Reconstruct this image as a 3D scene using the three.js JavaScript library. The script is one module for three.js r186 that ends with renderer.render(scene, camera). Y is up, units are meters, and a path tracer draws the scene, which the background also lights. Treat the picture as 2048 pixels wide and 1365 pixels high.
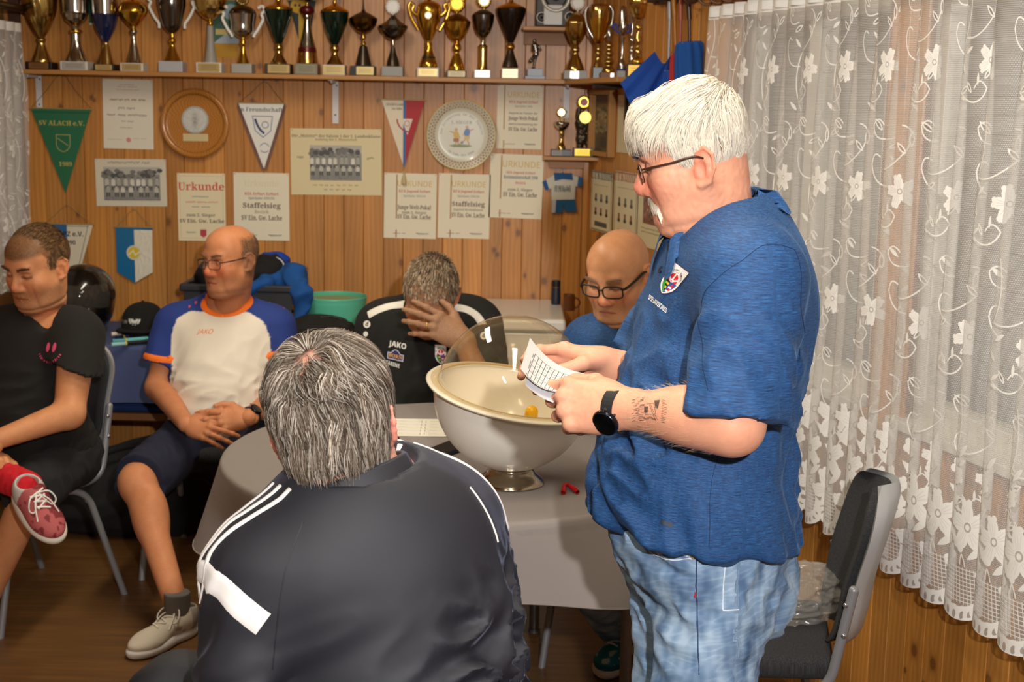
import * as THREE from 'three';
import { RoundedBoxGeometry } from 'three/addons/geometries/RoundedBoxGeometry.js';
import { mergeGeometries, mergeVertices, toCreasedNormals } from 'three/addons/utils/BufferGeometryUtils.js';
import { ImprovedNoise } from 'three/addons/math/ImprovedNoise.js';
import { RectAreaLightUniformsLib } from 'three/addons/lights/RectAreaLightUniformsLib.js';

// ---------------------------------------------------------------- camera, light, exposure
const scene = new THREE.Scene();
scene.background = new THREE.Color(0x05060a);
const FPX = 2750, RAD = Math.PI / 180;
const camera = new THREE.PerspectiveCamera(2 * Math.atan(682.5 / FPX) / RAD, 2048 / 1365, 0.05, 60);
camera.position.set(0, 1.68, 0);
camera.rotation.order = 'YXZ';
camera.rotation.set(-9.7 * RAD, 0, 1.1 * RAD);
camera.focus = 2.5; camera.userData.fStop = 8;
camera.updateMatrixWorld(true);
const renderer = new THREE.WebGLRenderer({ antialias: true });
renderer.toneMapping = THREE.LinearToneMapping;
renderer.toneMappingExposure = 1.35;
renderer.shadowMap.enabled = true;
RectAreaLightUniformsLib.init();
const LAMP_COLOR = new THREE.Color(1.0, 0.93, 0.76), LAMP_POWER = 18;
const FLASH_COLOR = new THREE.Color(1.0, 0.97, 0.95), FLASH_POWER = 17;

// ---------------------------------------------------------------- helpers
const V = (x, y, z) => new THREE.Vector3(x, y, z);
const lerp = (a, b, t) => a + (b - a) * t, clamp = (x, a, b) => Math.min(b, Math.max(a, x));
const smooth = (a, b, x) => { const t = clamp((x - a) / (b - a), 0, 1); return t * t * (3 - 2 * t); };
function rng(seed) { let s = seed >>> 0; return () => { s = (s + 0x6D2B79F5) | 0; let t = Math.imul(s ^ (s >>> 15), 1 | s); t = (t + Math.imul(t ^ (t >>> 7), 61 | t)) ^ t; return ((t ^ (t >>> 14)) >>> 0) / 4294967296; }; }
const imp = new ImprovedNoise();
const noise = (x, y, z) => imp.noise(x, y, z);
// a point of the room: the place at distance d (along -z) that the photograph shows at (px, py)
function ray(px, py) { return V((px - 1024) / FPX, -(py - 682.5) / FPX, -1).applyQuaternion(camera.quaternion); }
function P(px, py, d) { const r = ray(px, py); return r.multiplyScalar(-d / r.z).add(camera.position); }
function onY(px, py, y) { const r = ray(px, py), t = (y - camera.position.y) / r.y; return camera.position.clone().addScaledVector(r, t); }
const used = {};
function numbered(n) { const k = used[n] = (used[n] ?? -1) + 1; return k ? n + '_' + String(k).padStart(3, '0') : n; }
function tag(o, label, category, group) { o.userData.label = label; if (category) o.userData.category = category; if (group) o.userData.group = group; return o; }
function thing(name, label, category, pos = [0, 0, 0], turn = 0, group) {
  const o = new THREE.Group(); o.name = numbered(name); scene.add(o);
  if (pos.isVector3) o.position.copy(pos); else o.position.set(...pos);
  o.rotation.y = turn; return tag(o, label, category, group);
}
function part(parent, name, geo, m, label) {
  const o = new THREE.Mesh(Array.isArray(geo) ? merge(geo) : geo, m); o.name = name; o.castShadow = o.receiveShadow = true;
  if (label) o.userData.label = label;
  (parent || scene).add(o); return o;
}
function single(name, label, category, geo, m, group) { const o = part(scene, numbered(name), geo, m); return tag(o, label, category, group); }
function struct(name, geo, m) { const o = geo ? part(scene, name, geo, m) : new THREE.Group(); o.name = name; scene.add(o); o.userData.kind = 'structure'; return o; }
function merge(list) {
  const gs = list.map((g) => { g = g.index ? g.toNonIndexed() : g; if (!g.attributes.normal) g.computeVertexNormals(); for (const k of Object.keys(g.attributes)) if (!['position', 'normal', 'uv'].includes(k)) g.deleteAttribute(k); if (!g.attributes.uv) g.setAttribute('uv', new THREE.BufferAttribute(new Float32Array(g.attributes.position.count * 2), 2)); return g; });
  return mergeGeometries(gs);
}
const M4 = () => new THREE.Matrix4();
function box(w, h, d, x = 0, y = 0, z = 0, r = 0.003) { const g = r > 0 ? new RoundedBoxGeometry(w, h, d, 2, Math.min(r, w / 2.01, h / 2.01, d / 2.01)) : new THREE.BoxGeometry(w, h, d); return g.translate(x, y, z); }
function tube(pts, r, seg = 24, rs = 8, closed = false) { return new THREE.TubeGeometry(new THREE.CatmullRomCurve3(pts, closed, 'centripetal'), seg, r, rs, closed); }
function polyTube(pts, r, bend = 0.04, rs = 10) { // straight runs with rounded bends
  const path = new THREE.CurvePath(); let a = pts[0].clone();
  for (let i = 1; i < pts.length; i++) {
    if (i < pts.length - 1) {
      const d0 = pts[i].clone().sub(pts[i - 1]).normalize(), d1 = pts[i + 1].clone().sub(pts[i]).normalize();
      const b = Math.min(bend, pts[i].distanceTo(pts[i - 1]) * .45, pts[i].distanceTo(pts[i + 1]) * .45);
      const p = pts[i].clone().addScaledVector(d0, -b), q = pts[i].clone().addScaledVector(d1, b);
      path.add(new THREE.LineCurve3(a, p)); path.add(new THREE.QuadraticBezierCurve3(p, pts[i].clone(), q)); a = q;
    } else path.add(new THREE.LineCurve3(a, pts[i].clone()));
  }
  const sp = path.getSpacedPoints(pts.length * 14), g = new THREE.TubeGeometry(new THREE.CatmullRomCurve3(sp), pts.length * 16, r, rs, false);
  return merge([g, new THREE.SphereGeometry(r, rs, 6).translate(...pts[0].toArray()), new THREE.SphereGeometry(r, rs, 6).translate(...pts[pts.length - 1].toArray())]);
}
function lathe(pts, seg = 40) { return new THREE.LatheGeometry(pts.map(([r, y]) => new THREE.Vector2(Math.max(r, 0.0001), y)), seg); }
function curveLathe(pts, seg = 40, n = 40) { return new THREE.LatheGeometry(new THREE.SplineCurve(pts.map(([r, y]) => new THREE.Vector2(Math.max(r, 0.0001), y))).getPoints(n), seg); }
function extrude(shape, depth, bevel = 0, seg = 12) { return new THREE.ExtrudeGeometry(shape, { depth, bevelEnabled: bevel > 0, bevelSize: bevel, bevelThickness: bevel, bevelSegments: 2, curveSegments: seg }); }
function poly(pts) { const s = new THREE.Shape(); pts.forEach(([x, y], i) => i ? s.lineTo(x, y) : s.moveTo(x, y)); s.closePath(); return s; }
function flatUV(g, x0, y0, w, h) { const p = g.attributes.position, u = g.attributes.uv; for (let i = 0; i < p.count; i++) u.setXY(i, (p.getX(i) - x0) / w, (p.getY(i) - y0) / h); return g; }
function at(m, x, y, z) { m.position.set(x, y, z); return m; }

// ---------------------------------------------------------------- materials
const mats = {};
function mat(color, roughness = 0.7, metalness = 0, o = {}) {
  const key = JSON.stringify([color, roughness, metalness, Object.keys(o).map((k) => [k, o[k]?.uuid ?? o[k]])]);
  return mats[key] ??= new THREE.MeshPhysicalMaterial({ color, roughness, metalness, ...o });
}
function canvas(w, h, draw) { const c = document.createElement('canvas'); c.width = w; c.height = h; draw(c.getContext('2d'), w, h); return c; }
function tex(w, h, draw, srgb = true, wrap = false) {
  const t = new THREE.CanvasTexture(canvas(w, h, draw)); if (srgb) t.colorSpace = THREE.SRGBColorSpace;
  if (wrap) t.wrapS = t.wrapT = THREE.RepeatWrapping; t.anisotropy = 8; return t;
}
function pixels(w, h, f) { // f(x, y) -> [r, g, b] 0..255
  return (g) => { const im = g.createImageData(w, h); let i = 0; for (let y = 0; y < h; y++) for (let x = 0; x < w; x++) { const c = f(x, y); im.data[i++] = c[0]; im.data[i++] = c[1]; im.data[i++] = c[2]; im.data[i++] = 255; } g.putImageData(im, 0, 0); };
}
function fbm(x, y, z, n = 4) { let a = 0, s = 0.5; for (let i = 0; i < n; i++) { a += s * noise(x, y, z); x *= 2.03; y *= 2.03; z *= 2.03; s *= 0.5; } return a; }
// cloth relief shared by fabrics: a fine weave, uv in metres
const weaveTex = tex(256, 256, pixels(256, 256, (x, y) => { const v = 128 + 60 * Math.sin(x * Math.PI / 4) * Math.sin(y * Math.PI / 4) + 40 * noise(x * .31, y * .31, 3); return [v, v, v]; }), false, true);
weaveTex.repeat.set(40, 40);
const cloth = (c, o = {}) => mat(c, 0.9, 0, { bumpMap: weaveTex, bumpScale: 0.0005, sheen: 0.25, sheenRoughness: 0.6, ...o });
// ---------------------------------------------------------------- the room
const WALL_Z = -5.9, LEFT_X = -2.15, CEIL = 2.55, CORNER_X = 0.32, FRONT_Z = 2.4;
const RW_U = V(0.262, 0, 1).normalize(), RW_N = V(-RW_U.z, 0, RW_U.x), RW_O = V(CORNER_X, 0, WALL_Z), RW_TURN = -Math.atan2(RW_U.z, RW_U.x);
const RW_LEN = (FRONT_Z - WALL_Z) / RW_U.z;
function RW(px, py, off = 0.02) { // a point of the right wall: distance along it and height
  const r = ray(px, py), o = RW_O.clone().addScaledVector(RW_N, off), t = o.clone().sub(camera.position).dot(RW_N) / r.dot(RW_N);
  const p = camera.position.clone().addScaledVector(r, t); return { s: p.clone().sub(RW_O).dot(RW_U), y: p.y, p };
}
const BOARD = 0.0848, STRIPS = 24;
const pineSeed = rng(11), stripTone = [...Array(STRIPS)].map(() => [0.93 + 0.12 * pineSeed(), pineSeed() * 100, pineSeed()]);
const knots = [...Array(STRIPS)].map(() => [...Array(3 + Math.floor(pineSeed() * 5))].map(() => [0.12 + 0.76 * pineSeed(), pineSeed(), 0.035 + 0.075 * pineSeed()]));
const pineTex = tex(2040, 2048, pixels(2040, 2048, (x, y) => {
  const sw = 2040 / STRIPS, s = Math.floor(x / sw), u = (x % sw) / sw, v = y / 2048, [tone, off, c] = stripTone[s];
  let px = u * BOARD * 40, py = v * 2.6 * 1.9, bend = 0, dark = 0;
  for (const [ku, kv, kr] of knots[s]) { // knots: dark hearts that the grain flows around
    const dx = (u - ku) * BOARD, dy = (v - kv) * 2.6, r = Math.hypot(dx * 1.1, dy * 0.75) / (kr * BOARD);
    if (r < 9) { bend += Math.exp(-r * 0.45) * 1.3 * Math.sign(dx || 1); dark = Math.max(dark, r < 1 ? 0.75 + 0.25 * Math.sin(r * 16) : 0.85 * Math.exp(-(r - 1) * 1.3)); }
  }
  const wob = noise(off, py * .8, 1.7) * 1.6, g = px * 1.7 + wob + bend + off;
  const ring = 0.5 + 0.5 * Math.sin(g * 5 + 2 * noise(px * .4 + off, py * .25, 5)), fine = noise(px * 14 + off, py * 0.9, 9);
  let k = tone * (0.95 + 0.05 * ring * ring + 0.05 * fine + 0.11 * noise(px * .3 + off, py * .5, 2));
  k *= 1 - 0.06 * Math.max(0, noise(off + px, py * 4, 8));
  const r = (204 - 6 * c) * k, gg = (143 - 9 * c - 7 * (1 - ring)) * k, b = (72 - 12 * c - 12 * (1 - ring)) * k;
  return [lerp(r, 96, dark * .85), lerp(gg, 54, dark * .85), lerp(b, 24, dark * .85)];
}), true, true);
const pineMat = mat(0xffffff, 0.42, 0, { map: pineTex, clearcoat: 0.25, clearcoatRoughness: 0.35 });
const pineDark = mat(0xb98a5c, 0.5, 0, { map: pineTex });
// one tongue-and-groove board: bevelled long edges, face at z = 0.012
function boardGeo(h, strip, flip) {
  const w = BOARD, e = 0.0025, prof = [[-w / 2, 0.006], [-w / 2 + 0.0006, 0.0085], [-w / 2 + e, 0.012], [w / 2 - e, 0.012], [w / 2 - 0.0006, 0.0085], [w / 2, 0.006]];
  const pos = [], uv = [], idx = [];
  for (let j = 0; j < 2; j++) prof.forEach(([x, z]) => { pos.push(x, j * h, z); const u = flip ? 0.5 - x / w : 0.5 + x / w; uv.push((strip + 0.04 + 0.92 * u) / STRIPS, (j * h) / 2.6); });
  for (let i = 0; i < 5; i++) idx.push(i, i + 1, i + 7, i, i + 7, i + 6);
  const g = new THREE.BufferGeometry(); g.setAttribute('position', new THREE.Float32BufferAttribute(pos, 3)); g.setAttribute('uv', new THREE.Float32BufferAttribute(uv, 2)); g.setIndex(idx);
  const ng = g.toNonIndexed(); ng.computeVertexNormals(); return ng;
}
const boardShapes = [...Array(STRIPS)].map((_, i) => boardGeo(CEIL, i, i % 2));
function boards(wall, x0, x1, seed, make) {
  const r = rng(seed);
  for (let x = x0, i = 0; x < x1; x += BOARD, i++) { const m = part(wall, 'board', make ? make(i, r) : boardShapes[Math.floor(r() * STRIPS)], pineMat); m.position.set(x + BOARD / 2, 0, 0); }
}
const plaster = mat(0xd8cdb8, 0.9);
const back = struct('wall_back'); back.position.set(0, 0, WALL_Z);
part(back, 'backing', box(4.6, CEIL, 0.14, -0.9, CEIL / 2, -0.07, 0), pineDark);
boards(back, P(609, 400, 5.9).x - BOARD * 19, CORNER_X + 0.02, 5);
const right = struct('wall_right'); right.position.copy(RW_O); right.rotation.y = RW_TURN;
// the right wall has two window openings behind the curtain
const winL = RW(1455, 300).s, winM0 = RW(1745, 400).s, winM1 = RW(1812, 400).s, winR = winM1 + 1.3, SILL = 0.92, HEAD = 2.0;
for (const [a, b, y0, y1] of [[-0.2, winL, 0, CEIL], [winM0, winM1, SILL, HEAD], [winR, RW_LEN + 0.3, 0, CEIL], [winL, winR, 0, SILL], [winL, winR, HEAD, CEIL]])
  part(right, 'backing', box(b - a, y1 - y0, 0.14, (a + b) / 2, (y0 + y1) / 2, -0.07, 0), pineDark);
{
  const r = rng(23), cut = {};
  for (let x = 0.005; x < RW_LEN; x += BOARD) {
    const c = x + BOARD / 2, open = (c > winL && c < winM0) || (c > winM1 && c < winR), strip = Math.floor(r() * STRIPS);
    for (const [y0, y1] of open ? [[0, SILL], [HEAD, CEIL]] : [[0, CEIL]]) {
      const key = [strip, y1 - y0].join(); const g = y1 - y0 === CEIL ? boardShapes[strip] : (cut[key] ??= boardGeo(y1 - y0, strip, 0));
      const m = part(right, 'board', g, pineMat); m.position.set(c, y0, 0);
    }
  }
}
const shutterMat = mat(0x8d8f92, 0.6), frameWhite = mat(0xd9d4ca, 0.45), paneGlass = mat(0xffffff, 0.03, 0, { transmission: 1, thickness: 0, ior: 1.5 });
[[winL, winM0], [winM1, winR]].forEach(([a, b], i) => {
  const w = struct('window_' + (i + 1)); w.position.copy(RW_O); w.rotation.y = RW_TURN;
  const f = 0.06, z = -0.06;
  part(w, 'window_frame', [box(f, HEAD - SILL, .06, a + f / 2, (SILL + HEAD) / 2, z), box(f, HEAD - SILL, .06, b - f / 2, (SILL + HEAD) / 2, z), box(b - a, f, .06, (a + b) / 2, SILL + f / 2, z), box(b - a, f, .06, (a + b) / 2, HEAD - f / 2, z), box(.07, HEAD - SILL, .06, (a + b) / 2, (SILL + HEAD) / 2, z)], frameWhite);
  part(w, 'pane', box((b - a) / 2 - .1, HEAD - SILL - .12, .006, a + (b - a) * .25 + .012, (SILL + HEAD) / 2, z, 0), paneGlass);
  part(w, 'pane', box((b - a) / 2 - .1, HEAD - SILL - .12, .006, a + (b - a) * .75 - .012, (SILL + HEAD) / 2, z, 0), paneGlass);
  part(w, 'window_sill', box(b - a, .025, .12, (a + b) / 2, SILL, -.02), frameWhite);
  for (let y = SILL - .05; y < HEAD + .05; y += .045) part(w, 'shutter_slat', box(b - a + .1, .044, .012, (a + b) / 2, y + .022, -.12, .005), shutterMat);
});
const left = struct('wall_left', box(.14, CEIL, FRONT_Z - WALL_Z, LEFT_X - .07, CEIL / 2, (FRONT_Z + WALL_Z) / 2, 0), mat(0x9a6f42, 0.6));
struct('wall_front', box(4.8, CEIL, .14, -.05, CEIL / 2, FRONT_Z + .07, 0), plaster);
struct('ceiling', box(5.4, .14, FRONT_Z - WALL_Z + .4, 0.1, CEIL + .07, (FRONT_Z + WALL_Z) / 2, 0), mat(0xcfae80, 0.75));
const floorTex = tex(1024, 1024, pixels(1024, 1024, (x, y) => {
  const v = y / 1024 * 16, row = Math.floor(v * .5), u = x / 1024 * 4 + row * 1.7;
  const g = noise(u * 1.2, v * 5, row) * .5 + noise(u * 3, v * 22, 4) * .35 + noise(u * 6, v * 60, 7) * .2, k = 0.85 + 0.28 * g + .06 * noise(row * 3.3, 1, 1);
  return [126 * k, 86 * k, 44 * k];
}), true, true);
floorTex.repeat.set(0.55, 0.55);
const floorMat = mat(0xffffff, 0.42, 0, { map: floorTex });
{ const g = new THREE.BoxGeometry(5.4, .14, FRONT_Z - WALL_Z + .4); const p = g.attributes.position, u = g.attributes.uv; for (let i = 0; i < p.count; i++) u.setXY(i, p.getX(i), p.getZ(i)); g.translate(.1, -.07, (FRONT_Z + WALL_Z) / 2); struct('floor', g, floorMat); }
struct('trim_1', box(.045, CEIL, .03, P(40, 300, 5.88).x, CEIL / 2, WALL_Z + .02), mat(0x4b2c1a, 0.5));
struct('baseboard_back', box(2.9, .07, .018, -.8, .035, WALL_Z + .02), mat(0x8a5b30, 0.5));

// ceiling lamps: long warm fluorescent fittings and the photographer's flash
function ceilingLamp(x, z, turn, label, size = [1.25, .16], power = LAMP_POWER) {
  const t = thing('ceiling_lamp', label, 'ceiling lamp', [x, CEIL, z], turn);
  part(t, 'housing', box(size[0] + .06, .06, size[1] + .06, 0, -.03, 0, .01), frameWhite);
  part(t, 'diffuser', box(size[0], .03, size[1], 0, -.07, 0, .01), mat(0xffffff, 0.6, 0, { emissive: LAMP_COLOR, emissiveIntensity: 7 }));
  const l = new THREE.RectAreaLight(LAMP_COLOR, power, size[0], size[1]); l.rotation.x = -Math.PI / 2; l.position.y = -.09; t.add(l); return t;
}
ceilingLamp(-0.75, -4.1, Math.PI / 2, 'long warm ceiling lamp over the seated men');
ceilingLamp(0.05, -2.3, Math.PI / 2, 'long warm ceiling lamp over the front of the table');
ceilingLamp(-0.75, -0.3, Math.PI / 2, 'long warm ceiling lamp behind the photographer');
{
  const t = thing('flash_unit', 'small photo flash on the camera', 'flash', [0.24, 1.97, 0.16]);
  part(t, 'flash_head', box(.08, .055, .07, 0, 0, 0, .006), mat(0x141414, .5));
  part(t, 'flash_window', box(.066, .04, .006, 0, 0, -.036, .002), mat(0xffffff, .5, 0, { emissive: FLASH_COLOR, emissiveIntensity: 4 }));
  const s = new THREE.SpotLight(FLASH_COLOR, FLASH_POWER, 0, 42 * RAD, 0.7, 2); s.position.set(0, 0, -.05); s.target.position.set(-.25, -1.05, -4.2); s.castShadow = true; s.shadow.radius = 1.6;
  s.shadow.mapSize.set(2048, 2048); t.add(s); t.add(s.target);
}
// ---------------------------------------------------------------- soft bodies: tapered capsules and ellipsoids joined by a smooth minimum, meshed by surface nets
// o: k (softness of the join), cut [[point, normal]] (kept where (p - point).normal < 0), sub (carve), flat [axis, factor], tag
function cap(a, b, ra, rb, o = {}) {
  const d = b.clone().sub(a), L2 = Math.max(d.lengthSq(), 1e-9), m = Math.max(ra, rb), f = o.flat;
  const q = { k: o.k ?? 0.02, sub: o.sub, tag: o.tag, cut: o.cut, lo: V(Math.min(a.x, b.x) - m, Math.min(a.y, b.y) - m, Math.min(a.z, b.z) - m), hi: V(Math.max(a.x, b.x) + m, Math.max(a.y, b.y) + m, Math.max(a.z, b.z) + m), a, b, ra, rb };
  const { x: ax, y: ay, z: az } = a, { x: dx, y: dy, z: dz } = d;
  if (!f) q.f = (x, y, z) => { const px = x - ax, py = y - ay, pz = z - az; let t = (px * dx + py * dy + pz * dz) / L2; t = t < 0 ? 0 : t > 1 ? 1 : t; const ex = px - dx * t, ey = py - dy * t, ez = pz - dz * t; return Math.sqrt(ex * ex + ey * ey + ez * ez) - ra - (rb - ra) * t; };
  else {
    const n = f[0].clone().normalize(), s = 1 / f[1] - 1, sc = Math.min(1, Math.sqrt(f[1]));
    const dn = d.dot(n), D = d.clone().addScaledVector(n, dn * s), DL = Math.max(D.lengthSq(), 1e-9);
    q.f = (x, y, z) => { let px = x - ax, py = y - ay, pz = z - az; const h = (px * n.x + py * n.y + pz * n.z) * s; px += n.x * h; py += n.y * h; pz += n.z * h; let t = (px * D.x + py * D.y + pz * D.z) / DL; t = t < 0 ? 0 : t > 1 ? 1 : t; const ex = px - D.x * t, ey = py - D.y * t, ez = pz - D.z * t; return (Math.sqrt(ex * ex + ey * ey + ez * ez) - ra - (rb - ra) * t) * sc; };
  }
  return q;
}
function ell(c, r, rot, o = {}) { // rot: Matrix4 / Quaternion of its axes or null
  const m = Math.max(r.x, r.y, r.z), q = { k: o.k ?? 0.02, sub: o.sub, tag: o.tag, cut: o.cut, lo: c.clone().subScalar(m), hi: c.clone().addScalar(m), a: c, ra: m };
  const R = new THREE.Matrix4(); if (rot) rot.isQuaternion ? R.makeRotationFromQuaternion(rot) : R.extractRotation(rot);
  const e = R.elements, { x: cx, y: cy, z: cz } = c, ix = 1 / r.x, iy = 1 / r.y, iz = 1 / r.z;
  q.f = (X, Y, Z) => { const x = X - cx, y = Y - cy, z = Z - cz; const u = (x * e[0] + y * e[1] + z * e[2]) * ix, v = (x * e[4] + y * e[5] + z * e[6]) * iy, w = (x * e[8] + y * e[9] + z * e[10]) * iz; const k0 = Math.sqrt(u * u + v * v + w * w); if (k0 < 1e-6) return -Math.min(r.x, r.y, r.z); const k1 = Math.sqrt(u * u * ix * ix + v * v * iy * iy + w * w * iz * iz); return k0 * (k0 - 1) / k1; };
  return q;
}
function fieldOf(list, x, y, z, grow = 0) {
  let d = 1e3;
  for (let i = 0; i < list.length; i++) {
    const p = list[i]; let e = p.f(x, y, z) - (p.sub ? 0 : grow);
    if (p.cut) for (const [c, n] of p.cut) { const s = (x - c.x) * n.x + (y - c.y) * n.y + (z - c.z) * n.z; if (s > e) e = s; }
    if (p.sub) { const h = p.k > 0 ? Math.max(0, 1 - Math.abs(d + e) / p.k) : 0; d = Math.max(d, -e) + h * h * p.k * .25; }
    else { const h = p.k > 0 ? Math.max(0, 1 - Math.abs(d - e) / p.k) : 0; d = Math.min(d, e) - h * h * p.k * .25; }
  }
  return d;
}
// o: grow, warp(x, y, z) added to the field, cut [[point, normal]] on the whole, color(x, y, z, nx, ny, nz) -> THREE.Color-like array, uv(x, y, z)
function surface(prims, h, o = {}) {
  const grow = o.grow || 0, lo = V(1e9, 1e9, 1e9), hi = V(-1e9, -1e9, -1e9);
  for (const p of prims) if (!p.sub) { lo.min(p.lo); hi.max(p.hi); }
  lo.subScalar(grow + 3 * h + .01); hi.addScalar(grow + 3 * h + .01);
  if (o.lo) lo.max(o.lo); if (o.hi) hi.min(o.hi);
  const nx = Math.ceil((hi.x - lo.x) / h) + 1, ny = Math.ceil((hi.y - lo.y) / h) + 1, nz = Math.ceil((hi.z - lo.z) / h) + 1;
  const g = new Float32Array(nx * ny * nz).fill(1), B = 8, half = B * h * .5 * 1.7321, sy = nx, sz = nx * ny;
  const active = [];
  const whole = (x, y, z, list) => { let d = fieldOf(list, x, y, z, grow); if (o.warp) d += o.warp(x, y, z); if (o.cut) for (const [c, n] of o.cut) { const s = (x - c.x) * n.x + (y - c.y) * n.y + (z - c.z) * n.z; if (s > d) d = s; } return d; };
  for (let bz = 0; bz < nz; bz += B) for (let by = 0; by < ny; by += B) for (let bx = 0; bx < nx; bx += B) {
    const cx = lo.x + (bx + B / 2) * h, cy = lo.y + (by + B / 2) * h, cz = lo.z + (bz + B / 2) * h;
    const near = prims.filter((p) => p.f(cx, cy, cz) - grow < half * 1.6 + p.k + .02);
    if (!near.some((p) => !p.sub)) continue;
    const d0 = whole(cx, cy, cz, near), out = Math.abs(d0) > half * 2.2 + .03;
    const ex = Math.min(bx + B, nx), ey = Math.min(by + B, ny), ez = Math.min(bz + B, nz);
    if (!out) active.push([bx, by, bz]);
    for (let z = bz; z < ez; z++) for (let y = by; y < ey; y++) for (let x = bx; x < ex; x++) g[x + y * sy + z * sz] = out ? d0 : whole(lo.x + x * h, lo.y + y * h, lo.z + z * h, near);
  }
  const id = new Int32Array(nx * ny * nz).fill(-1), pos = [], idx = [];
  for (const [bx, by, bz] of active) for (let z = bz - 1; z < bz + B && z < nz - 1; z++) for (let y = by - 1; y < by + B && y < ny - 1; y++) for (let x = bx - 1; x < bx + B && x < nx - 1; x++) {
    if (x < 0 || y < 0 || z < 0) continue;
    const i = x + y * sy + z * sz; if (id[i] >= 0) continue;
    const v = [g[i], g[i + 1], g[i + sy], g[i + sy + 1], g[i + sz], g[i + sz + 1], g[i + sz + sy], g[i + sz + sy + 1]];
    let m = 0; for (let k = 0; k < 8; k++) if (v[k] < 0) m++; if (m === 0 || m === 8) continue;
    let sx = 0, sY = 0, sZ = 0, n = 0;
    for (let a = 0; a < 8; a++) for (const bit of [1, 2, 4]) { if (a & bit) continue; const b = a | bit; if ((v[a] < 0) === (v[b] < 0)) continue; const t = v[a] / (v[a] - v[b]); sx += (a & 1) + (bit === 1 ? t : 0); sY += ((a >> 1) & 1) + (bit === 2 ? t : 0); sZ += ((a >> 2) & 1) + (bit === 4 ? t : 0); n++; }
    id[i] = pos.length / 3; pos.push(lo.x + (x + sx / n) * h, lo.y + (y + sY / n) * h, lo.z + (z + sZ / n) * h);
  }
  const quad = (a, b, c, d, f) => { if (a < 0 || b < 0 || c < 0 || d < 0) return; f ? idx.push(a, b, c, a, c, d) : idx.push(a, c, b, a, d, c); };
  const done = new Uint8Array(nx * ny * nz);
  for (const [bx, by, bz] of active) for (let z = Math.max(1, bz - 1); z < bz + B && z < nz - 1; z++) for (let y = Math.max(1, by - 1); y < by + B && y < ny - 1; y++) for (let x = Math.max(1, bx - 1); x < bx + B && x < nx - 1; x++) {
    const i = x + y * sy + z * sz; if (done[i]) continue; done[i] = 1; const a = g[i] < 0;
    if (a !== (g[i + 1] < 0)) quad(id[i - sy - sz], id[i - sz], id[i], id[i - sy], a);
    if (a !== (g[i + sy] < 0)) quad(id[i - 1 - sz], id[i - 1], id[i], id[i - sz], a);
    if (a !== (g[i + sz] < 0)) quad(id[i - 1 - sy], id[i - sy], id[i], id[i - 1], a);
  }
  const geo = new THREE.BufferGeometry(); geo.setAttribute('position', new THREE.Float32BufferAttribute(pos, 3)); geo.setIndex(idx); geo.computeVertexNormals();
  const n = pos.length / 3, N = geo.attributes.normal.array;
  if (o.color) { const c = new Float32Array(n * 3), q = new THREE.Color(); for (let i = 0; i < n; i++) { const r = o.color(pos[3 * i], pos[3 * i + 1], pos[3 * i + 2], N[3 * i], N[3 * i + 1], N[3 * i + 2]); if (r.isColor) q.copy(r); else q.setRGB(r[0] / 255, r[1] / 255, r[2] / 255, THREE.SRGBColorSpace); q.toArray(c, 3 * i); } geo.setAttribute('color', new THREE.BufferAttribute(c, 3)); }
  const uv = new Float32Array(n * 2); if (o.uv) for (let i = 0; i < n; i++) { const r = o.uv(pos[3 * i], pos[3 * i + 1], pos[3 * i + 2]); uv[2 * i] = r[0]; uv[2 * i + 1] = r[1]; }
  geo.setAttribute('uv', new THREE.BufferAttribute(uv, 2));
  geo.userData.field = null; return geo;
}
function joined(list) { // pieces of one skin: overlapping grids in one mesh
  const gs = list.map((g) => { for (const k of Object.keys(g.attributes)) if (!['position', 'normal', 'uv', 'color'].includes(k)) g.deleteAttribute(k); return g; });
  return mergeGeometries(gs);
}
// lay strips and prints on a soft body: walk a point to its surface
function onto(f, p, steps = 8) {
  const e = 0.002, q = p.clone(), n = V(0, 1, 0);
  for (let i = 0; i < steps; i++) { const d = f(q.x, q.y, q.z); n.set(f(q.x + e, q.y, q.z) - f(q.x - e, q.y, q.z), f(q.x, q.y + e, q.z) - f(q.x, q.y - e, q.z), f(q.x, q.y, q.z + e) - f(q.x, q.y, q.z - e)); n.normalize(); q.addScaledVector(n, -d * .8); }
  return { p: q, n };
}
function along(f, p, dir, far = .4) { // first hit of the surface from p along dir
  const q = p.clone(); let t = 0; for (let i = 0; i < 80 && t < far; i++) { const d = f(q.x, q.y, q.z); if (d < 4e-4) break; q.addScaledVector(dir, Math.max(d * .7, 3e-4)); t += Math.max(d * .7, 3e-4); } return q;
}
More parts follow.
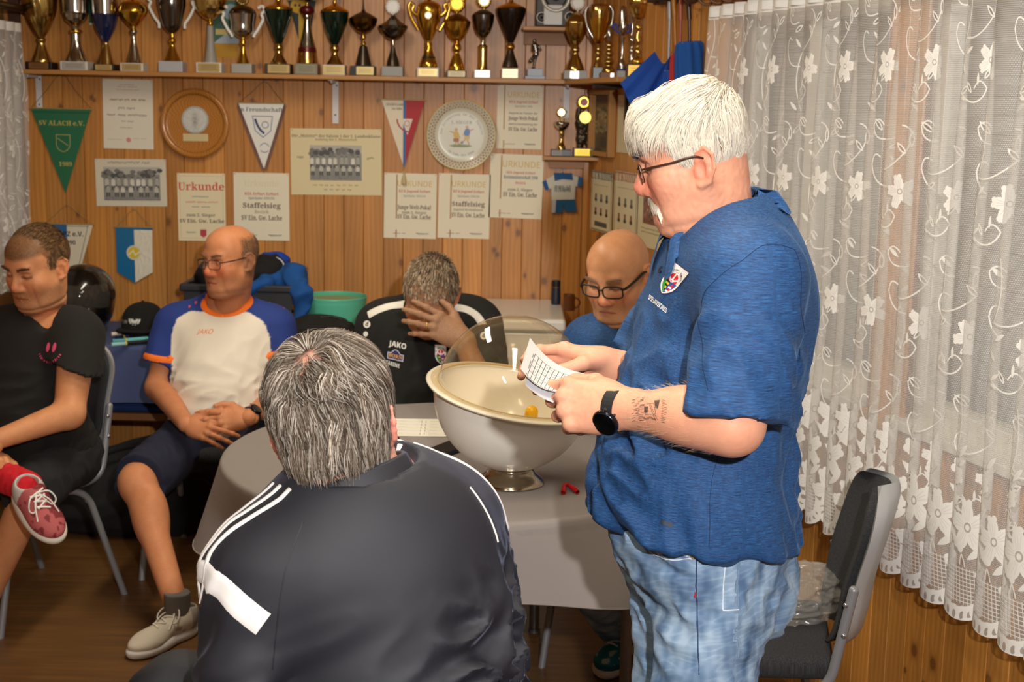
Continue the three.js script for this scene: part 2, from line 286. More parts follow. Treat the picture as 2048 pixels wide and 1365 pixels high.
// a cloth strip of width w along the path, lying on the field f; two sides and edges, off = thickness
function strip(f, path, w, off = 0.0015, n = 40, across = 4) {
  const cur = new THREE.CatmullRomCurve3(path, false, 'centripetal').getSpacedPoints(n), pos = [], uv = [], idx = [];
  const hits = cur.map((p) => onto(f, p));
  for (let i = 0; i <= n; i++) {
    const t = hits[Math.min(i + 1, n)].p.clone().sub(hits[Math.max(i - 1, 0)].p).normalize(), side = t.clone().cross(hits[i].n).normalize();
    for (let j = 0; j <= across; j++) { const h = onto(f, hits[i].p.clone().addScaledVector(side, (j / across - .5) * w).addScaledVector(hits[i].n, .002)); const e = j === 0 || j === across ? -.001 : off; h.p.addScaledVector(h.n, e); pos.push(h.p.x, h.p.y, h.p.z); uv.push(i / n, j / across); }
  }
  for (let i = 0; i < n; i++) for (let j = 0; j < across; j++) { const a = i * (across + 1) + j, b = a + across + 1; idx.push(a, b, a + 1, b, b + 1, a + 1); }
  const g = new THREE.BufferGeometry(); g.setAttribute('position', new THREE.Float32BufferAttribute(pos, 3)); g.setAttribute('uv', new THREE.Float32BufferAttribute(uv, 2)); g.setIndex(idx); g.computeVertexNormals(); return g;
}
// a print (badge, lettering) laid on the field f: corners a (top left), b (top right), c (bottom left)
function badge(f, a, b, c, dir, off = 0.0012, n = 14) {
  const pos = [], uv = [], idx = [];
  for (let j = 0; j <= n; j++) for (let i = 0; i <= n; i++) {
    const p = a.clone().addScaledVector(b.clone().sub(a), i / n).addScaledVector(c.clone().sub(a), j / n), q = along(f, p.addScaledVector(dir, -.12), dir, .5), h = onto(f, q, 2); h.p.addScaledVector(h.n, off);
    pos.push(h.p.x, h.p.y, h.p.z); uv.push(i / n, 1 - j / n);
  }
  for (let j = 0; j < n; j++) for (let i = 0; i < n; i++) { const k = j * (n + 1) + i; idx.push(k, k + n + 1, k + 1, k + 1, k + n + 1, k + n + 2); }
  const g = new THREE.BufferGeometry(); g.setAttribute('position', new THREE.Float32BufferAttribute(pos, 3)); g.setAttribute('uv', new THREE.Float32BufferAttribute(uv, 2)); g.setIndex(idx); g.computeVertexNormals(); return g;
}
// hair: many tapered locks; path(i, r) -> { pts: [Vector3...], w, c: [r, g, b] }
function locks(n, seed, path) {
  const r = rng(seed), pos = [], nor = [], col = [], idx = [], q = new THREE.Color();
  for (let i = 0; i < n; i++) {
    const s = path(i, r); if (!s) continue; const { pts, w, c, out } = s, m = pts.length; q.setRGB(c[0] / 255, c[1] / 255, c[2] / 255, THREE.SRGBColorSpace);
    const base = pos.length / 3;
    for (let j = 0; j < m; j++) {
      const t = pts[Math.min(j + 1, m - 1)].clone().sub(pts[Math.max(j - 1, 0)]).normalize(), o = out(pts[j]), side = t.clone().cross(o).normalize(), o2 = side.clone().cross(t), k = w * (j === m - 1 ? .12 : 1 - .55 * (j / m) ** 2);
      for (const [a, b] of [[-1, 0], [0, .8], [1, 0]]) { const p = pts[j].clone().addScaledVector(side, a * k).addScaledVector(o2, b * k); pos.push(p.x, p.y, p.z); const nn = side.clone().multiplyScalar(a * .8).addScaledVector(o2, .7).normalize(); nor.push(nn.x, nn.y, nn.z); col.push(q.r, q.g, q.b); }
    }
    for (let j = 0; j < m - 1; j++) for (let a = 0; a < 2; a++) { const k = base + j * 3 + a; idx.push(k, k + 1, k + 3, k + 1, k + 4, k + 3); }
  }
  const g = new THREE.BufferGeometry(); g.setAttribute('position', new THREE.Float32BufferAttribute(pos, 3)); g.setAttribute('normal', new THREE.Float32BufferAttribute(nor, 3)); g.setAttribute('color', new THREE.Float32BufferAttribute(col, 3)); g.setIndex(idx); return g;
}

// ---------------------------------------------------------------- heads and hands
function frame(origin, fwd, up) { const f = fwd.clone().normalize(), x = up.clone().cross(f).normalize(), u = f.clone().cross(x).normalize(); const m = new THREE.Matrix4().makeBasis(x, u, f); m.setPosition(origin); return m; }
const rot = (m) => new THREE.Quaternion().setFromRotationMatrix(new THREE.Matrix4().extractRotation(m));
// local axes: x the person's left, y up, z forward; origin between the ears at eye height
function headPrims(m, s = 1, o = {}) {
  const zs = (o.zs ?? 1) * s, w = (x, y, z) => V(x * s, y * s, z * zs).applyMatrix4(m), q = rot(m), R = (x, y, z) => V(x * s, y * s, z * zs), L = [];
  const E = (x, y, z, rx, ry, rz, k, p = {}) => L.push(ell(w(x, y, z), R(rx, ry, rz), q, { k: k * s, ...p })), C = (a, b, ra, rb, k, p = {}) => L.push(cap(w(...a), w(...b), ra * s, rb * s, { k: k * s, ...p }));
  const jw = o.jaw ?? 1, nz = o.nose ?? 1, fat = o.fat ?? 0, look = o.look ?? 0;
  E(0, .03, -.012, .0755, .088, .097, .01);
  E(0, .045, .03, .064, .06, .058, .03);
  E(0, -.03, .034, .061 * (1 + .1 * fat), .08, .057, .03);
  for (const d of [-1, 1]) {
    C([d * .05 * jw, -.055, .002], [d * .022, -.098, .066], .022 + .008 * fat, .019, .03);
    E(d * .042, -.028, .058, .024, .02, .024, .03);
    if (fat) E(d * .046, -.062, .04, .026 * fat, .03, .03, .03);
  }
  E(0, -.1, .071, .022, .018, .02, .025);
  if (fat) E(0, -.108, .03, .045, .03 * fat, .045, .04);
  E(0, -.067, .07, .034, .027, .024, .02);
  C([-.033, .021, .079], [.033, .021, .079], .0125, .0125, .02);
  C([0, .015, .083], [0, -.03, .106 + .006 * (nz - 1)], .008, .0125 * nz, .014);
  E(0, -.037, .1 + .008 * (nz - 1), .0135 * nz, .011 * nz, .014 * nz, .01);
  for (const d of [-1, 1]) {
    E(d * .0135 * nz, -.041, .092, .0085 * nz, .0085, .011, .008);
    E(d * .032, .001, .094, .0185, .0115, .014, .012, { sub: true });
    E(d * .0315, -.001, .0735, .0138, .0135, .0138, .002, { tag: 'eye' });
    // lids: shells over the eyeball, the upper one lower the more the eyes look down
    const ey = -.001, c = w(d * .0315, ey, .0735), up = V(0, -1, -.25 + look * .0).applyQuaternion(q);
    L.push(ell(c, R(.0152, .015, .0152), q, { k: .003 * s, cut: [[w(d * .0315, ey + .0035 - .009 * look, .088), V(0, -1, -.1).applyQuaternion(q)]], tag: 'lid' }));
    L.push(ell(c, R(.0148, .0146, .0148), q, { k: .003 * s, cut: [[w(d * .0315, ey - .005, .088), V(0, 1, -.1).applyQuaternion(q)]], tag: 'lid' }));
    E(d * .008, -.0475, .0965, .0035, .003, .0045, .003, { sub: true });
    // lips
    C([d * .023, -.0705, .083], [d * .006, -.0665, .0935], .003, .0048, .005, { tag: 'lip' });
    C([d * .021, -.0735, .083], [0, -.0775, .0925], .003, .0058, .005, { tag: 'lip' });
    C([d * .024, -.0715, .088], [0, -.0712, .0995], .0012, .0014, .003, { sub: true });
    // ears
    const ear = new THREE.Matrix4().makeBasis(V(1, 0, 0), V(0, 1, 0), V(0, 0, 1)).premultiply(new THREE.Matrix4().makeRotationY(d * -.42)).premultiply(new THREE.Matrix4().makeRotationX(-.18));
    const eq = q.clone().multiply(rot(ear)), at = w(d * .0795, (o.ear?.[0] ?? -.008), (o.ear?.[1] ?? -.012)), ew = (x, y, z) => V(x * s, y * s, z * s).applyQuaternion(eq).add(at);
    L.push(ell(at, R(.006, .032, .019), eq, { k: .008 * s, tag: 'ear' }));
    const rim = [[0, -.029, .006], [0, -.024, -.009], [0, 0, -.0205], [0, .022, -.0185], [0, .034, -.004], [0, .027, .01], [0, .012, .0125]];
    for (let i = 0; i < rim.length - 1; i++) L.push(cap(ew(d * .003 + 0, rim[i][1], rim[i][2]), ew(d * .003, rim[i + 1][1], rim[i + 1][2]), (i ? .0034 : .0055) * s, .0034 * s, { k: .003 * s, tag: 'ear' }));
    L.push(ell(ew(d * .007, -.003, .001), R(.0065, .014, .0095), eq, { k: .004 * s, sub: true }));
    L.push(cap(ew(d * .004, .01, -.009), ew(d * .004, -.012, -.009), .0028 * s, .003 * s, { k: .004 * s, tag: 'ear' }));
    L.push(cap(ew(d * .003, -.002, .012), ew(d * .003, -.012, .011), .0035 * s, .0035 * s, { k: .004 * s, tag: 'ear' }));
  }
  L.m = m; L.s = s; L.zs = zs; L.inv = m.clone().invert(); L.w = w; L.q = q; return L;
}
// skin tone over a head in its own axes: lips, brows, reddened nose, cheeks and ears, and stubble
function skinColor(base, H, o = {}) {
  const p = V(0, 0, 0), lip = o.lip ?? [base[0] * .92, base[1] * .78, base[2] * .8], brow = o.brow, red = o.red ?? .5;
  return (X, Y, Z) => {
    let [r, g, b] = base; const n = fbm(X * 38, Y * 38, Z * 38, 3), n2 = noise(X * 190, Y * 190, Z * 190);
    r += 10 * n + 3 * n2; g += 13 * n + 4 * n2; b += 12 * n + 4 * n2;
    if (H) {
      p.set(X, Y, Z).applyMatrix4(H.inv); p.x /= H.s; p.y /= H.s; p.z /= H.zs; const { x, y, z } = p, ax = Math.abs(x);
      if (z > -.14 && y > -.16 && y < .14) {
        const blush = Math.exp(-(((ax - .042) / .022) ** 2 + ((y + .035) / .022) ** 2)) * (z > .03 ? 1 : 0) + Math.exp(-((x / .018) ** 2 + ((y + .034) / .016) ** 2)) * (z > .09 ? 1 : 0) + (ax > .076 ? .6 * smooth(1.25, .7, ((y + .008) / .036) ** 2 + ((z + .014) / .026) ** 2) : 0);
        r += 6 * blush * red; g -= 30 * blush * red; b -= 24 * blush * red;
        const ly = (y + .0715 - .001 * Math.cos(x * 90)) / (.0085 * (1 - (ax / .027) ** 2) + .0006);
        if (z > .07 && ax < .0265 && Math.abs(ly) < 1) { const t = smooth(1, .6, Math.abs(ly)) * .8; r = lerp(r, lip[0], t); g = lerp(g, lip[1], t); b = lerp(b, lip[2], t); if (Math.abs(y + .0715) < .0014) { r *= .75; g *= .62; b *= .6; } }
        if (brow) { const by = .0225 + .006 * Math.sin((ax - .012) * 55) , t = ax > .011 && ax < .053 && z > .04 ? smooth(.0075, .003, Math.abs(y - by) * (1 + Math.max(0, ax - .035) * 18)) * (.6 + .5 * noise(X * 420, Y * 160, Z * 420)) * (o.browAmount ?? .8) : 0; r = lerp(r, brow[0], clamp(t, 0, 1)); g = lerp(g, brow[1], clamp(t, 0, 1)); b = lerp(b, brow[2], clamp(t, 0, 1)); }
        if (o.stubble) { const [sr, sg, sb, amt] = o.stubble, t = amt * smooth(-.035, -.06, y) * smooth(.0, .03, z + .02) * (y > -.13 ? 1 : 0) * (.7 + .5 * noise(X * 500, Y * 500, Z * 500)); const c = clamp(t, 0, 1); r = lerp(r, sr, c); g = lerp(g, sg, c); b = lerp(b, sb, c); }
        if (o.scalp) { const [sr, sg, sb, amt] = o.scalp, t = amt * o.scalpAt(x, y, z) * (.8 + .35 * noise(X * 460, Y * 460, Z * 460)); const c = clamp(t, 0, 1); r = lerp(r, sr, c); g = lerp(g, sg, c); b = lerp(b, sb, c); }
        if (ax > .014 && ax < .05 && Math.abs(y + .001) < .0062 && z > .06 && o.lash) { const t = .5 * smooth(.0062, .002, Math.abs(y + .003)); r = lerp(r, 70, t); g = lerp(g, 42, t); b = lerp(b, 30, t); }
      }
    }
    return [r, g, b];
  };
}
const skinMat = (rough = .5) => mat(0xffffff, rough, 0, { vertexColors: true, specularIntensity: .45, sheen: .15, sheenRoughness: .5, sheenColor: 0xffc8a8 });
const hairMat = mat(0xffffff, 0.62, 0, { vertexColors: true, specularIntensity: .35, side: THREE.DoubleSide });
// hand: wrist, direction of the fingers, back of the hand, right?; curls per finger [knuckle, middle, tip] in radians, spread
function handPrims(wrist, fwd, dorsal, isRight, o = {}) {
  const s = o.s ?? 1, f = fwd.clone().normalize(), x0 = isRight ? dorsal.clone().cross(f).normalize() : f.clone().cross(dorsal).normalize(), d = f.clone().cross(x0).normalize(); if (d.dot(dorsal) < 0) d.negate();
  const bq = rot(new THREE.Matrix4().makeBasis(isRight ? x0 : x0.clone().negate(), d, f));
  const w = (x, y, z) => wrist.clone().addScaledVector(x0, x * s).addScaledVector(d, y * s).addScaledVector(f, z * s), L = [], nails = [];
  const mcp = [[.030, 0, .09], [.0095, .003, .096], [-.0115, .002, .092], [-.0305, -.003, .082]], len = [[.043, .027, .021], [.048, .030, .022], [.044, .028, .021], [.034, .021, .019]], rad = [.0095, .0098, .0092, .008];
  L.push(cap(w(0, 0, -.01), w(0, 0, .03), .026 * s, .027 * s, { k: .02 * s, flat: [d, .72] }));
  mcp.forEach(([x, y, z], i) => L.push(cap(w(x * .6, -.002, .025), w(x, y - .003, z - .006), .014 * s, .0118 * s, { k: .016 * s })));
  L.push(ell(w(.026, -.013, .04), V(.017 * s, .014 * s, .03 * s), bq, { k: .014 * s }));
  L.push(ell(w(-.026, -.012, .04), V(.014 * s, .012 * s, .032 * s), bq, { k: .014 * s }));
  const curls = o.curls ?? [[.3, .4, .2], [.35, .4, .2], [.4, .45, .2], [.4, .45, .2]], spread = o.spread ?? [.08, .02, -.04, -.12];
  mcp.forEach(([x, y, z], i) => {
    let p = w(x, y, z), a = 0; const side = spread[i];
    const dirAt = (ang) => f.clone().multiplyScalar(Math.cos(ang) * Math.cos(side)).addScaledVector(x0, Math.sin(side) * Math.cos(ang)).addScaledVector(d, -Math.sin(ang));
    len[i].forEach((l, j) => { a += curls[i][j]; const n = p.clone().addScaledVector(dirAt(a), l * s), r0 = rad[i] * (1 - .1 * j) * s, r1 = rad[i] * (.9 - .1 * j) * s; L.push(cap(p, n, r0 * 1.02, r1, { k: (j ? .004 : .007) * s, tag: 'finger' })); if (j === 0) L.push(ell(p.clone().addScaledVector(d, .001), V(rad[i] * 1.12 * s, rad[i] * 1.08 * s, rad[i] * 1.12 * s), null, { k: .008 * s })); if (j < 2) L.push(ell(n, V(r1 * 1.08, r1 * 1.08, r1 * 1.08), null, { k: .004 * s })); p = n; if (j === 2) nails.push([n, dirAt(a), rad[i] * .78 * s, dirAt(a - Math.PI / 2)]); });
  });
  const th = o.thumb ?? [[.05, -.012, .062], [.058, -.018, .096], [.056, -.022, .124]];
  const T = [w(.022, -.008, .022), ...th.map((q) => w(...q))];
  L.push(cap(T[0], T[1], .0155 * s, .0125 * s, { k: .014 * s })); L.push(cap(T[1], T[2], .0115 * s, .0105 * s, { k: .005 * s })); L.push(cap(T[2], T[3], .0108 * s, .0082 * s, { k: .004 * s }));
  L.w = w; L.f = f; L.d = d; L.x = x0; L.nails = nails; L.thumbTip = T[3]; return L;
}
function eyes(person, H, iris = [86, 74, 58], gaze = [0, -.25]) {
  for (const d of [-1, 1]) {
    const g = new THREE.SphereGeometry(.0131 * H.s, 20, 16), c = new Float32Array(g.attributes.position.count * 3), q = new THREE.Color(), gz = V(gaze[0], gaze[1], 1).normalize(), p = V(0, 0, 0);
    for (let i = 0; i < c.length / 3; i++) { p.fromBufferAttribute(g.attributes.position, i).normalize(); const a = Math.acos(clamp(p.dot(gz), -1, 1)); a < .2 ? q.setRGB(.01, .01, .01) : a < .46 ? q.setRGB(iris[0] / 255, iris[1] / 255, iris[2] / 255, THREE.SRGBColorSpace) : q.setRGB(.72, .66, .6); q.toArray(c, 3 * i); }
    g.setAttribute('color', new THREE.BufferAttribute(c, 3)); const m = part(person, 'eye', g, mat(0xffffff, .12, 0, { vertexColors: true })); m.position.copy(H.w(d * .0315, -.001, .0735)); m.quaternion.copy(H.q); m.scale.z = H.zs / H.s;
  }
}
// spectacles in the head's axes: two rims, bridge, two arms; rims as rounded rectangles
function spectacles(person, H, color, o = {}) {
  const g = new THREE.Group(); g.name = 'glasses'; person.add(g); if (o.label) g.userData.label = o.label;
  const z0 = .108 + (o.dz ?? 0), y0 = -.004 + (o.dy ?? 0), rw = o.rw ?? .026, rh = o.rh ?? .0165, t = o.t ?? .0016, m = mat(color, .35, o.metal ?? .1), out = [];
  for (const d of [-1, 1]) {
    const cx = d * .0335, pts = []; for (let i = 0; i < 28; i++) { const a = i / 28 * 2 * Math.PI, c = Math.cos(a), s = Math.sin(a), e = .55; const x = rw * Math.sign(c) * Math.abs(c) ** e, y = rh * Math.sign(s) * Math.abs(s) ** e; pts.push(H.w(cx + x, y0 + y, z0 - .35 * Math.abs(x + cx) * .45)); }
    if (!o.rimless) out.push(tube(pts, t * H.s, 56, 6, true)); else out.push(tube(pts.slice(1, 13), t * .7 * H.s, 24, 6));
    const c0 = H.w(cx, y0, z0 - .35 * .0335 * .45), pos = [c0.x, c0.y, c0.z], idx = []; pts.forEach((p) => pos.push(p.x, p.y, p.z)); for (let i = 0; i < 28; i++) idx.push(0, 1 + i, 1 + (i + 1) % 28);
    const lg = new THREE.BufferGeometry(); lg.setAttribute('position', new THREE.Float32BufferAttribute(pos, 3)); lg.setAttribute('uv', new THREE.Float32BufferAttribute(new Float32Array(pos.length / 3 * 2), 2)); lg.setIndex(idx); lg.computeVertexNormals();
    part(g, 'lens', lg, mat(0xffffff, .02, 0, { transmission: 1, thickness: 0, ior: 1.45, side: THREE.DoubleSide }));
    const armY = y0 + rh * .55; out.push(tube([H.w(d * (.0335 + rw), armY, z0 - .0095), H.w(d * (.0335 + rw + .006), armY, z0 - .016), H.w(d * (.0755 + (o.wide ?? 0)), armY + .002 + (o.tilt ?? 0) * .5, .04), H.w(d * (.079 + (o.wide ?? 0)), armY + .004 + (o.tilt ?? 0), -.006), H.w(d * .079, armY - .014, -.03)], (o.arm ?? 1.5) * t * H.s, 30, 6));
  }
  out.push(tube([H.w(-.0335 + rw * .97, y0 + rh * .35, z0 - .003), H.w(0, y0 + rh * .5, z0 + .002), H.w(.0335 - rw * .97, y0 + rh * .35, z0 - .003)], t * 1.2 * H.s, 10, 6));
  part(g, 'spectacle_frame', out, m); return g;
}
// ---------------------------------------------------------------- the five men
function settle(o, base) { for (const c of o.children) c.position.sub(base); o.position.copy(base); return o; }
const UP = V(0, 1, 0);
function axes(f) { const F = f.clone().setY(0).normalize(); return { F, L: UP.clone().cross(F).normalize() }; }
function body3(A) { return new THREE.Matrix4().makeBasis(A.L, UP, A.F); } // ellipsoid radii: lateral, vertical, front to back
const ridge = (n) => 1 - 2 * Math.abs(n);
// cloth folds: ridged noise stretched along a direction
function folds(amp, dir, long, short, seed) { const d = dir.clone().normalize(); return (x, y, z) => { const t = x * d.x + y * d.y + z * d.z, k = 1 / short, e = (1 / long - 1 / short); return amp * (.5 - ridge(noise(x * k + d.x * t * e + seed, y * k + d.y * t * e, z * k + d.z * t * e))); }; }
const crest = (g, w, h) => { // the shield worn on the shirts
  g.clearRect(0, 0, w, h); const S = (i) => { g.beginPath(); g.moveTo(i, i); g.lineTo(w - i, i); g.lineTo(w - i, h * .55); g.quadraticCurveTo(w - i * 1.2, h * .82, w / 2, h - i * 1.3); g.quadraticCurveTo(i * 1.2, h * .82, i, h * .55); g.closePath(); };
  S(2); g.fillStyle = '#5a1410'; g.fill(); S(w * .025); g.fillStyle = '#fff'; g.fill();
  g.save(); g.beginPath(); g.moveTo(w * .11, h * .53); g.lineTo(w * .89, h * .53); g.quadraticCurveTo(w * .86, h * .78, w / 2, h * .93); g.quadraticCurveTo(w * .14, h * .78, w * .11, h * .53); g.clip();
  for (let i = 0; i < 7; i++) { g.fillStyle = i % 2 ? '#f4d116' : '#222'; g.fillRect(0, h * (.53 + i * .065), w / 2, h * .066); }
  g.fillStyle = '#1fa53a'; g.beginPath(); g.moveTo(w * .08, h * .53); g.lineTo(w * .22, h * .53); g.lineTo(w * .5, h * .9); g.lineTo(w * .5, h); g.lineTo(0, h); g.fill();
  g.fillStyle = '#0b57b8'; g.fillRect(w / 2, h * .53, w / 2, h * .5);
  g.fillStyle = '#e02127'; g.beginPath(); g.ellipse(w * .72, h * .63, w * .1, h * .05, 0, 0, 7); g.fill(); g.fillStyle = '#fff'; g.fillRect(w * .57, h * .67, w * .2, h * .06); g.fillStyle = '#e02127'; g.fillRect(w * .58, h * .74, w * .2, h * .06); g.fillStyle = '#fff'; g.fillRect(w * .54, h * .81, w * .16, h * .05); g.restore();
  g.save(); g.beginPath(); g.arc(w / 2, h * .53, w * .38, Math.PI, 0); g.closePath(); g.fillStyle = '#e8232b'; g.fill(); g.lineWidth = w * .055; g.strokeStyle = '#fff'; g.beginPath(); g.arc(w / 2, h * .53, w * .345, Math.PI, 0); g.stroke();
  g.lineWidth = w * .07; for (const a of [-150, -90, -30]) { g.beginPath(); g.moveTo(w / 2, h * .53); g.lineTo(w / 2 + Math.cos(a * RAD) * w * .34, h * .53 + Math.sin(a * RAD) * w * .34); g.stroke(); }
  g.fillStyle = '#fff'; g.beginPath(); g.arc(w / 2, h * .53, w * .12, Math.PI, 0); g.fill(); g.fillStyle = '#e8232b'; g.beginPath(); g.arc(w / 2, h * .53, w * .05, Math.PI, 0); g.fill(); g.restore();
  g.fillStyle = '#111'; g.font = 'bold ' + Math.round(w * .1) + 'px serif'; g.textAlign = 'center'; const str = 'KFA  Erfurt - Sömmerda'; for (let i = 0; i < str.length; i++) { const a = lerp(-1.12, 1.12, i / (str.length - 1)); g.save(); g.translate(w / 2, h * .53); g.rotate(a); g.fillText(str[i], 0, -w * .42); g.restore(); }
};
const crestTex = tex(256, 300, crest);
const print = (t, o = {}) => mat(0xffffff, .7, 0, { map: t, transparent: true, side: THREE.DoubleSide, ...o });
const lettering = (text, color, w, h, font = 'bold sans-serif', stretch = 1) => tex(w, h, (g) => { g.clearRect(0, 0, w, h); g.fillStyle = color; const [wt, fam] = font.split(' '); g.font = `${wt} ${Math.round(h * .86)}px ${fam}`; g.textAlign = 'center'; g.textBaseline = 'middle'; const m = g.measureText(text).width; g.translate(w / 2, h / 2 + h * .04); g.scale(Math.min(stretch * 10, (w * .97) / m), 1); g.fillText(text, 0, 0); });

// sports shoe: sole and upper along a direction, heel at a; returns { upper, sole, laces }
function shoe(parent, heel, toe, up, o) {
  const f = toe.clone().sub(heel), len = f.length(); f.normalize(); const m = frame(heel, f, up), q = rot(m), w = (x, y, z) => V(x, y, z).applyMatrix4(m), W = o.w ?? .048;
  const sole = [ell(w(0, .016, .05), V(W * .78, .02, .062), q, { k: .03 }), ell(w(0, .016, len * .5), V(W * .82, .017, len * .42), q, { k: .03 }), ell(w(0, .017, len - .075), V(W, .018, .082), q, { k: .03 })].map((p) => (p.cut = [[w(0, .032, 0), m2(q, 0, 1, 0)], [w(0, .001, 0), m2(q, 0, -1, 0)]], p));
  const up3 = [ell(w(0, .055, .05), V(W * .72, .05, .055), q, { k: .03 }), cap(w(0, .06, .07), w(0, .038, len - .075), W * .72, W * .66, { k: .04, flat: [m2(q, 0, 1, 0), .85] }), ell(w(0, .035, len - .07), V(W * .92, .028, .07), q, { k: .03 }), cap(w(0, .062, .045), w(0, .078, .04), W * .74, W * .78, { k: .02 })];
  up3.push(cap(w(0, .078, .04), w(0, .16, .03), W * .6, W * .6, { k: .008, sub: true }));
  const cut = [[w(0, .024, 0), m2(q, 0, -1, 0)]];
  const g = surface(up3, o.h ?? .004, { cut, color: o.color ? (x, y, z) => { const p = V(x, y, z).applyMatrix4(m.clone().invert()); return o.color(p.x, p.y, p.z / len, len); } : null });
  const grp = new THREE.Group(); grp.name = 'shoe'; parent.add(grp); if (o.label) grp.userData.label = o.label;
  part(grp, 'upper', g, o.color ? mat(0xffffff, .75, 0, { vertexColors: true }) : mat(o.upper, .75));
  part(grp, 'sole', surface(sole, o.h ?? .004), mat(o.sole ?? 0xe8e2d8, .6));
  const fl = (x, y, z) => fieldOf(up3, x, y, z); const lace = [];
  for (let i = 0; i < 6; i++) { const z = lerp(.085, len * .62, i / 5); const pts = [-1, -.5, 0, .5, 1].map((t) => { const h = onto(fl, w(t * W * .42, .11 - z * .15, z + (i % 2 ? .008 : -.008) * t)); return h.p.addScaledVector(h.n, .002); }); lace.push(tube(pts, .0028, 10, 5)); }
  if (o.bow) for (const d of [-1, 1]) { const h = onto(fl, w(0, .1, .085)).p; lace.push(tube([h, w(d * .03, .105, .1), w(d * .042, .08, .12), w(d * .03, .07, .125), h.clone().add(V(0, .003, 0))], .0024, 20, 5)); lace.push(tube([h, w(d * .022, .09, .115), w(d * .034, .06, .15)], .0022, 12, 5)); }
  part(grp, 'laces', lace, mat(o.lace ?? 0xf0ece4, .85)); return grp;
}
const m2 = (q, x, y, z) => V(x, y, z).applyQuaternion(q);
function watch(parent, at, axis, out, o = {}) { // strap around the wrist along axis, face towards out
  const m = frame(at, axis, out), grp = new THREE.Group(); grp.name = 'watch'; parent.add(grp); grp.userData.label = o.label ?? 'black watch'; const r = o.r ?? .033, fl = o.flat ?? .82;
  const pts = []; for (let i = 0; i < 32; i++) { const a = i / 32 * 2 * Math.PI; pts.push(V(Math.cos(a) * r, Math.sin(a) * r * fl, 0).applyMatrix4(m)); }
  const prof = []; const st = new THREE.Shape(); st.moveTo(-.0012, -.0105); st.lineTo(.0012, -.0105); st.lineTo(.0012, .0105); st.lineTo(-.0012, .0105); st.closePath();
  const pos = [], idx = []; for (let i = 0; i <= 32; i++) { const a = i / 32 * 2 * Math.PI; for (const [dr, dz] of [[0, -.0105], [.0025, -.0105], [.0025, .0105], [0, .0105]]) { const p = V(Math.cos(a) * (r + dr), Math.sin(a) * (r + dr) * fl, dz).applyMatrix4(m); pos.push(p.x, p.y, p.z); } }
  for (let i = 0; i < 32; i++) for (let j = 0; j < 4; j++) { const a = i * 4 + j, b = i * 4 + (j + 1) % 4; idx.push(a, b, a + 4, b, b + 4, a + 4); }
  const g = new THREE.BufferGeometry(); g.setAttribute('position', new THREE.Float32BufferAttribute(pos, 3)); g.setAttribute('uv', new THREE.Float32BufferAttribute(new Float32Array(pos.length / 3 * 2), 2)); g.setIndex(idx); const ng = g.toNonIndexed(); ng.computeVertexNormals();
  part(grp, 'strap', ng, mat(0x1c1b1a, .75));
  const put = (gg) => gg.applyMatrix4(new THREE.Matrix4().makeTranslation(0, r * fl + .004, 0)).applyMatrix4(m), k = o.size ?? .021;
  part(grp, 'case', put(lathe([[0, -.004], [k * .92, -.004], [k, -.002], [k * 1.02, .003], [k * .96, .006], [k * .9, .0064]], 40)), mat(0x32323a, .25, .85));
  part(grp, 'dial', put(lathe([[k * .92, .0062], [k * .86, .0068], [0, .007]], 40)), mat(0x050506, .12));
  part(grp, 'crown_button', put(merge([-1, 1].map((d) => new THREE.CylinderGeometry(.0025, .0025, .004, 12).rotateZ(Math.PI / 2).translate(k + .002, .001, d * .009).applyMatrix4(new THREE.Matrix4().makeRotationY(o.spin ?? 2.6))))), mat(0x55555c, .3, .8));
  return grp;
}

// heathered polyester: fine streaks across, uv in metres
const heatherTex = tex(512, 512, pixels(512, 512, (x, y) => { const s = noise(x * .035, y * .55, 1) * .55 + noise(x * .09, y * .9, 6) * .45 + noise(x * .012, y * .2, 3) * .25, k = clamp(.5 + s * 1.15, 0, 1); return [lerp(10, 44, k), lerp(40, 102, k), lerp(84, 160, k)]; }), true, true);
heatherTex.repeat.set(5, 5);
const poloMat = mat(0xffffff, .72, 0, { map: heatherTex, bumpMap: weaveTex, bumpScale: .0002, sheen: .35, sheenRoughness: .45, sheenColor: 0x6fa0d8 });
const denimTex = tex(1024, 1024, pixels(1024, 1024, (x, y) => { const w = noise(x * .012, y * .006, 4) * .9 + noise(x * .03, y * .018, 7) * .45, whisk = Math.max(0, ridge(noise(x * .01 + 3, y * .045 + x * .006, 2)) - .45) * .8, tw = ((x + y) % 5) < 2 ? .05 : -.04, n = noise(x * .6, y * .35, 1) * .14, k = clamp(.56 + w * .55 + whisk * .35 + tw + n, 0, 1); return [lerp(48, 176, k), lerp(80, 200, k), lerp(124, 222, k)]; }), true, true);
denimTex.repeat.set(1.6, 1.6);
const denimMat = mat(0xffffff, .85, 0, { map: denimTex, bumpMap: weaveTex, bumpScale: .0004 });
const cyl = (c, A, s = .2) => (x, y, z) => { const dx = x - c.x, dz = z - c.z, a = Math.atan2(dx * A.F.x + dz * A.F.z, -(dx * A.L.x + dz * A.L.z)); return [a * s, y]; };

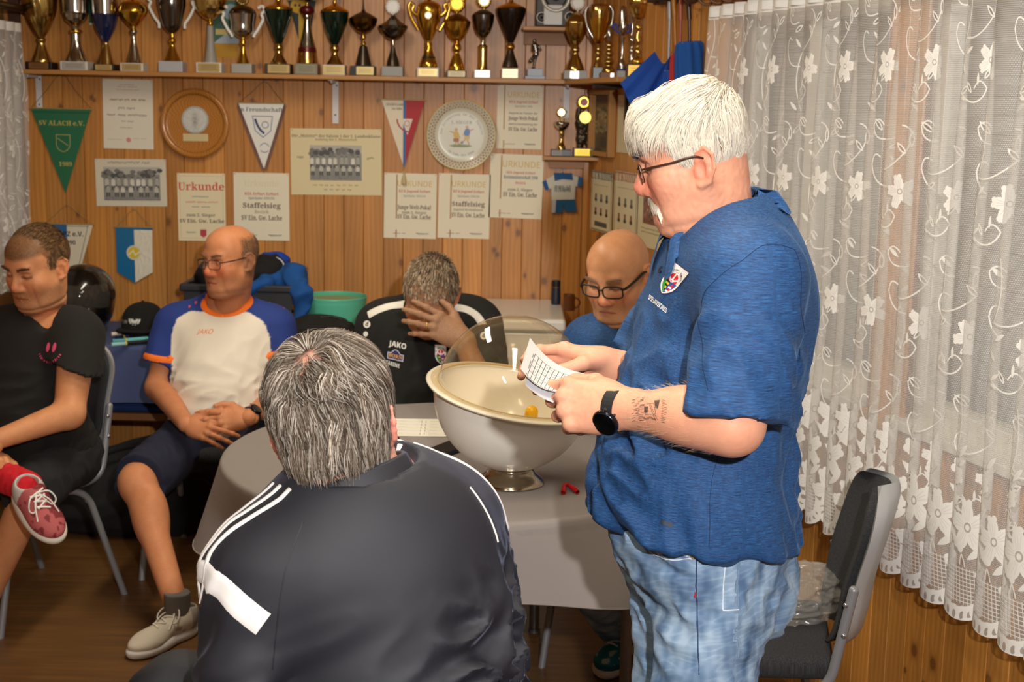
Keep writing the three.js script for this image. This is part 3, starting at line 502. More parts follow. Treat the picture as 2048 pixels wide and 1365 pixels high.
// ---- the man standing at the right, reading from a sheet
{
  const t = thing('person', 'white-haired man standing in a heathered blue polo shirt and faded jeans, holding a folded sheet', 'person'), A = axes(V(-.965, 0, .26)), B = body3(A);
  const D = 2.4, side = (p, l, f = 0, u = 0) => p.clone().addScaledVector(A.L, l).addScaledVector(A.F, f).addScaledVector(UP, u);
  const hip = P(1388, 1085, D), belly = P(1392, 905, D), chest = P(1440, 660, D), neck0 = P(1454, 462, D), shC = P(1466, 562, D);
  const shL = P(1514, 566, 2.2), shR = side(shC, -.15, -.01, -.01), elL = P(1466, 850, 2.12), wrL = P(1250, 817, 2.24), elR = side(belly, -.27, .03, .05), wrR = P(1232, 736, 2.52);
  const torso = [ell(hip, V(.175, .17, .135), B, { k: .1 }), ell(belly, V(.185, .2, .143), B, { k: .12 }), ell(side(belly, 0, .025, -.06), V(.17, .14, .128), B, { k: .08 }), ell(chest, V(.185, .21, .122), B, { k: .12 }), cap(side(shL, -.06), side(shR, .05), .068, .072, { k: .07 }), ell(side(shC, 0, -.03, -.03), V(.14, .13, .09), B, { k: .08 }), cap(side(neck0, .03, -.01), side(shL, -.06, 0, .03), .062, .055, { k: .07 }), cap(side(neck0, -.03, -.01), side(shR, .06, 0, .03), .062, .055, { k: .07 })];
  const upL = [cap(shL, elL, .07, .047, { k: .05 })], upR = [cap(shR, elR, .068, .05, { k: .05 })];
  const foL = [cap(elL, wrL, .048, .031, { k: .02 }), ell(elL.clone().lerp(wrL, .3).add(V(0, .006, 0)), V(.085, .05, .046), rot(frame(elL, UP, wrL.clone().sub(elL)).multiply(new THREE.Matrix4().makeRotationZ(Math.PI / 2))), { k: .03 })], foR = [cap(elR, wrR, .046, .031, { k: .02 })];
  const Hm = frame(P(1384, 309, D), V(-.955, -.29, -.13), V(-.28, 1, .02)), H = headPrims(Hm, 1.0, { zs: .92, fat: .4, nose: 1.12, jaw: 1.0, look: .7, ear: [-.02, -.016] });
  const neck = [cap(H.w(0, -.055, -.028), side(neck0, 0, .005, -.05), .06, .066, { k: .04 }), ell(H.w(0, -.1, .02), V(.046, .026, .042), H.q, { k: .03 }), cap(H.w(0, -.105, .015), side(neck0, 0, .02, -.05), .03, .04, { k: .03 })];
  const skin = skinColor([222, 158, 128], H, { brow: [150, 136, 124], browAmount: .8, red: .8, lash: true });
  const hL = handPrims(wrL, V(-1, -.0, -.28), V(-.12, .42, .9), false, { s: 1.12, curls: [[.75, 1.35, .75], [1.0, 1.3, .6], [1.15, 1.25, .6], [1.3, 1.2, .5]], spread: [.1, .03, -.04, -.1], thumb: [[.045, -.03, .055], [.048, -.045, .09], [.042, -.052, .118]] });
  const hR = handPrims(wrR, V(-1, .05, .02), V(-.05, .35, -.94), true, { s: 1.12, curls: [[.35, .5, .3], [.45, .6, .3], [.6, .7, .4], [.7, .8, .4]], thumb: [[.028, -.038, .058], [.018, -.05, .092], [.006, -.052, .122]] });
  const wristCut = (w, hd) => [[w.clone().addScaledVector(hd.f, -.05), hd.f.clone().negate()]];
  const neckCut = [[side(neck0, 0, 0, -.05), V(0, -1, 0)]];
  part(t, 'body', joined([
    surface([torso[0], torso[1], torso[3], torso[4], ...upL, ...upR, ...foL, ...foR], .01, { grow: -.03, color: skin }),
    surface([...upL, ...foL], .006, { color: skin }), surface([...upR, ...foR], .008, { color: skin }),
    surface([...H, ...neck], .0026, { color: skin, cut: neckCut, warp: (x, y, z) => .0007 * ridge(noise(x * 90, y * 60, z * 90)) }),
    surface([...hL, ...foL], .0026, { color: skin, cut: wristCut(wrL, hL), warp: (x, y, z) => .0006 * noise(x * 160, y * 160, z * 160) }),
    surface([...hR, ...foR], .0026, { color: skin, cut: wristCut(wrR, hR) })]), skinMat(.48));
  // polo shirt
  const hemCut = [[P(1200, 985, D), V(.0, -1, 0).addScaledVector(A.F, .16).normalize()]];
  const tc = torso.map((p) => ({ ...p, cut: hemCut }));
  const sleeveDir = elL.clone().sub(shL).normalize(), slCut = [[shL.clone().addScaledVector(sleeveDir, .225), sleeveDir.clone().add(V(0, -1.4, .3)).normalize()]], sdR = elR.clone().sub(shR).normalize();
  const sleeveL = cap(shL.clone().add(V(0, .0, 0)), shL.clone().addScaledVector(sleeveDir, .3), .078, .079, { k: .045, cut: slCut, flat: [A.L, .86] }), sleeveR = cap(shR, shR.clone().addScaledVector(sdR, .25), .078, .076, { k: .045, cut: [[shR.clone().addScaledVector(sdR, .2), sdR]] });
  const hem = { ...ell(side(hip, 0, .005, -.02), V(.19, .2, .155), B, { k: .08 }), cut: hemCut }, shirt = [...tc, hem, sleeveL, sleeveR];
  shirt.push(cap(P(1430, 440, D), P(1418, 350, D), .078, .09, { k: .02, sub: true }));
  const f1 = folds(.012, V(-.45, .85, .2), .3, .06, 2), f2 = folds(.011, V(.8, -.55, .3), .26, .06, 9), f3 = folds(.015, V(.85, -.5, .2), .4, .055, 5);
  const armF = (x, y, z) => smooth(.0, .09, V(x, y, z).sub(shL).dot(A.L) + .10);
  const seam = (x, y, z) => { const p = V(x, y, z).sub(shL), along = p.dot(sleeveDir), off = p.dot(A.L); return .004 * Math.exp(-(((along + .02 + off * .15) / .006) ** 2)) * (off > -.05 ? 1 : 0); };
  const warp = (x, y, z) => { const a = armF(x, y, z); return lerp(f3(x, y, z) * smooth(chest.y + .02, belly.y + .05, y) + f2(x, y, z) * .7, f1(x, y, z) * .9, a) * smooth(neck0.y - .05, neck0.y - .16, y); };
  const fShirt = (x, y, z) => fieldOf(shirt, x, y, z, .006) + warp(x, y, z);
  part(t, 'polo_shirt', surface(shirt, .0055, { grow: .006, warp, uv: cyl(belly, A, .2) }), poloMat);
  // collar: a folded band around the neck, tipped forward, with points in front
  {
    const pos = [], uv = [], idx = [], N = 56, c = P(1432, 432, D), n = UP.clone().multiplyScalar(.9).addScaledVector(A.F, .44).normalize(), fr = A.F.clone().addScaledVector(n, -A.F.dot(n)).normalize(), lf = A.L.clone().addScaledVector(n, -A.L.dot(n)).normalize();
    for (let i = 0; i <= N; i++) { const a = lerp(-2.8, 2.8, i / N), back = .5 + .5 * Math.cos(a), tip = smooth(1.9, 2.75, Math.abs(a)); // a = 0 at the nape
      const dir = fr.clone().multiplyScalar(-Math.cos(a) * 1.02).addScaledVector(lf, Math.sin(a) * .94), put = (p, v) => { pos.push(p.x, p.y, p.z); uv.push(a * .1, v); }, low = (r, y, o) => { const h = onto(fShirt, c.clone().addScaledVector(dir, r).addScaledVector(n, y), 5); return h.p.addScaledVector(h.n, o); };
      const top = low(.088, -.012, .004).lerp(c.clone().addScaledVector(dir, .086).addScaledVector(n, .004), .5).addScaledVector(n, .012);
      put(c.clone().addScaledVector(dir, .079).addScaledVector(n, -.05), 0); put(top.clone().addScaledVector(dir, -.006).addScaledVector(n, -.004), .02); put(top, .03); put(low(.096, -.016, .009).addScaledVector(n, .004), .04); put(low(.105 + .004 * tip, -.028 - .012 * tip, .007), .06); put(low(.115 + .006 * tip - .004 * back, -.04 - .03 * tip, .0045), .08); }
    for (let i = 0; i < N; i++) for (let j = 0; j < 5; j++) { const k = i * 6 + j; idx.push(k, k + 1, k + 6, k + 1, k + 7, k + 6); }
    const g = new THREE.BufferGeometry(); g.setAttribute('position', new THREE.Float32BufferAttribute(pos, 3)); g.setAttribute('uv', new THREE.Float32BufferAttribute(uv, 2)); g.setIndex(idx); g.computeVertexNormals();
    part(t, 'collar', g, mat(0xffffff, .72, 0, { map: heatherTex, side: THREE.DoubleSide, sheen: .35, sheenColor: 0x6fa0d8 }));
  }
  const toCam = (p) => p.clone().sub(camera.position).normalize();
  [[1339, 494], [1322, 540]].map(([x, y]) => { const h = onto(fShirt, along(fShirt, P(x, y, 1.9), toCam(P(x, y, 2.4)), 1)); part(t, 'button', new THREE.CylinderGeometry(.0058, .0062, .003, 16).applyQuaternion(new THREE.Quaternion().setFromUnitVectors(UP, h.n)).translate(...h.p.addScaledVector(h.n, .001).toArray()), mat(0x16263f, .35)); });
  const inward = A.L.clone().negate().addScaledVector(A.F, -.75).normalize();
  const B3 = (a, b, c, d = 2.05) => badge(fShirt, P(a[0], a[1], d), P(b[0], b[1], d), P(c[0], c[1], d), toCam(P(a[0], a[1], 2.4)));
  part(t, 'badge', B3([1351, 524], [1383, 548], [1303, 585]), print(crestTex), 'white shield badge with a red half wheel and quartered arms');
  part(t, 'lettering', B3([1300, 585], [1342, 618], [1295, 603]), print(lettering('SPIELAUSSCHUSS', '#ffffff', 512, 96)), 'white lettering under the badge');
  const toS = (...q) => q.map(([x, y]) => along(fShirt, P(x, y, 1.8), toCam(P(x, y, 2.3)), 1.2));
  for (const q of [[[1486, 520], [1440, 552], [1404, 600], [1396, 650], [1404, 720], [1416, 782]], [[1590, 500], [1603, 560], [1606, 640], [1598, 720], [1580, 790]], [[1440, 900], [1424, 960], [1420, 1030], [1418, 1095]], [[1486, 520], [1530, 490], [1590, 500]]]) part(t, 'seam', strip(fShirt, toS(...q), .0022, .0008, 50, 2), mat(0x0c2244, .85));
  part(t, 'hem_label', B3([1322, 1040], [1348, 1047], [1321, 1050]), mat(0x39424e, .6));
  // jeans
  const knL = P(1392, 1500, 2.25), ftL = V(knL.x + .03, .09, knL.z - .06), hpL = side(hip, .095, 0, -.05), hpR = side(hip, -.095, 0, -.05), knR = side(knL, -.18, -.045), ftR = side(ftL, -.2, -.04);
  const jeans = [ell(side(hip, 0, -.005, .03), V(.176, .16, .138), B, { k: .06 }), ell(side(belly, 0, .0, -.12), V(.172, .13, .13), B, { k: .06 }), cap(hpL, knL, .09, .08, { k: .05 }), cap(knL, ftL, .082, .07, { k: .05 }), cap(hpR, knR, .086, .072, { k: .04 }), cap(knR, ftR, .08, .07, { k: .05 }), ell(side(hip, .03, -.09, -.08), V(.1, .11, .085), B, { k: .06 })];
  const jw = folds(.011, V(.95, -.3, .1), .16, .05, 4), jw2 = folds(.009, V(.4, .9, 0), .25, .06, 8), wj = (x, y, z) => jw(x, y, z) * smooth(hip.y - .5, hip.y - .1, y) + jw2(x, y, z) * .8, fJ = (x, y, z) => fieldOf(jeans, x, y, z, .004) + wj(x, y, z);
  part(t, 'jeans', surface(jeans, .007, { grow: .004, warp: wj, uv: cyl(hpL, A, .17), cut: [[V(0, .05, 0), V(0, -1, 0)]] }), denimMat);
  const camAt = (x, y) => along(fJ, P(x, y, 1.85), toCam(P(x, y, 2.3)), 1), run = (...q) => q.map(([x, y]) => camAt(x, y));
  part(t, 'seam', [strip(fJ, run([1393, 1118], [1393, 1180], [1395, 1260], [1398, 1350]), .0035, .002, 30, 2)], mat(0x2c3f63, .9));
  [strip(fJ, run([1290, 1085], [1300, 1105], [1340, 1120], [1388, 1118]), .003, .0018, 30, 2), strip(fJ, run([1296, 1080], [1308, 1098], [1342, 1110], [1388, 1110]), .003, .0018, 30, 2), strip(fJ, run([1452, 1108], [1447, 1170], [1446, 1222]), .003, .0018, 30, 2), strip(fJ, run([1446, 1222], [1478, 1220]), .003, .0018, 12, 2)].forEach((g) => part(t, 'pocket_stitching', g, mat(0xd8dde4, .9), 'white pocket stitching'));
  part(t, 'rivet', onTo(fJ, camAt(1387, 1114), .0045), mat(0xd8c690, .3, .8));
  part(t, 'tag', strip(fJ, run([1391, 1184], [1391, 1196]), .006, .003, 4, 2), mat(0xa8263c, .8), 'small red side tag');
  for (const [a, b] of [[ftL, .22], [ftR, .22]]) shoe(t, V(a.x, 0, a.z).addScaledVector(A.F, -.08), V(a.x, 0, a.z).addScaledVector(A.F, .2), UP, { upper: 0x3a3a3e, h: .007 });
  // watch, spectacles, hair, moustache, tattoo
  watch(t, P(1233, 822, 2.245), wrL.clone().sub(elL), V(-.12, -.35, .92), { r: .036, flat: .86, size: .0235, label: 'black wristwatch with a round dark dial' });
  spectacles(t, H, 0x4a3026, { rw: .024, rh: .015, t: .0012, arm: 1.7, metal: .4, dz: -.004, dy: -.002, tilt: -.004, wide: .009, label: 'brown metal spectacles' }); eyes(t, H, [90, 110, 120], [0, -.5]);
  {
    const skull = (p, lift) => { // keep a point on the skull, lifted
      const q = p.clone().applyMatrix4(H.inv); const y0 = .032, z0 = -.012 * .9; const u = V(q.x / (.0765 + lift), (q.y - y0) / (.0895 + lift), (q.z - z0) / (.0885 + lift)), l = u.length(); return V(q.x / l, (q.y - y0) / l + y0, (q.z - z0) / l + z0).applyMatrix4(H.m); };
    const cen = H.w(0, .03, -.012), out = (p) => p.clone().sub(cen).normalize();
    const g = locks(15000, 3, (i, r) => {
      // roots over the scalp; side part, hair combed forward over the brow and down at the sides and back
      const a = r() * 2 * Math.PI, v = Math.sqrt(r()), y = .118 - .2 * v ** 1.5 , ringR = Math.sqrt(Math.max(0, 1 - ((y - .032) / .09) ** 2)); let x = Math.sin(a) * .0765 * ringR, z = -.012 + Math.cos(a) * .09 * ringR;
      const front = z > .03, temple = Math.abs(x) > .05 && z > .012; if (y < -.066 - .014 * r() || (y < .06 && front && Math.abs(x) < .07) || (y < -.0 && z > .012) || (y < -.035 && z > -.045)) return null;
      let p = skull(H.w(x, y, z / .9 * .9), .004), top = smooth(.03, .1, y), pts = [p], n = 8, len = lerp(.036, .07, top) * (.75 + .5 * r()) * (z > .05 ? .8 : 1), cl = noise(x * 55, y * 55, z * 55), cl2 = noise(x * 120 + 9, y * 120, z * 120);
      const w0 = r(), lift = .004 + .008 * top * r() + .004 * cl;
      for (let j = 1; j <= n; j++) {
        const q = p.clone().applyMatrix4(H.inv), dir = V(q.x * 3 * (1 - top) + .25 * (q.x > 0 ? 1 : -1) * .3 + .35 * cl, -.35 - 1.2 * (1 - top) - .4 * smooth(.02, .06, q.z), .9 * top + .12 + .5 * cl2 * .4 - (q.z < -.05 ? .5 : 0)).normalize().transformDirection(H.m);
        p = p.clone().addScaledVector(dir, len / n); p = skull(p, lift * (1 - .4 * j / n) + .003 + .02 * smooth(.025, .075, q.z) * smooth(.0, .03, j / n * .06)); pts.push(p);
      }
      const tone = .88 + .1 * r() + .06 * cl, warm = smooth(.05, -.02, q0(pts[0])); function q0(pp) { return pp.clone().applyMatrix4(H.inv).z; }
      const k = w0 < .16 ? .8 : 1; return { pts, w: .00045 + .0003 * r(), c: [232 * tone * k, 222 * tone * k, 204 * tone * k], out };
    });
    part(t, 'hair', g, hairMat, 'thick white hair combed forward');
    part(t, 'hair_cap', surface([ell(H.w(0, .032, -.012), V(.0785, .0915, .0905), H.q, { cut: [[H.w(0, .028, -.03), V(0, -1, .9).transformDirection(H.m)], [H.w(0, .06, .05), V(0, -.75, 1).transformDirection(H.m)]] })], .004), mat(0xb9a794, .95));  // cap darker than the locks: shade between them put into its colour for depth
    const brows = locks(260, 9, (i, r) => { const s = 1, x = lerp(.012, .05, r()), p = onto((X, Y, Z) => fieldOf(H, X, Y, Z), H.w(s * x, .022 + .005 * Math.sin((x - .012) * 60) + .006 * (r() - .5), .09)); const d = V(s * .8, .2 + .5 * (r() - .5), .5).transformDirection(H.m); return { pts: [p.p, p.p.clone().addScaledVector(d, .005).addScaledVector(p.n, .003), p.p.clone().addScaledVector(d, .011).addScaledVector(p.n, .003)], w: .0005, c: r() < .5 ? [110, 96, 86] : [190, 178, 164], out: () => p.n }; });
    part(t, 'eyebrows', brows, hairMat);
    const fh = (X, Y, Z) => fieldOf(H, X, Y, Z);
    const mo = locks(1500, 21, (i, r) => { const s = r() < .5 ? -1 : 1, u = r(), side1 = u < .55 ? u / .55 : 1, down = u < .55 ? 0 : (u - .55) / .45; const x = s * lerp(.002, .034, side1) + s * .004 * down, y = lerp(-.0535, -.07, side1) - .016 * down + .008 * (r() - .5), p = onto(fh, H.w(x, y, .1 - .03 * side1)); const d = V(s * lerp(.5, .2, down), -1, .2).normalize().transformDirection(H.m), L = .008 + .005 * r(); return { pts: [p.p, p.p.clone().addScaledVector(d, L * .5).addScaledVector(p.n, .0028), p.p.clone().addScaledVector(d, L).addScaledVector(p.n, .0022)], w: .0006, c: [238, 228, 214].map((v) => v * (.82 + .2 * r())), out: () => p.n }; });
    part(t, 'moustache', mo, hairMat, 'white horseshoe moustache');
  }
  const fArm = (x, y, z) => fieldOf(foL, x, y, z), tat = tex(512, 320, (g, w, h) => { g.clearRect(0, 0, w, h); g.strokeStyle = g.fillStyle = 'rgba(62,66,62,.72)'; const r = rng(4); g.lineWidth = 5;
    for (let i = 0; i < 46; i++) { const x = 30 + r() * 130, y = 20 + r() * 270; g.beginPath(); g.moveTo(x, y); g.quadraticCurveTo(x + 12, y - 8, x + 28 + 20 * r(), y - 4 - 10 * r()); g.stroke(); }
    g.beginPath(); g.moveTo(180, 90); g.lineTo(300, 70); g.lineTo(330, 180); g.lineTo(210, 200); g.closePath(); g.stroke(); g.fillRect(190, 110, 44, 70); g.beginPath(); g.moveTo(300, 40); g.lineTo(370, 30); g.lineTo(350, 130); g.lineTo(320, 120); g.fill();
    for (let i = 0; i < 9; i++) { g.beginPath(); g.ellipse(190 + i * 17, 235 + Math.sin(i) * 8, 10, 7, .3, 0, 7); g.stroke(); } g.beginPath(); g.moveTo(250, 90); g.quadraticCurveTo(280, 160, 340, 260); g.moveTo(262, 84); g.quadraticCurveTo(300, 160, 356, 246); g.stroke();
    for (let i = 0; i < 14; i++) { const y = 30 + i * 18; g.beginPath(); g.moveTo(390 + 10 * r(), y); g.lineTo(420 + 40 * r(), y + 10); g.stroke(); } });
  part(t, 'tattoo', badge(fArm, P(1258, 790, 2.13), P(1345, 796, 2.13), P(1254, 850, 2.13), toCam(P(1300, 820, 2.2)), .0006, 20), print(tat, { roughness: .6 }), 'faded grey forearm tattoo');
  { const r0 = frame(elL, wrL.clone().sub(elL), UP); const g = locks(340, 77, (i, r) => { const a = r() * 6.28, z = r(), c = elL.clone().lerp(wrL, .05 + .85 * z), h = onto(fArm, V(Math.cos(a) * .05, Math.sin(a) * .05, 0).transformDirection(r0).multiplyScalar(.06).add(c)); const d = wrL.clone().sub(elL).normalize().addScaledVector(UP, .6 * (r() - .5)); return { pts: [h.p, h.p.clone().addScaledVector(d, .007).addScaledVector(h.n, .003), h.p.clone().addScaledVector(d, .015).addScaledVector(h.n, .0035)], w: .00016, c: [222, 196, 162], out: () => h.n }; }); part(t, 'arm_hair', g, hairMat); }
  settle(t, V(hip.x, 0, hip.z)); t.userData.hands = null;
}
function onTo(f, p, r) { const h = onto(f, p); return new THREE.SphereGeometry(r, 14, 10).scale(1, .5, 1).applyQuaternion(new THREE.Quaternion().setFromUnitVectors(UP, h.n)).translate(...h.p.toArray()); }
// short cropped hair: a cap on the skull with short locks over it; where(x, y, z) keeps roots in the head's axes
function shortHair(t, H, n, seed, where, o) {
  const zs = H.zs / H.s, skull = (q, lift) => { const y0 = .032 * H.s, z0 = -.012 * H.zs, u = V(q.x / (.0765 * H.s + lift), (q.y - y0) / (.0895 * H.s + lift), (q.z - z0) / (.098 * H.zs + lift)), l = u.length() || 1; return V(q.x / l, (q.y - y0) / l + y0, (q.z - z0) / l + z0); };
  const cen = H.w(0, .03, -.012), out = (p) => p.clone().sub(cen).normalize(), inv = H.inv;
  const g = locks(n, seed, (i, r) => {
    const u = r() * 2 - 1, a = r() * 6.2832, s = Math.sqrt(1 - u * u); const x = s * Math.sin(a) * .0765, y = .032 + u * .0895, z = (-.012 + s * Math.cos(a) * .098);
    if (!where(x, y, z, r)) return null;
    const l0 = V(x * H.s, y * H.s, z * H.zs), c = noise(x * 60, y * 60, z * 60 + seed), L = o.len * (.6 + .7 * r()), fl = o.flow(x, y, z, c, r); let q = l0.clone(); const pts = [];
    for (let j = 0; j <= (o.seg ?? 4); j++) { const k = j / (o.seg ?? 4); pts.push(skull(q, (o.lift0 ?? .002) + (o.rise ?? .006) * k * (.6 + .8 * r() * (j ? 1 : 0)) + (o.clump ?? .003) * c).applyMatrix4(H.m)); q = q.clone().addScaledVector(fl, L / (o.seg ?? 4)); }
    const k = 1 + (o.vary ?? .25) * (r() - .5) + .25 * c, cc = o.colors[Math.floor(r() * o.colors.length)]; return { pts, w: o.w ?? .0008, c: cc.map((v) => clamp(v * k, 0, 255)), out };
  });
  return part(t, 'hair', g, hairMat, o.label);
}
function browsOf(t, H, n, c, seed) { const fh = (X, Y, Z) => fieldOf(H, X, Y, Z); part(t, 'eyebrows', locks(n, seed, (i, r) => { const s = r() < .5 ? -1 : 1, x = lerp(.012, .05, r()), h = onto(fh, H.w(s * x, .021 + .006 * Math.sin((x - .012) * 60) + .006 * (r() - .5), .092 - .3 * Math.max(0, x - .03))), d = V(s * .9, .25 * (r() - .3), .1).transformDirection(H.m); return { pts: [h.p, h.p.clone().addScaledVector(d, .005).addScaledVector(h.n, .0016), h.p.clone().addScaledVector(d, .01).addScaledVector(h.n, .001)], w: .0006, c: c.map((v) => v * (.8 + .4 * r())), out: () => h.n }; }), hairMat); }
const nearer = (d) => (p) => p.clone().sub(camera.position).normalize().multiplyScalar(-d).add(p);

// ---- the man in the foreground, seen from behind
{
  const t = thing('person', 'grey-haired man in a dark track jacket with white shoulder stripes, seen from behind', 'person'), A = axes(V(-.24, 0, -.97)), B = body3(A);
  const side = (p, l, f = 0, u = 0) => p.clone().addScaledVector(A.L, l).addScaledVector(A.F, f).addScaledVector(UP, u);
  const Hm = frame(P(671, 850, 2.0), V(.05, -.14, -1), V(-.2, 1, -.12)), H = headPrims(Hm, 1.02, { zs: 1, fat: .6 });
  const neck0 = P(705, 1015, 1.99), shL = P(520, 1150, 1.93), shR = P(893, 1050, 2.14), chest = P(742, 1160, 2.04), waist = P(768, 1380, 1.98), hip = V(waist.x, .55, waist.z - .05);
  const elL = P(495, 1345, 1.88), wrL = V(elL.x + .12, .72, elL.z - .3), elR = P(955, 1330, 2.2), wrR = P(880, 1090, 2.42);
  const knL = P(360, 1330, 1.66), knR = V(hip.x + .25, .5, hip.z - .42);
  knL.copy(P(356, 1408, 2.04)); const hipL = side(hip, .11, 0, -.03), hipR = side(hip, -.11, 0, -.03);
  const torso = [ell(hip, V(.2, .16, .17), B, { k: .1 }), ell(waist, V(.195, .22, .155), B, { k: .12 }), ell(chest, V(.19, .2, .145), B, { k: .12 }), cap(side(shL, -.05), side(shR, .05), .078, .082, { k: .1 }), cap(neck0, side(shL, -.08, 0, .02), .058, .055, { k: .07 }), cap(neck0, side(shR, .08, 0, .02), .058, .06, { k: .07 }), ell(side(chest, 0, -.05, .06), V(.15, .13, .11), B, { k: .08 })];
  const armL = [cap(shL, elL, .074, .056, { k: .05 }), cap(elL, wrL, .055, .036, { k: .03 })], armR = [cap(shR, elR, .076, .06, { k: .06 }), cap(elR, wrR, .055, .036, { k: .03 })];
  const neck = [cap(H.w(0, -.05, -.015), neck0.clone().add(V(0, -.05, -.02)), .056, .07, { k: .04 }), cap(H.w(0, -.05, -.04), neck0.clone().add(V(0, -.03, .01)), .038, .052, { k: .04 })];
  const skin = skinColor([226, 164, 142], H, { red: .9 }), hL = handPrims(wrL, V(.4, 0, -1), UP, false), hR = handPrims(wrR, V(-.6, 0, -.5), UP, true);
  part(t, 'body', joined([surface([...torso, ...armL, ...armR], .012, { grow: -.012, color: skin }), surface([...H, ...neck], .0028, { color: skin, cut: [[neck0.clone().add(V(0, -.07, 0)), V(0, -1, 0)]], warp: (x, y, z) => .0012 * ridge(noise(x * 40, y * 120, z * 40)) }), surface(hL, .004, { color: skin }), surface(hR, .004, { color: skin })]), skinMat(.5));
  const wr = (p, w, d) => [[p.clone(), d]], jack = [...torso, ...armL, ...armR, cap(neck0.clone().add(V(0, .03, 0)), neck0.clone().add(V(0, .17, -.02)), .083, .12, { k: .012, sub: true })];
  const fo = folds(.022, V(.9, .45, .1), .4, .055, 3), fo2 = folds(.03, V(1, .15, .2), .2, .05, 8), fa = folds(.012, V(.3, .8, .4), .16, .05, 6);
  const rightEdge = (x) => smooth(chest.x + .08, chest.x + .2, x), leftArm = (x) => smooth(chest.x - .16, chest.x - .24, x);
  const wj = (x, y, z) => fo(x, y, z) * (.22 + .7 * smooth(chest.y - .02, waist.y, y)) * smooth(neck0.y - .04, neck0.y - .18, y) + fo2(x, y, z) * rightEdge(x) * smooth(chest.y + .1, chest.y - .05, y) + fa(x, y, z) * leftArm(x) * .8;
  const fJ = (x, y, z) => fieldOf(jack, x, y, z, .009) + wj(x, y, z);
  const knit = tex(256, 256, pixels(256, 256, (x, y) => { const v = 128 + 70 * Math.sin(x * Math.PI / 3) * (.5 + .5 * Math.sin(y * Math.PI / 4 + x * .5)); return [v, v, v]; }), false, true); knit.repeat.set(22, 22);
  const jacketMat = mat(0x1d1e26, .62, 0, { bumpMap: knit, bumpScale: .0003, sheen: .6, sheenRoughness: .35, sheenColor: 0x8b90a8 });
  part(t, 'track_jacket', surface(jack, .0065, { grow: .009, warp: wj, uv: cyl(chest, A, .2) }), jacketMat);
  // stand-up collar
  {
    const pos = [], uv = [], idx = [], N = 56, tilt = V(-.36, 1, -.12).normalize(), q = new THREE.Quaternion().setFromUnitVectors(UP, tilt), c = P(706, 985, 1.985);
    for (let i = 0; i <= N; i++) { const a = i / N * 6.2832; for (const [r, y] of [[.1, -.04], [.094, .0], [.088, .03], [.084, .034], [.08, .03], [.08, -.02]]) { const p = V(Math.sin(a) * r * 1.08, y, Math.cos(a) * r).applyQuaternion(q).add(c); pos.push(p.x, p.y, p.z); uv.push(a * .08, y); } }
    for (let i = 0; i < N; i++) for (let j = 0; j < 5; j++) { const k = i * 6 + j; idx.push(k, k + 6, k + 1, k + 1, k + 6, k + 7); }
    const g = new THREE.BufferGeometry(); g.setAttribute('position', new THREE.Float32BufferAttribute(pos, 3)); g.setAttribute('uv', new THREE.Float32BufferAttribute(uv, 2)); g.setIndex(idx); g.computeVertexNormals(); part(t, 'collar', g, mat(0x1d1e26, .62, 0, { bumpMap: knit, bumpScale: .0003, sheen: .6, sheenRoughness: .35, sheenColor: 0x8b90a8, side: THREE.DoubleSide }));
  }
  const white = mat(0xece8e6, .7), dir = (p) => p.clone().sub(camera.position).normalize(), hit = (x, y, d = 1.5) => along(fJ, P(x, y, d), dir(P(x, y, 2)), 1.2), path = (...q) => q.map(([x, y]) => hit(x, y));
  // three stripes over each shoulder
  const over = (p, u, f) => { const q = onto(fJ, p); return q.p; };
  for (let i = 0; i < 3; i++) { const o = (i - 1) * .021, L0 = (s, k) => [side(neck0, s * .075, o * .9 - .002, .03), side(neck0.clone().lerp(k, .5), 0, o, .07), side(k, s * .005, o, .085), side(k, s * .06, o, .05), side(k, s * .085, o, -.03)].map((p) => over(p));
    part(t, 'stripe', strip(fJ, L0(1, shL), .013, .002, 46, 3), white); part(t, 'stripe', strip(fJ, L0(-1, shR), .013, .002, 46, 3), white); }
  part(t, 'sleeve_band', strip(fJ, (() => { const c = shL.clone().lerp(elL, .36), ax = elL.clone().sub(shL).normalize().addScaledVector(V(-1, 0, -.1), .6).normalize(), u = V(-1, 0, 0).addScaledVector(ax, ax.x).normalize(), w = ax.clone().cross(u), pts = []; for (let i = 0; i <= 12; i++) { const a = lerp(-.9, 1.9, i / 12); pts.push(onto(fJ, c.clone().addScaledVector(u, .1 * Math.cos(a)).addScaledVector(w, .1 * Math.sin(a) * (w.z > 0 ? 1 : -1))).p); } return pts; })(), .042, .0018, 40, 6), white, 'wide white band across the left sleeve');
  part(t, 'piping', strip(fJ, path([606, 1045], [580, 1110], [563, 1180], [553, 1260], [545, 1340]), .003, .0022, 50, 2), mat(0x15161c, .6));
  part(t, 'piping', strip(fJ, path([940, 975], [965, 1010], [985, 1050], [996, 1085]), .005, .002, 30, 2), white);
  // dark trousers
  const legs = [cap(hipL, knL, .092, .07, { k: .05 }), cap(hipR, knR, .095, .08, { k: .05 }), cap(knL, V(knL.x - .02, .1, knL.z + .05), .075, .06, { k: .04 }), cap(knR, V(knR.x, .1, knR.z + .05), .075, .06, { k: .04 }), ell(hip.clone().add(V(0, -.03, 0)), V(.19, .13, .16), B, { k: .06 })];
  part(t, 'trousers', surface(legs, .01, { warp: folds(.008, V(1, .4, 0), .2, .06, 3) }), mat(0x15151a, .75, 0, { sheen: .3 }));
  for (const k of [knL, knR]) shoe(t, V(k.x - .02, 0, k.z + .1), V(k.x - .03, 0, k.z - .18), UP, { upper: 0x1a1a1c, sole: 0x222222, h: .008 });
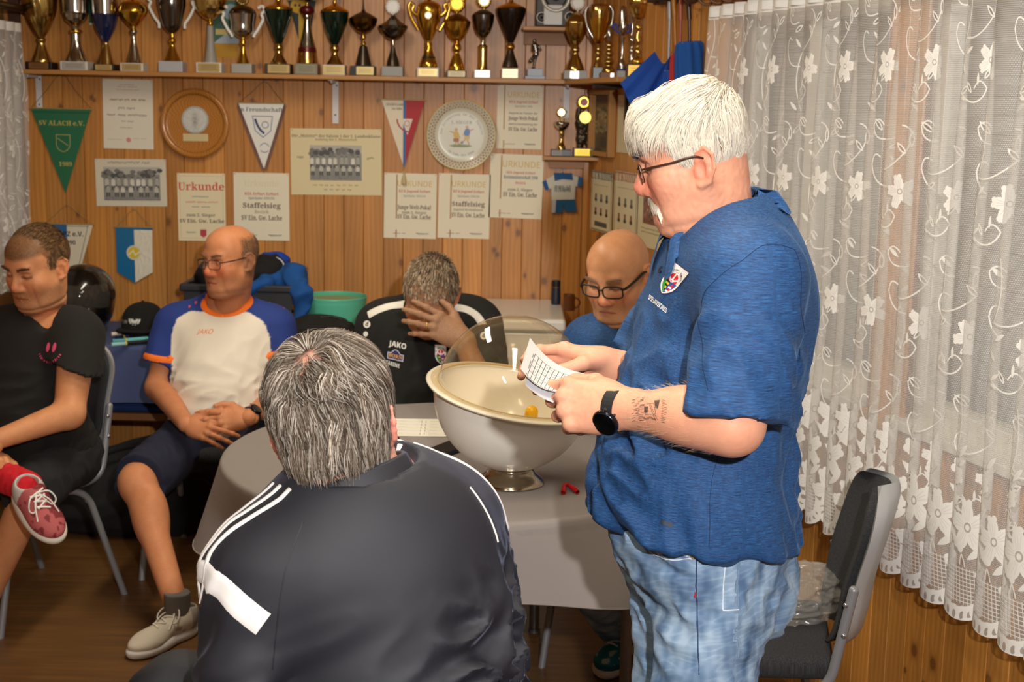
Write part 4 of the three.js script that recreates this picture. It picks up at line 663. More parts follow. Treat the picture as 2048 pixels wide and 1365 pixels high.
  // long grey hair falling from the crown
  const y0 = .032 * H.s, z0 = -.012 * H.s, skull = (q, lift) => { const u = V(q.x / (.0765 * H.s + lift), (q.y - y0) / (.0895 * H.s + lift), (q.z - z0) / (.098 * H.s + lift)), l = u.length() || 1; return V(q.x / l, (q.y - y0) / l + y0, (q.z - z0) / l + z0); };
  const cen = H.w(0, .02, -.012), out = (p) => p.clone().sub(cen).normalize(), whorl = V(.012, .1, -.062), near = [H[0], ...neck], fN = (x, y, z) => fieldOf(near, x, y, z);
  const hair = locks(16000, 5, (i, r) => {
    const u = r(), y = lerp(.122, -.034, u), rr = Math.sqrt(Math.max(.02, 1 - ((y - .032) / .0925) ** 2)), a = (r() - .5) * 6.2832; let q0 = V(Math.sin(a) * .0765 * (y < 0 ? 1 : rr), y, -.012 - Math.cos(a) * .098 * (y < 0 ? .98 : rr));
    if (y < -.03 && q0.z > -.005 || (y < .05 && q0.z > .055)) return null; if (q0.distanceTo(whorl) < .016 && r() < .75) return null;
    const down = smooth(.05, -.02, y); let q = y < 0 ? V(q0.x * (1 - .3 * smooth(0, -.1, y)), y, q0.z * (1 - .28 * smooth(0, -.11, y))) : skull(q0, .003); const cl = noise(q0.x * 42, q0.y * 30, q0.z * 42 + 4), c2 = noise(q0.x * 110 + 7, q0.y * 70, q0.z * 110), pts = [q.clone().applyMatrix4(H.m)], L = (y > .06 ? .085 : y > 0 ? .075 : lerp(.05, .026, smooth(0, -.08, y))) * (.75 + .5 * r()), n = 9, h0 = .005 + .008 * r() + .007 * cl;
    for (let j = 1; j <= n; j++) {
      const away = q.clone().sub(whorl).setY(0).normalize(), dir = away.multiplyScalar(y > .04 ? 1 : .2).add(V(.75 * cl + .28 * Math.sin(j * .8 + cl * 9), y > .06 ? -.25 : -1.3, .2 * c2)).normalize();
      q = q.clone().addScaledVector(dir, L / n);
      if (q.y > -.005) { const k = smooth(0, .35, j / n); q = skull(q, h0 * k + .004 + .006 * smooth(.02, .09, q.y) * k); } else { const ax = .073 + h0 * .8, az = .088 + h0, k = Math.hypot(q.x / ax, (q.z + .012) / az), want = 1 - .3 * smooth(0, -.12, q.y) + .12 * (j / n) ** 2 * (r() * .5); if (k > 0) { q.x *= lerp(1, want / k, .5); q.z = (q.z + .012) * lerp(1, want / k, .5) - .012; } const wq = q.clone().applyMatrix4(H.m), dd = fieldOf(near, wq.x, wq.y, wq.z); if (dd < .004 + h0 * .6) q = onto(fN, wq, 1).n.multiplyScalar(.004 + h0 * .6 - dd).add(wq).applyMatrix4(H.inv); }
      pts.push(q.clone().applyMatrix4(H.m));
    }
    const g = r(), k = .85 + .4 * cl + .15 * (r() - .5), top = smooth(.0, .08, y); const base = g < .25 ? [188, 178, 166] : g < .5 ? [140, 126, 112] : g < .8 ? [104, 90, 76] : [78, 64, 52]; return { pts, w: .0004 + .0003 * r(), c: base.map((v) => clamp(v * k, 20, 250)), out };
  });
  part(t, 'hair', hair, hairMat, 'wavy grey and brown hair falling to the collar');
  settle(t, V(hip.x, 0, hip.z));
}

// ---- the man in black at the left
{
  const t = thing('person', 'brown-haired man in a black t-shirt with a pink smiley, seated with crossed legs', 'person'), A = axes(V(-.5, 0, .86)), B = body3(A), side = (p, l, f = 0, u = 0) => p.clone().addScaledVector(A.L, l).addScaledVector(A.F, f).addScaledVector(UP, u);
  const D = 4.4, H = headPrims(frame(P(76, 530, D - .06), V(-.43, -.3, .87), V(-.1, 1, .28)), 1.05, { fat: .35, look: 1, jaw: 1 }), neck0 = P(88, 655, D), shC = P(60, 690, D), shL = P(158, 672, D - .08), shR = P(-52, 672, D + .04), chest = P(55, 740, D - .02), belly = P(60, 850, D - .06), hip = P(95, 905, D + .04);
  const elL = P(138, 828, D - .24), wrL = P(0, 878, D - .4), elR = P(-130, 830, D - .2), wrR = P(-40, 900, D - .38), hipL = side(hip, .1), hipR = side(hip, -.1), knL = P(62, 985, D - .36), knR = P(-130, 900, D - .3), anR = P(52, 972, D - .52), ftL = P(-30, 1200, D - .3);
  const torso = [ell(hip, V(.18, .14, .15), B, { k: .08 }), ell(belly, V(.175, .17, .15), B, { k: .1 }), ell(chest, V(.185, .18, .13), B, { k: .1 }), cap(side(shL, -.04), side(shR, .04), .068, .068, { k: .08 }), cap(neck0, side(shL, -.06, 0, .02), .055, .05, { k: .07 }), cap(neck0, side(shR, .06, 0, .02), .055, .05, { k: .07 })];
  const upL = [cap(shL, elL, .062, .046, { k: .04 })], foL = [cap(elL, wrL, .047, .03, { k: .02 })], upR = [cap(shR, elR, .062, .046, { k: .04 })], foR = [cap(elR, wrR, .045, .03, { k: .02 })], shR_ = [cap(knR, anR, .056, .037, { k: .03 })], shL_ = [cap(knL, ftL, .056, .04, { k: .03 })];
  const skin = skinColor([206, 140, 96], H, { brow: [96, 66, 44], browAmount: .45, red: .35, stubble: [120, 84, 60, .5], lash: true, scalp: [92, 66, 42, .9], scalpAt: (x, y, z) => smooth(.042, .06, y + Math.max(0, .04 - z) * 1.6 - Math.abs(x) * .1) * (Math.abs(x) > .072 && y < .02 ? 0 : 1) * (y > -.05 ? 1 : 0) }), neck = [cap(H.w(0, -.05, -.02), neck0.clone().add(V(0, -.05, 0)), .06, .066, { k: .04 })], hL = handPrims(wrL, wrL.clone().sub(elL), V(.1, .6, .7), false), hR = handPrims(wrR, V(.6, -.2, .5), UP, true);
  part(t, 'body', joined([surface([...torso, ...upR, ...foR], .012, { grow: -.012, color: skin }), surface([...upL, ...foL, cap(shL, shL, .05, .05)], .007, { color: skin }), surface([...H, ...neck], .003, { color: skin, cut: [[neck0.clone().add(V(0, -.09, 0)), V(0, -1, 0)]] }), surface(hL, .004, { color: skin }), surface(hR, .004, { color: skin }), surface([...shR_, ...shL_], .007, { color: skin })]), skinMat(.5));
  const dL = elL.clone().sub(shL).normalize(), dR = elR.clone().sub(shR).normalize(), hem = [[hip.clone().add(V(0, -.02, 0)), V(0, -1, 0)]];
  const shirt = [...torso.map((p) => ({ ...p, cut: hem })), cap(shL, shL.clone().addScaledVector(dL, .2), .076, .082, { k: .04, cut: [[P(150, 716, D), V(-.35, -1, .1).normalize()]] }), cap(shR, shR.clone().addScaledVector(dR, .2), .076, .08, { k: .04, cut: [[shR.clone().addScaledVector(dR, .18), dR]] }), cap(P(84, 622, D - .03), P(78, 595, D - .04), .062, .075, { k: .01, sub: true }), cap(P(90, 650, D - .13), P(88, 610, D - .08), .022, .055, { k: .01, sub: true })];
  const f1 = folds(.009, V(.9, .3, .2), .25, .05, 3), w1 = (x, y, z) => f1(x, y, z) * smooth(neck0.y - .02, neck0.y - .2, y), fS = (x, y, z) => fieldOf(shirt, x, y, z, .007) + w1(x, y, z);
  part(t, 't_shirt', surface(shirt, .008, { grow: .007, warp: w1, uv: cyl(belly, A) }), cloth(0x16130f));
  const sm = tex(256, 256, (g) => { g.clearRect(0, 0, 256, 256); g.fillStyle = '#e8527e'; for (const x of [92, 164]) { g.beginPath(); g.ellipse(x, 66, 20, 48, .05, 0, 7); g.fill(); } for (let i = 0; i < 15; i++) { const a = lerp(1.2, -1.2, i / 14); g.save(); g.translate(128, 92); g.rotate(a); g.fillRect(-6, 116, 5 + (i % 3) * 3, 22); g.restore(); } });
  part(t, 'print', badge(fS, P(80, 682, D - .15), P(136, 682, D - .15), P(80, 732, D - .15), V(0, -.15, -1).normalize()), print(sm), 'small pink smiley print');
  const legs = [cap(hipL, knL, .09, .085, { k: .05, cut: [[knL.clone().add(V(0, -.03, .03)), knL.clone().sub(hipL).normalize().add(V(0, -.6, 0)).normalize()]] }), cap(hipR, knR, .092, .082, { k: .05 }), ell(hip, V(.19, .13, .165), B, { k: .05 }), cap(knR, knR.clone().lerp(anR, .35), .082, .066, { k: .04 })];
  part(t, 'shorts', surface(legs, .009, { warp: folds(.008, V(.6, .6, .4), .2, .06, 3), uv: cyl(hip, A) }), cloth(0x17171a));
  const sd = anR.clone().sub(knR).normalize(), sock = [cap(anR.clone().addScaledVector(sd, -.085), anR.clone().addScaledVector(sd, .005), .046, .043, { k: .02, cut: [[anR.clone().addScaledVector(sd, -.085), sd.clone().negate()]] })];
  part(t, 'sock', surface(sock, .005, { warp: folds(.006, V(.3, .9, .2), .1, .02, 3) }), cloth(0xc41220), 'bright red sock');
  const heel = P(38, 990, D - .5), toe = P(118, 1088, D - .6);
  shoe(t, heel, toe, V(.62, .35, .72), { w: .05, h: .004, sole: 0xd9cfc0, bow: true, label: 'dusty red running shoe with white laces', color: (x, y, z) => { const n = noise(x * 60, y * 60, z * 9); if (z < .3) return [196, 190, 184]; if (y < .036 && z > .55) return [168, 84, 84]; return (x > .012 && z < .8) || n > .25 ? [122, 36, 40] : [176, 84, 84]; } });
  shoe(t, V(ftL.x, 0, ftL.z - .06), V(ftL.x - .08, 0, ftL.z + .2), UP, { upper: 0x9a4a4c, h: .008 });
  eyes(t, H, [80, 70, 60], [0, -.6]); browsOf(t, H, 240, [92, 64, 42], 4);
  shortHair(t, H, 9500, 7, (x, y, z, r) => { const line = .048 - .01 * Math.cos(x * 75) + (Math.abs(x) > .045 ? -.02 : 0); if (z > .02 && y < line && Math.abs(x) < .062) return false; if (y < .0 && z > .012) return false; if (y < -.055 || (y < -.03 && z > -.03)) return false; return true; }, { len: .02, rise: .004, lift0: .001, clump: .002, w: .0011, flow: (x, y, z, c) => V(.3 * c, y > .06 ? -.05 : -1, y > .06 ? 1 : .1).normalize(), colors: [[92, 66, 40], [112, 82, 50], [70, 48, 30]], label: 'short brown hair' });
  settle(t, V(hip.x, 0, hip.z));
}

// ---- the man in the white and blue jersey
{
  const t = thing('person', 'seated man with glasses in a white, blue and orange jersey, hands folded', 'person'), A = axes(V(-.05, 0, 1)), B = body3(A), side = (p, l, f = 0, u = 0) => p.clone().addScaledVector(A.L, l).addScaledVector(A.F, f).addScaledVector(UP, u);
  const D = 4.88, H = headPrims(frame(P(462, 519, D - .06), V(-.62, -.06, .78), V(-.05, 1, .03)), 1.0, { fat: .45, look: .35, jaw: 1 }), neck0 = P(457, 606, D + .02), shL = P(548, 655, D + .03), shR = P(352, 652, D + .03), chest = P(448, 705, D), belly = P(442, 795, D - .05), hip = P(440, 865, D - .02);
  const elL = P(562, 790, D - .02), wrL = P(497, 836, D - .33), elR = P(318, 775, D - .04), wrR = P(372, 848, D - .33), hipL = side(hip, .1, .02, -.02), hipR = side(hip, -.1, .02, -.02), knL = P(575, 945, D - .48), knR = P(276, 965, D - .5), anL = V(knL.x + .02, .1, knL.z + .02), anR = onY(354, 1216, .1);
  const torso = [ell(hip, V(.175, .14, .14), B, { k: .08 }), ell(belly, V(.172, .17, .145), B, { k: .1 }), ell(chest, V(.18, .17, .125), B, { k: .1 }), cap(side(shL, -.05), side(shR, .05), .068, .068, { k: .08 }), cap(neck0, side(shL, -.06, 0, .02), .052, .05, { k: .06 }), cap(neck0, side(shR, .06, 0, .02), .052, .05, { k: .06 })];
  const upL = [cap(shL, elL, .06, .044, { k: .04 })], upR = [cap(shR, elR, .06, .046, { k: .04 })], foL = [cap(elL, wrL, .046, .03, { k: .02 })], foR = [cap(elR, wrR, .048, .03, { k: .02 })];
  const leg = (k, a) => [cap(k.clone().add(V(0, .02, -.1)), k, .07, .06, { k: .03 }), cap(k, a, .056, .036, { k: .03 }), ell(k.clone().lerp(a, .33).add(V(.0, 0, -.025)), V(.05, .11, .055), null, { k: .04 }), ell(k.clone().add(V(0, .0, .025)), V(.045, .05, .04), null, { k: .03 })];
  const skin = skinColor([204, 134, 92], H, { brow: [120, 84, 60], browAmount: .5, red: .7, stubble: [130, 92, 70, .3], scalp: [116, 84, 58, .85], scalpAt: (x, y, z) => smooth(.0, -.02, z - .02) * smooth(.085, .06, y) * smooth(-.07, -.05, y) * smooth(.03, .05, Math.abs(x) + (z < -.05 ? .05 : 0)) });
  const neck = [cap(H.w(0, -.055, -.02), neck0.clone().add(V(0, -.06, 0)), .058, .066, { k: .04 })];
  const hR = handPrims(wrR, V(.9, -.12, .35), V(.05, .4, .9), true, { curls: [[.25, .3, .2], [.3, .3, .2], [.35, .3, .2], [.4, .35, .2]], spread: [.16, .02, -.1, -.2], thumb: [[.05, .0, .055], [.06, .008, .085], [.062, .012, .112]] });
  const hL = handPrims(wrL, V(-.95, -.05, .22), V(-.1, .45, .88), false, { curls: [[.2, .3, .2], [.25, .3, .2], [.3, .35, .2], [.35, .35, .2]], spread: [.14, .0, -.12, -.24], thumb: [[.05, -.006, .05], [.056, -.004, .08], [.052, -.002, .106]] });
  part(t, 'body', joined([surface(torso, .012, { grow: -.012, color: skin }), surface([...upL, ...foL], .006, { color: skin }), surface([...upR, ...foR], .006, { color: skin }), surface([...H, ...neck], .003, { color: skin, cut: [[neck0.clone().add(V(0, -.07, 0)), V(0, -1, 0)]] }), surface(hL, .003, { color: skin }), surface(hR, .003, { color: skin }), surface(leg(knR, anR), .006, { color: skin }), surface(leg(knL, anL), .008, { color: skin })]), skinMat(.5));
  const dL = elL.clone().sub(shL).normalize(), dR = elR.clone().sub(shR).normalize(), cL = [[P(560, 716, D), V(.1, -1, .15).normalize()]], cR = [[P(330, 722, D), V(-.12, -1, .1).normalize()]], hem = [[hip.clone().add(V(0, -.03, 0)), V(0, -1, 0)]];
  const slL = cap(shL, shL.clone().addScaledVector(dL, .24), .074, .072, { k: .035, cut: cL }), slR = cap(shR, shR.clone().addScaledVector(dR, .24), .074, .074, { k: .035, cut: cR }), hole = cap(neck0.clone().add(V(0, .0, .03)), neck0.clone().add(V(0, .15, .0)), .07, .1, { k: .01, sub: true });
  const jersey = [...torso.map((p) => ({ ...p, cut: hem })), slL, slR, hole], f1 = folds(.011, V(1, .2, .1), .28, .05, 3), f2 = folds(.008, V(.5, .9, 0), .2, .06, 5), w1 = (x, y, z) => (f1(x, y, z) * smooth(chest.y + .02, belly.y + .04, y) + f2(x, y, z) * .6) * smooth(neck0.y - .05, neck0.y - .15, y), fS = (x, y, z) => fieldOf(jersey, x, y, z, .007) + w1(x, y, z);
  // blue shoulders and sleeves: dyed panels
  const tri = tex(128, 128, pixels(128, 128, (x, y) => { const v = 200 + 55 * Math.sign(noise(Math.floor(x / 9) * 1.7, Math.floor((y + x * .6) / 9) * 1.3, 2)); return [v, v, v]; }), true, true); tri.repeat.set(9, 9);
  const yT = P(450, 619, D).y, blue = (x, y, z) => { const l = Math.abs(V(x, y, z).sub(chest).dot(A.L)); if (y > yT - 1.1 * Math.max(0, l - .1) ** 1.2 * 6 * .16) return true; return Math.min(slL.f(x, y, z), slR.f(x, y, z)) + .012 < Math.min(...torso.slice(0, 3).map((q) => q.f(x, y, z))) && l > .15; };
  part(t, 'jersey', surface(jersey, .005, { grow: .007, warp: w1, uv: cyl(belly, A), color: (x, y, z) => blue(x, y, z) ? [34, 58, 132] : [238, 226, 206] }), mat(0xffffff, .8, 0, { vertexColors: true, bumpMap: weaveTex, bumpScale: .0003, sheen: .2 }));
  const orange = mat(0xff7a1e, .7);
  { const pts = []; for (let i = 0; i <= 40; i++) { const a = i / 40 * 6.2832; pts.push(onto(fS, neck0.clone().add(V(Math.sin(a) * .084, .01 - .034 * Math.cos(a), .026 + Math.cos(a) * .082))).p); } part(t, 'neck_band', strip(fS, pts, .026, .003, 60, 4), orange, 'orange neck band'); }
  for (const [s, d, c] of [[shL, dL, cL], [shR, dR, cR]]) { const n = c[0][1], q = frame(s.clone().addScaledVector(d, (c[0][0].clone().sub(s).dot(n)) / d.dot(n) - .014), n, A.F), pts = []; for (let i = 0; i <= 32; i++) { const a = i / 32 * 6.2832; pts.push(onto(fS, V(Math.cos(a) * .08, Math.sin(a) * .08, 0).applyMatrix4(q), 5).p); } part(t, 'cuff', strip(fS, pts, .026, .003, 48, 3), orange, 'orange sleeve cuff'); }
  const vd = V(0, -.1, -1).normalize(), Bd = (a, b, c) => badge(fS, P(a[0], a[1], D - .2), P(b[0], b[1], D - .2), P(c[0], c[1], D - .2), vd);
  part(t, 'lettering', Bd([382, 659], [416, 659], [381, 674]), print(lettering('JAKO', '#f5781e', 256, 96, 'italic sans-serif', 1)), 'orange lettering on the chest');
  const spot = tex(64, 64, (g) => { g.clearRect(0, 0, 64, 64); g.fillStyle = '#f05a28'; g.beginPath(); g.moveTo(6, 8); g.lineTo(58, 8); g.quadraticCurveTo(60, 44, 32, 62); g.quadraticCurveTo(4, 44, 6, 8); g.fill(); g.strokeStyle = '#22408c'; g.lineWidth = 7; g.beginPath(); g.moveTo(22, 18); g.lineTo(32, 46); g.lineTo(44, 16); g.stroke(); });
  for (const [x, y, k] of [[403, 596, 11], [516, 606, 12], [386, 604, 7], [369, 610, 7], [357, 618, 6], [533, 612, 7], [547, 620, 8], [558, 628, 7], [566, 638, 6]]) part(t, 'mark', Bd([x - k / 2, y - k / 2], [x + k / 2, y - k / 2], [x - k / 2, y + k / 2]), print(spot));
  const sw = folds(.007, V(.7, .5, .5), .2, .06, 3), shorts = [ell(hip.clone().add(V(0, -.01, .02)), V(.182, .12, .15), B, { k: .05 }), cap(hipL, knL, .09, .078, { k: .05, cut: [[knL.clone().add(V(0, 0, -.02)), V(.1, -.25, .95).normalize()]] }), cap(hipR, knR, .09, .086, { k: .05, cut: [[P(290, 945, D - .5), knR.clone().sub(hipR).normalize()]] })];
  part(t, 'shorts', surface(shorts, .007, { grow: .006, warp: sw, uv: cyl(hip, A) }), cloth(0x1d2136));
  const sockC = mat(0x6f6a66, .9); for (const a of [anR, anL]) part(t, 'sock', surface([cap(a.clone().add(V(0, .045, -.005)), a.clone().add(V(0, -.05, 0)), .041, .042, { cut: [[a.clone().add(V(0, .05, 0)), UP]] })], .005), sockC, 'short grey sock');
  shoe(t, onY(388, 1262, 0), onY(262, 1322, 0), UP, { w: .05, h: .004, sole: 0xdad4d0, bow: true, label: 'pale grey sports shoe with white laces', color: (x, y, z) => (z < .45 && noise(x * 40, y * 50, z * 8) > .05) || z < .2 ? [168, 158, 146] : [214, 202, 184], });
  shoe(t, V(anL.x, 0, anL.z - .05), V(anL.x + .02, 0, anL.z + .22), UP, { upper: 0xd6cab8, h: .008 });
  watch(t, wrL.clone().lerp(elL, .06), wrL.clone().sub(elL), V(.1, .3, .95), { r: .034, size: .022, label: 'black sports watch' });
  spectacles(t, H, 0x1c1a2a, { rw: .027, rh: .0165, t: .0013, arm: 1.6, label: 'dark thin-rimmed glasses' }); eyes(t, H, [90, 110, 130], [0, -.1]); browsOf(t, H, 260, [140, 104, 78], 5);
  shortHair(t, H, 5200, 8, (x, y, z, r) => z < .018 && y < .088 - .03 * r() && y > -.065 && (Math.abs(x) > .05 || z < -.06) && !(y < -.02 && z > -.03), { len: .007, rise: .002, lift0: .0, clump: .0006, w: .0009, seg: 2, flow: (x, y, z, c) => V(.2 * c, -1, -.3).normalize(), colors: [[104, 78, 56], [128, 104, 82], [88, 64, 44]], label: 'cropped brown hair around a bald crown' });
  settle(t, V(hip.x, 0, hip.z));
}

// ---- the man hiding his face in his hand
{
  const t = thing('person', 'man in a black jersey with white shoulder stripes covering his face with one hand', 'person'), A = axes(V(-.08, 0, 1)), B = body3(A), side = (p, l, f = 0, u = 0) => p.clone().addScaledVector(A.L, l).addScaledVector(A.F, f).addScaledVector(UP, u);
  const D = 4.62, H = headPrims(frame(P(861, 588, D - .2), V(-.14, -.72, .68), V(.03, .68, .72)), 1.03, { fat: .3, look: 1 }), neck0 = P(862, 628, D - .02), shL = P(955, 650, D + .0), shR = P(760, 655, D), chest = P(856, 720, D - .02), belly = P(850, 830, D - .06), hip = V(belly.x, .52, belly.z - .02);
  const wrL = P(926, 678, D - .4), elL = P(975, 800, D - .42), elR = P(745, 800, D - .1), wrR = P(745, 850, D - .4), hL = handPrims(wrL, V(-.85, .46, .08), V(.12, .3, .95), false, { s: 1.08, curls: [[.12, .3, .15], [.16, .3, .15], [.2, .3, .2], [.24, .35, .2]], spread: [.02, -.12, -.24, -.4], thumb: [[.05, -.012, .05], [.066, -.022, .075], [.072, -.03, .1]] }), hR = handPrims(wrR, V(.9, -.1, .3), V(0, 1, .2), true);
  const torso = [ell(hip, V(.18, .15, .15), B, { k: .08 }), ell(belly, V(.18, .18, .15), B, { k: .1 }), ell(chest, V(.185, .17, .135), B, { k: .1 }), cap(side(shL, -.05), side(shR, .05), .074, .074, { k: .09 }), cap(neck0, side(shL, -.06, 0, .02), .062, .055, { k: .08 }), cap(neck0, side(shR, .06, 0, .02), .062, .055, { k: .08 })];
  const upL = [cap(shL, elL, .068, .052, { k: .05 })], upR = [cap(shR, elR, .07, .055, { k: .05 })], foL = [cap(elL, wrL, .048, .03, { k: .02 })], foR = [cap(elR, wrR, .048, .03, { k: .02 })], skin = skinColor([208, 146, 106], H, { brow: [120, 90, 66], browAmount: .7, red: .7, scalp: [120, 96, 74, .7], scalpAt: (x, y, z) => smooth(.05, .1, y + Math.max(0, -z) * 1.2 + Math.abs(x) * .5) });
  const neck = [cap(H.w(0, -.05, -.03), neck0.clone().add(V(0, -.05, 0)), .06, .068, { k: .04 })];
  part(t, 'body', joined([surface([...torso, ...upL, ...upR], .012, { grow: -.012, color: skin }), surface(foL, .006, { color: skin }), surface(foR, .008, { color: skin }), surface([...H, ...neck], .003, { color: skin, cut: [[neck0.clone().add(V(0, -.09, 0)), V(0, -1, 0)]], warp: (x, y, z) => .0012 * ridge(noise(x * 30, y * 130, z * 130)) }), surface([...hL, ...foL], .003, { color: skin, cut: [[wrL.clone().addScaledVector(hL.f, -.05), hL.f.clone().negate()]] }), surface(hR, .004, { color: skin })]), skinMat(.5));
  const dl = elL.clone().sub(shL), jersey = [...torso, cap(shL, shL.clone().addScaledVector(dl, .8), .08, .07, { k: .05 }), cap(shR, elR, .08, .066, { k: .05 }), cap(elR, wrR, .06, .045, { k: .03 }), cap(neck0.clone().add(V(0, -.0, .03)), neck0.clone().add(V(0, .15, .03)), .075, .1, { k: .01, sub: true })], f1 = folds(.01, V(.4, .9, .1), .22, .06, 3), w1 = (x, y, z) => f1(x, y, z) * smooth(neck0.y + .02, neck0.y - .1, y), fS = (x, y, z) => fieldOf(jersey, x, y, z, .007) + w1(x, y, z);
  part(t, 'jersey', surface(jersey, .007, { grow: .007, warp: w1, uv: cyl(belly, A) }), cloth(0x14130f));
  const td = (p) => p.clone().sub(camera.position).normalize(), hit = (x, y) => along(fS, P(x, y, D - .4), td(P(x, y, D)), 1), white = mat(0xe2dccf, .75);
  part(t, 'shoulder_stripe', strip(fS, [[808, 608], [784, 611], [760, 618], [736, 630]].map(([x, y]) => hit(x, y)), .036, .002, 36, 5), white, 'white shoulder stripe');
  part(t, 'shoulder_stripe', strip(fS, [[908, 614], [930, 618], [952, 630], [966, 650]].map(([x, y]) => hit(x, y)), .034, .002, 36, 5), white, 'white shoulder stripe');
  const Bd = (a, b, c, m, l) => part(t, 'badge', badge(fS, P(a[0], a[1], D - .25), P(b[0], b[1], D - .25), P(c[0], c[1], D - .25), V(0, -.12, -1).normalize()), m, l);
  Bd([772, 681], [810, 688], [770, 699], print(lettering('JAKO', '#f2efe6', 256, 112)), 'white lettering'); Bd([866, 692], [890, 694], [867, 732], print(crestTex), 'small shield crest');
  const born = tex(256, 170, (g, w, h) => { g.clearRect(0, 0, w, h); g.beginPath(); g.moveTo(8, 70); g.lineTo(60, 70); g.quadraticCurveTo(128, -40, 196, 70); g.lineTo(248, 70); g.lineTo(248, 160); g.lineTo(8, 160); g.closePath(); g.fillStyle = '#2b2a66'; g.fill(); g.strokeStyle = '#cfcde0'; g.lineWidth = 12; g.stroke(); g.fillStyle = '#f0b430'; g.font = 'bold 72px serif'; g.textAlign = 'center'; g.fillText('BORN', 128, 134); g.font = 'bold 34px serif'; g.fillText('♔', 128, 66); });
  Bd([769, 699], [804, 706], [767, 722], print(born), 'dark blue sponsor badge with yellow lettering'); Bd([764, 722], [802, 732], [763, 735], print(lettering('KABINE ♜', '#e8e6dc', 256, 84)), 'white lettering');
  const dot = (v) => tex(96, 96, (g) => { g.clearRect(0, 0, 96, 96); g.fillStyle = '#e6e2d6'; g.beginPath(); g.arc(48, 48, 46, 0, 7); g.fill(); if (v) { g.strokeStyle = '#1a1a16'; g.lineWidth = 11; g.beginPath(); g.moveTo(28, 56); g.lineTo(62, 24); g.lineTo(56, 66); g.lineTo(32, 62); g.stroke(); } }), big = print(dot(1)), small = print(dot(0));
  for (const [x, y, k, m] of [[723, 653, 16, big], [721, 673, 11, small], [720, 688, 9, small], [967, 673, 15, big], [958, 706, 8, small]]) Bd([x - k / 2, y - k / 2], [x + k / 2, y - k / 2], [x - k / 2, y + k / 2], m);
  const tr = [ell(hip, V(.19, .14, .16), B), cap(side(hip, .1), side(hip, .14, .42, -.02), .09, .075, { k: .05 }), cap(side(hip, -.1), side(hip, -.14, .42, -.02), .09, .075, { k: .05 }), cap(side(hip, .14, .42, -.02), side(hip, .14, .4, -.44), .07, .055), cap(side(hip, -.14, .42, -.02), side(hip, -.14, .4, -.44), .07, .055)]; part(t, 'trousers', surface(tr, .014), cloth(0x17171b));
  for (const s of [.14, -.14]) { const a = side(hip, s, .34).setY(0); shoe(t, a, side(a, 0, .28), UP, { upper: 0x222224, h: .009 }); }
  const ringC = hL.w(.001, .0, .118), rf = hL.f; { const L = hL.filter((p) => p.tag === 'finger')[6], a = L.a.clone().lerp(L.b, .42), g = new THREE.TorusGeometry(.0108, .0022, 10, 28).applyQuaternion(new THREE.Quaternion().setFromUnitVectors(V(0, 0, 1), L.b.clone().sub(L.a).normalize())).scale(1, 1, 1).translate(a.x, a.y, a.z); part(t, 'ring', g, mat(0xd9b25c, .25, 1), 'gold ring'); }
  shortHair(t, H, 9500, 9, (x, y, z, r) => { const line = .072 - .02 * Math.exp(-((x / .02) ** 2)) + .012 * Math.cos(x * 60); if (z > .03 && y < line) return false; if (y < -.0 && z > .015) return false; return y > -.06 && !(y < -.03 && z > -.03); }, { len: .026, rise: .01, lift0: .001, clump: .005, w: .001, flow: (x, y, z, c, r) => V(.5 * c + x * 3, y > .06 ? -.1 : -.7, .8 + .6 * c).normalize(), colors: [[150, 128, 102], [110, 88, 66], [176, 158, 134], [90, 70, 52]], label: 'short grey-brown tousled hair' });
  settle(t, V(hip.x, 0, hip.z));
}

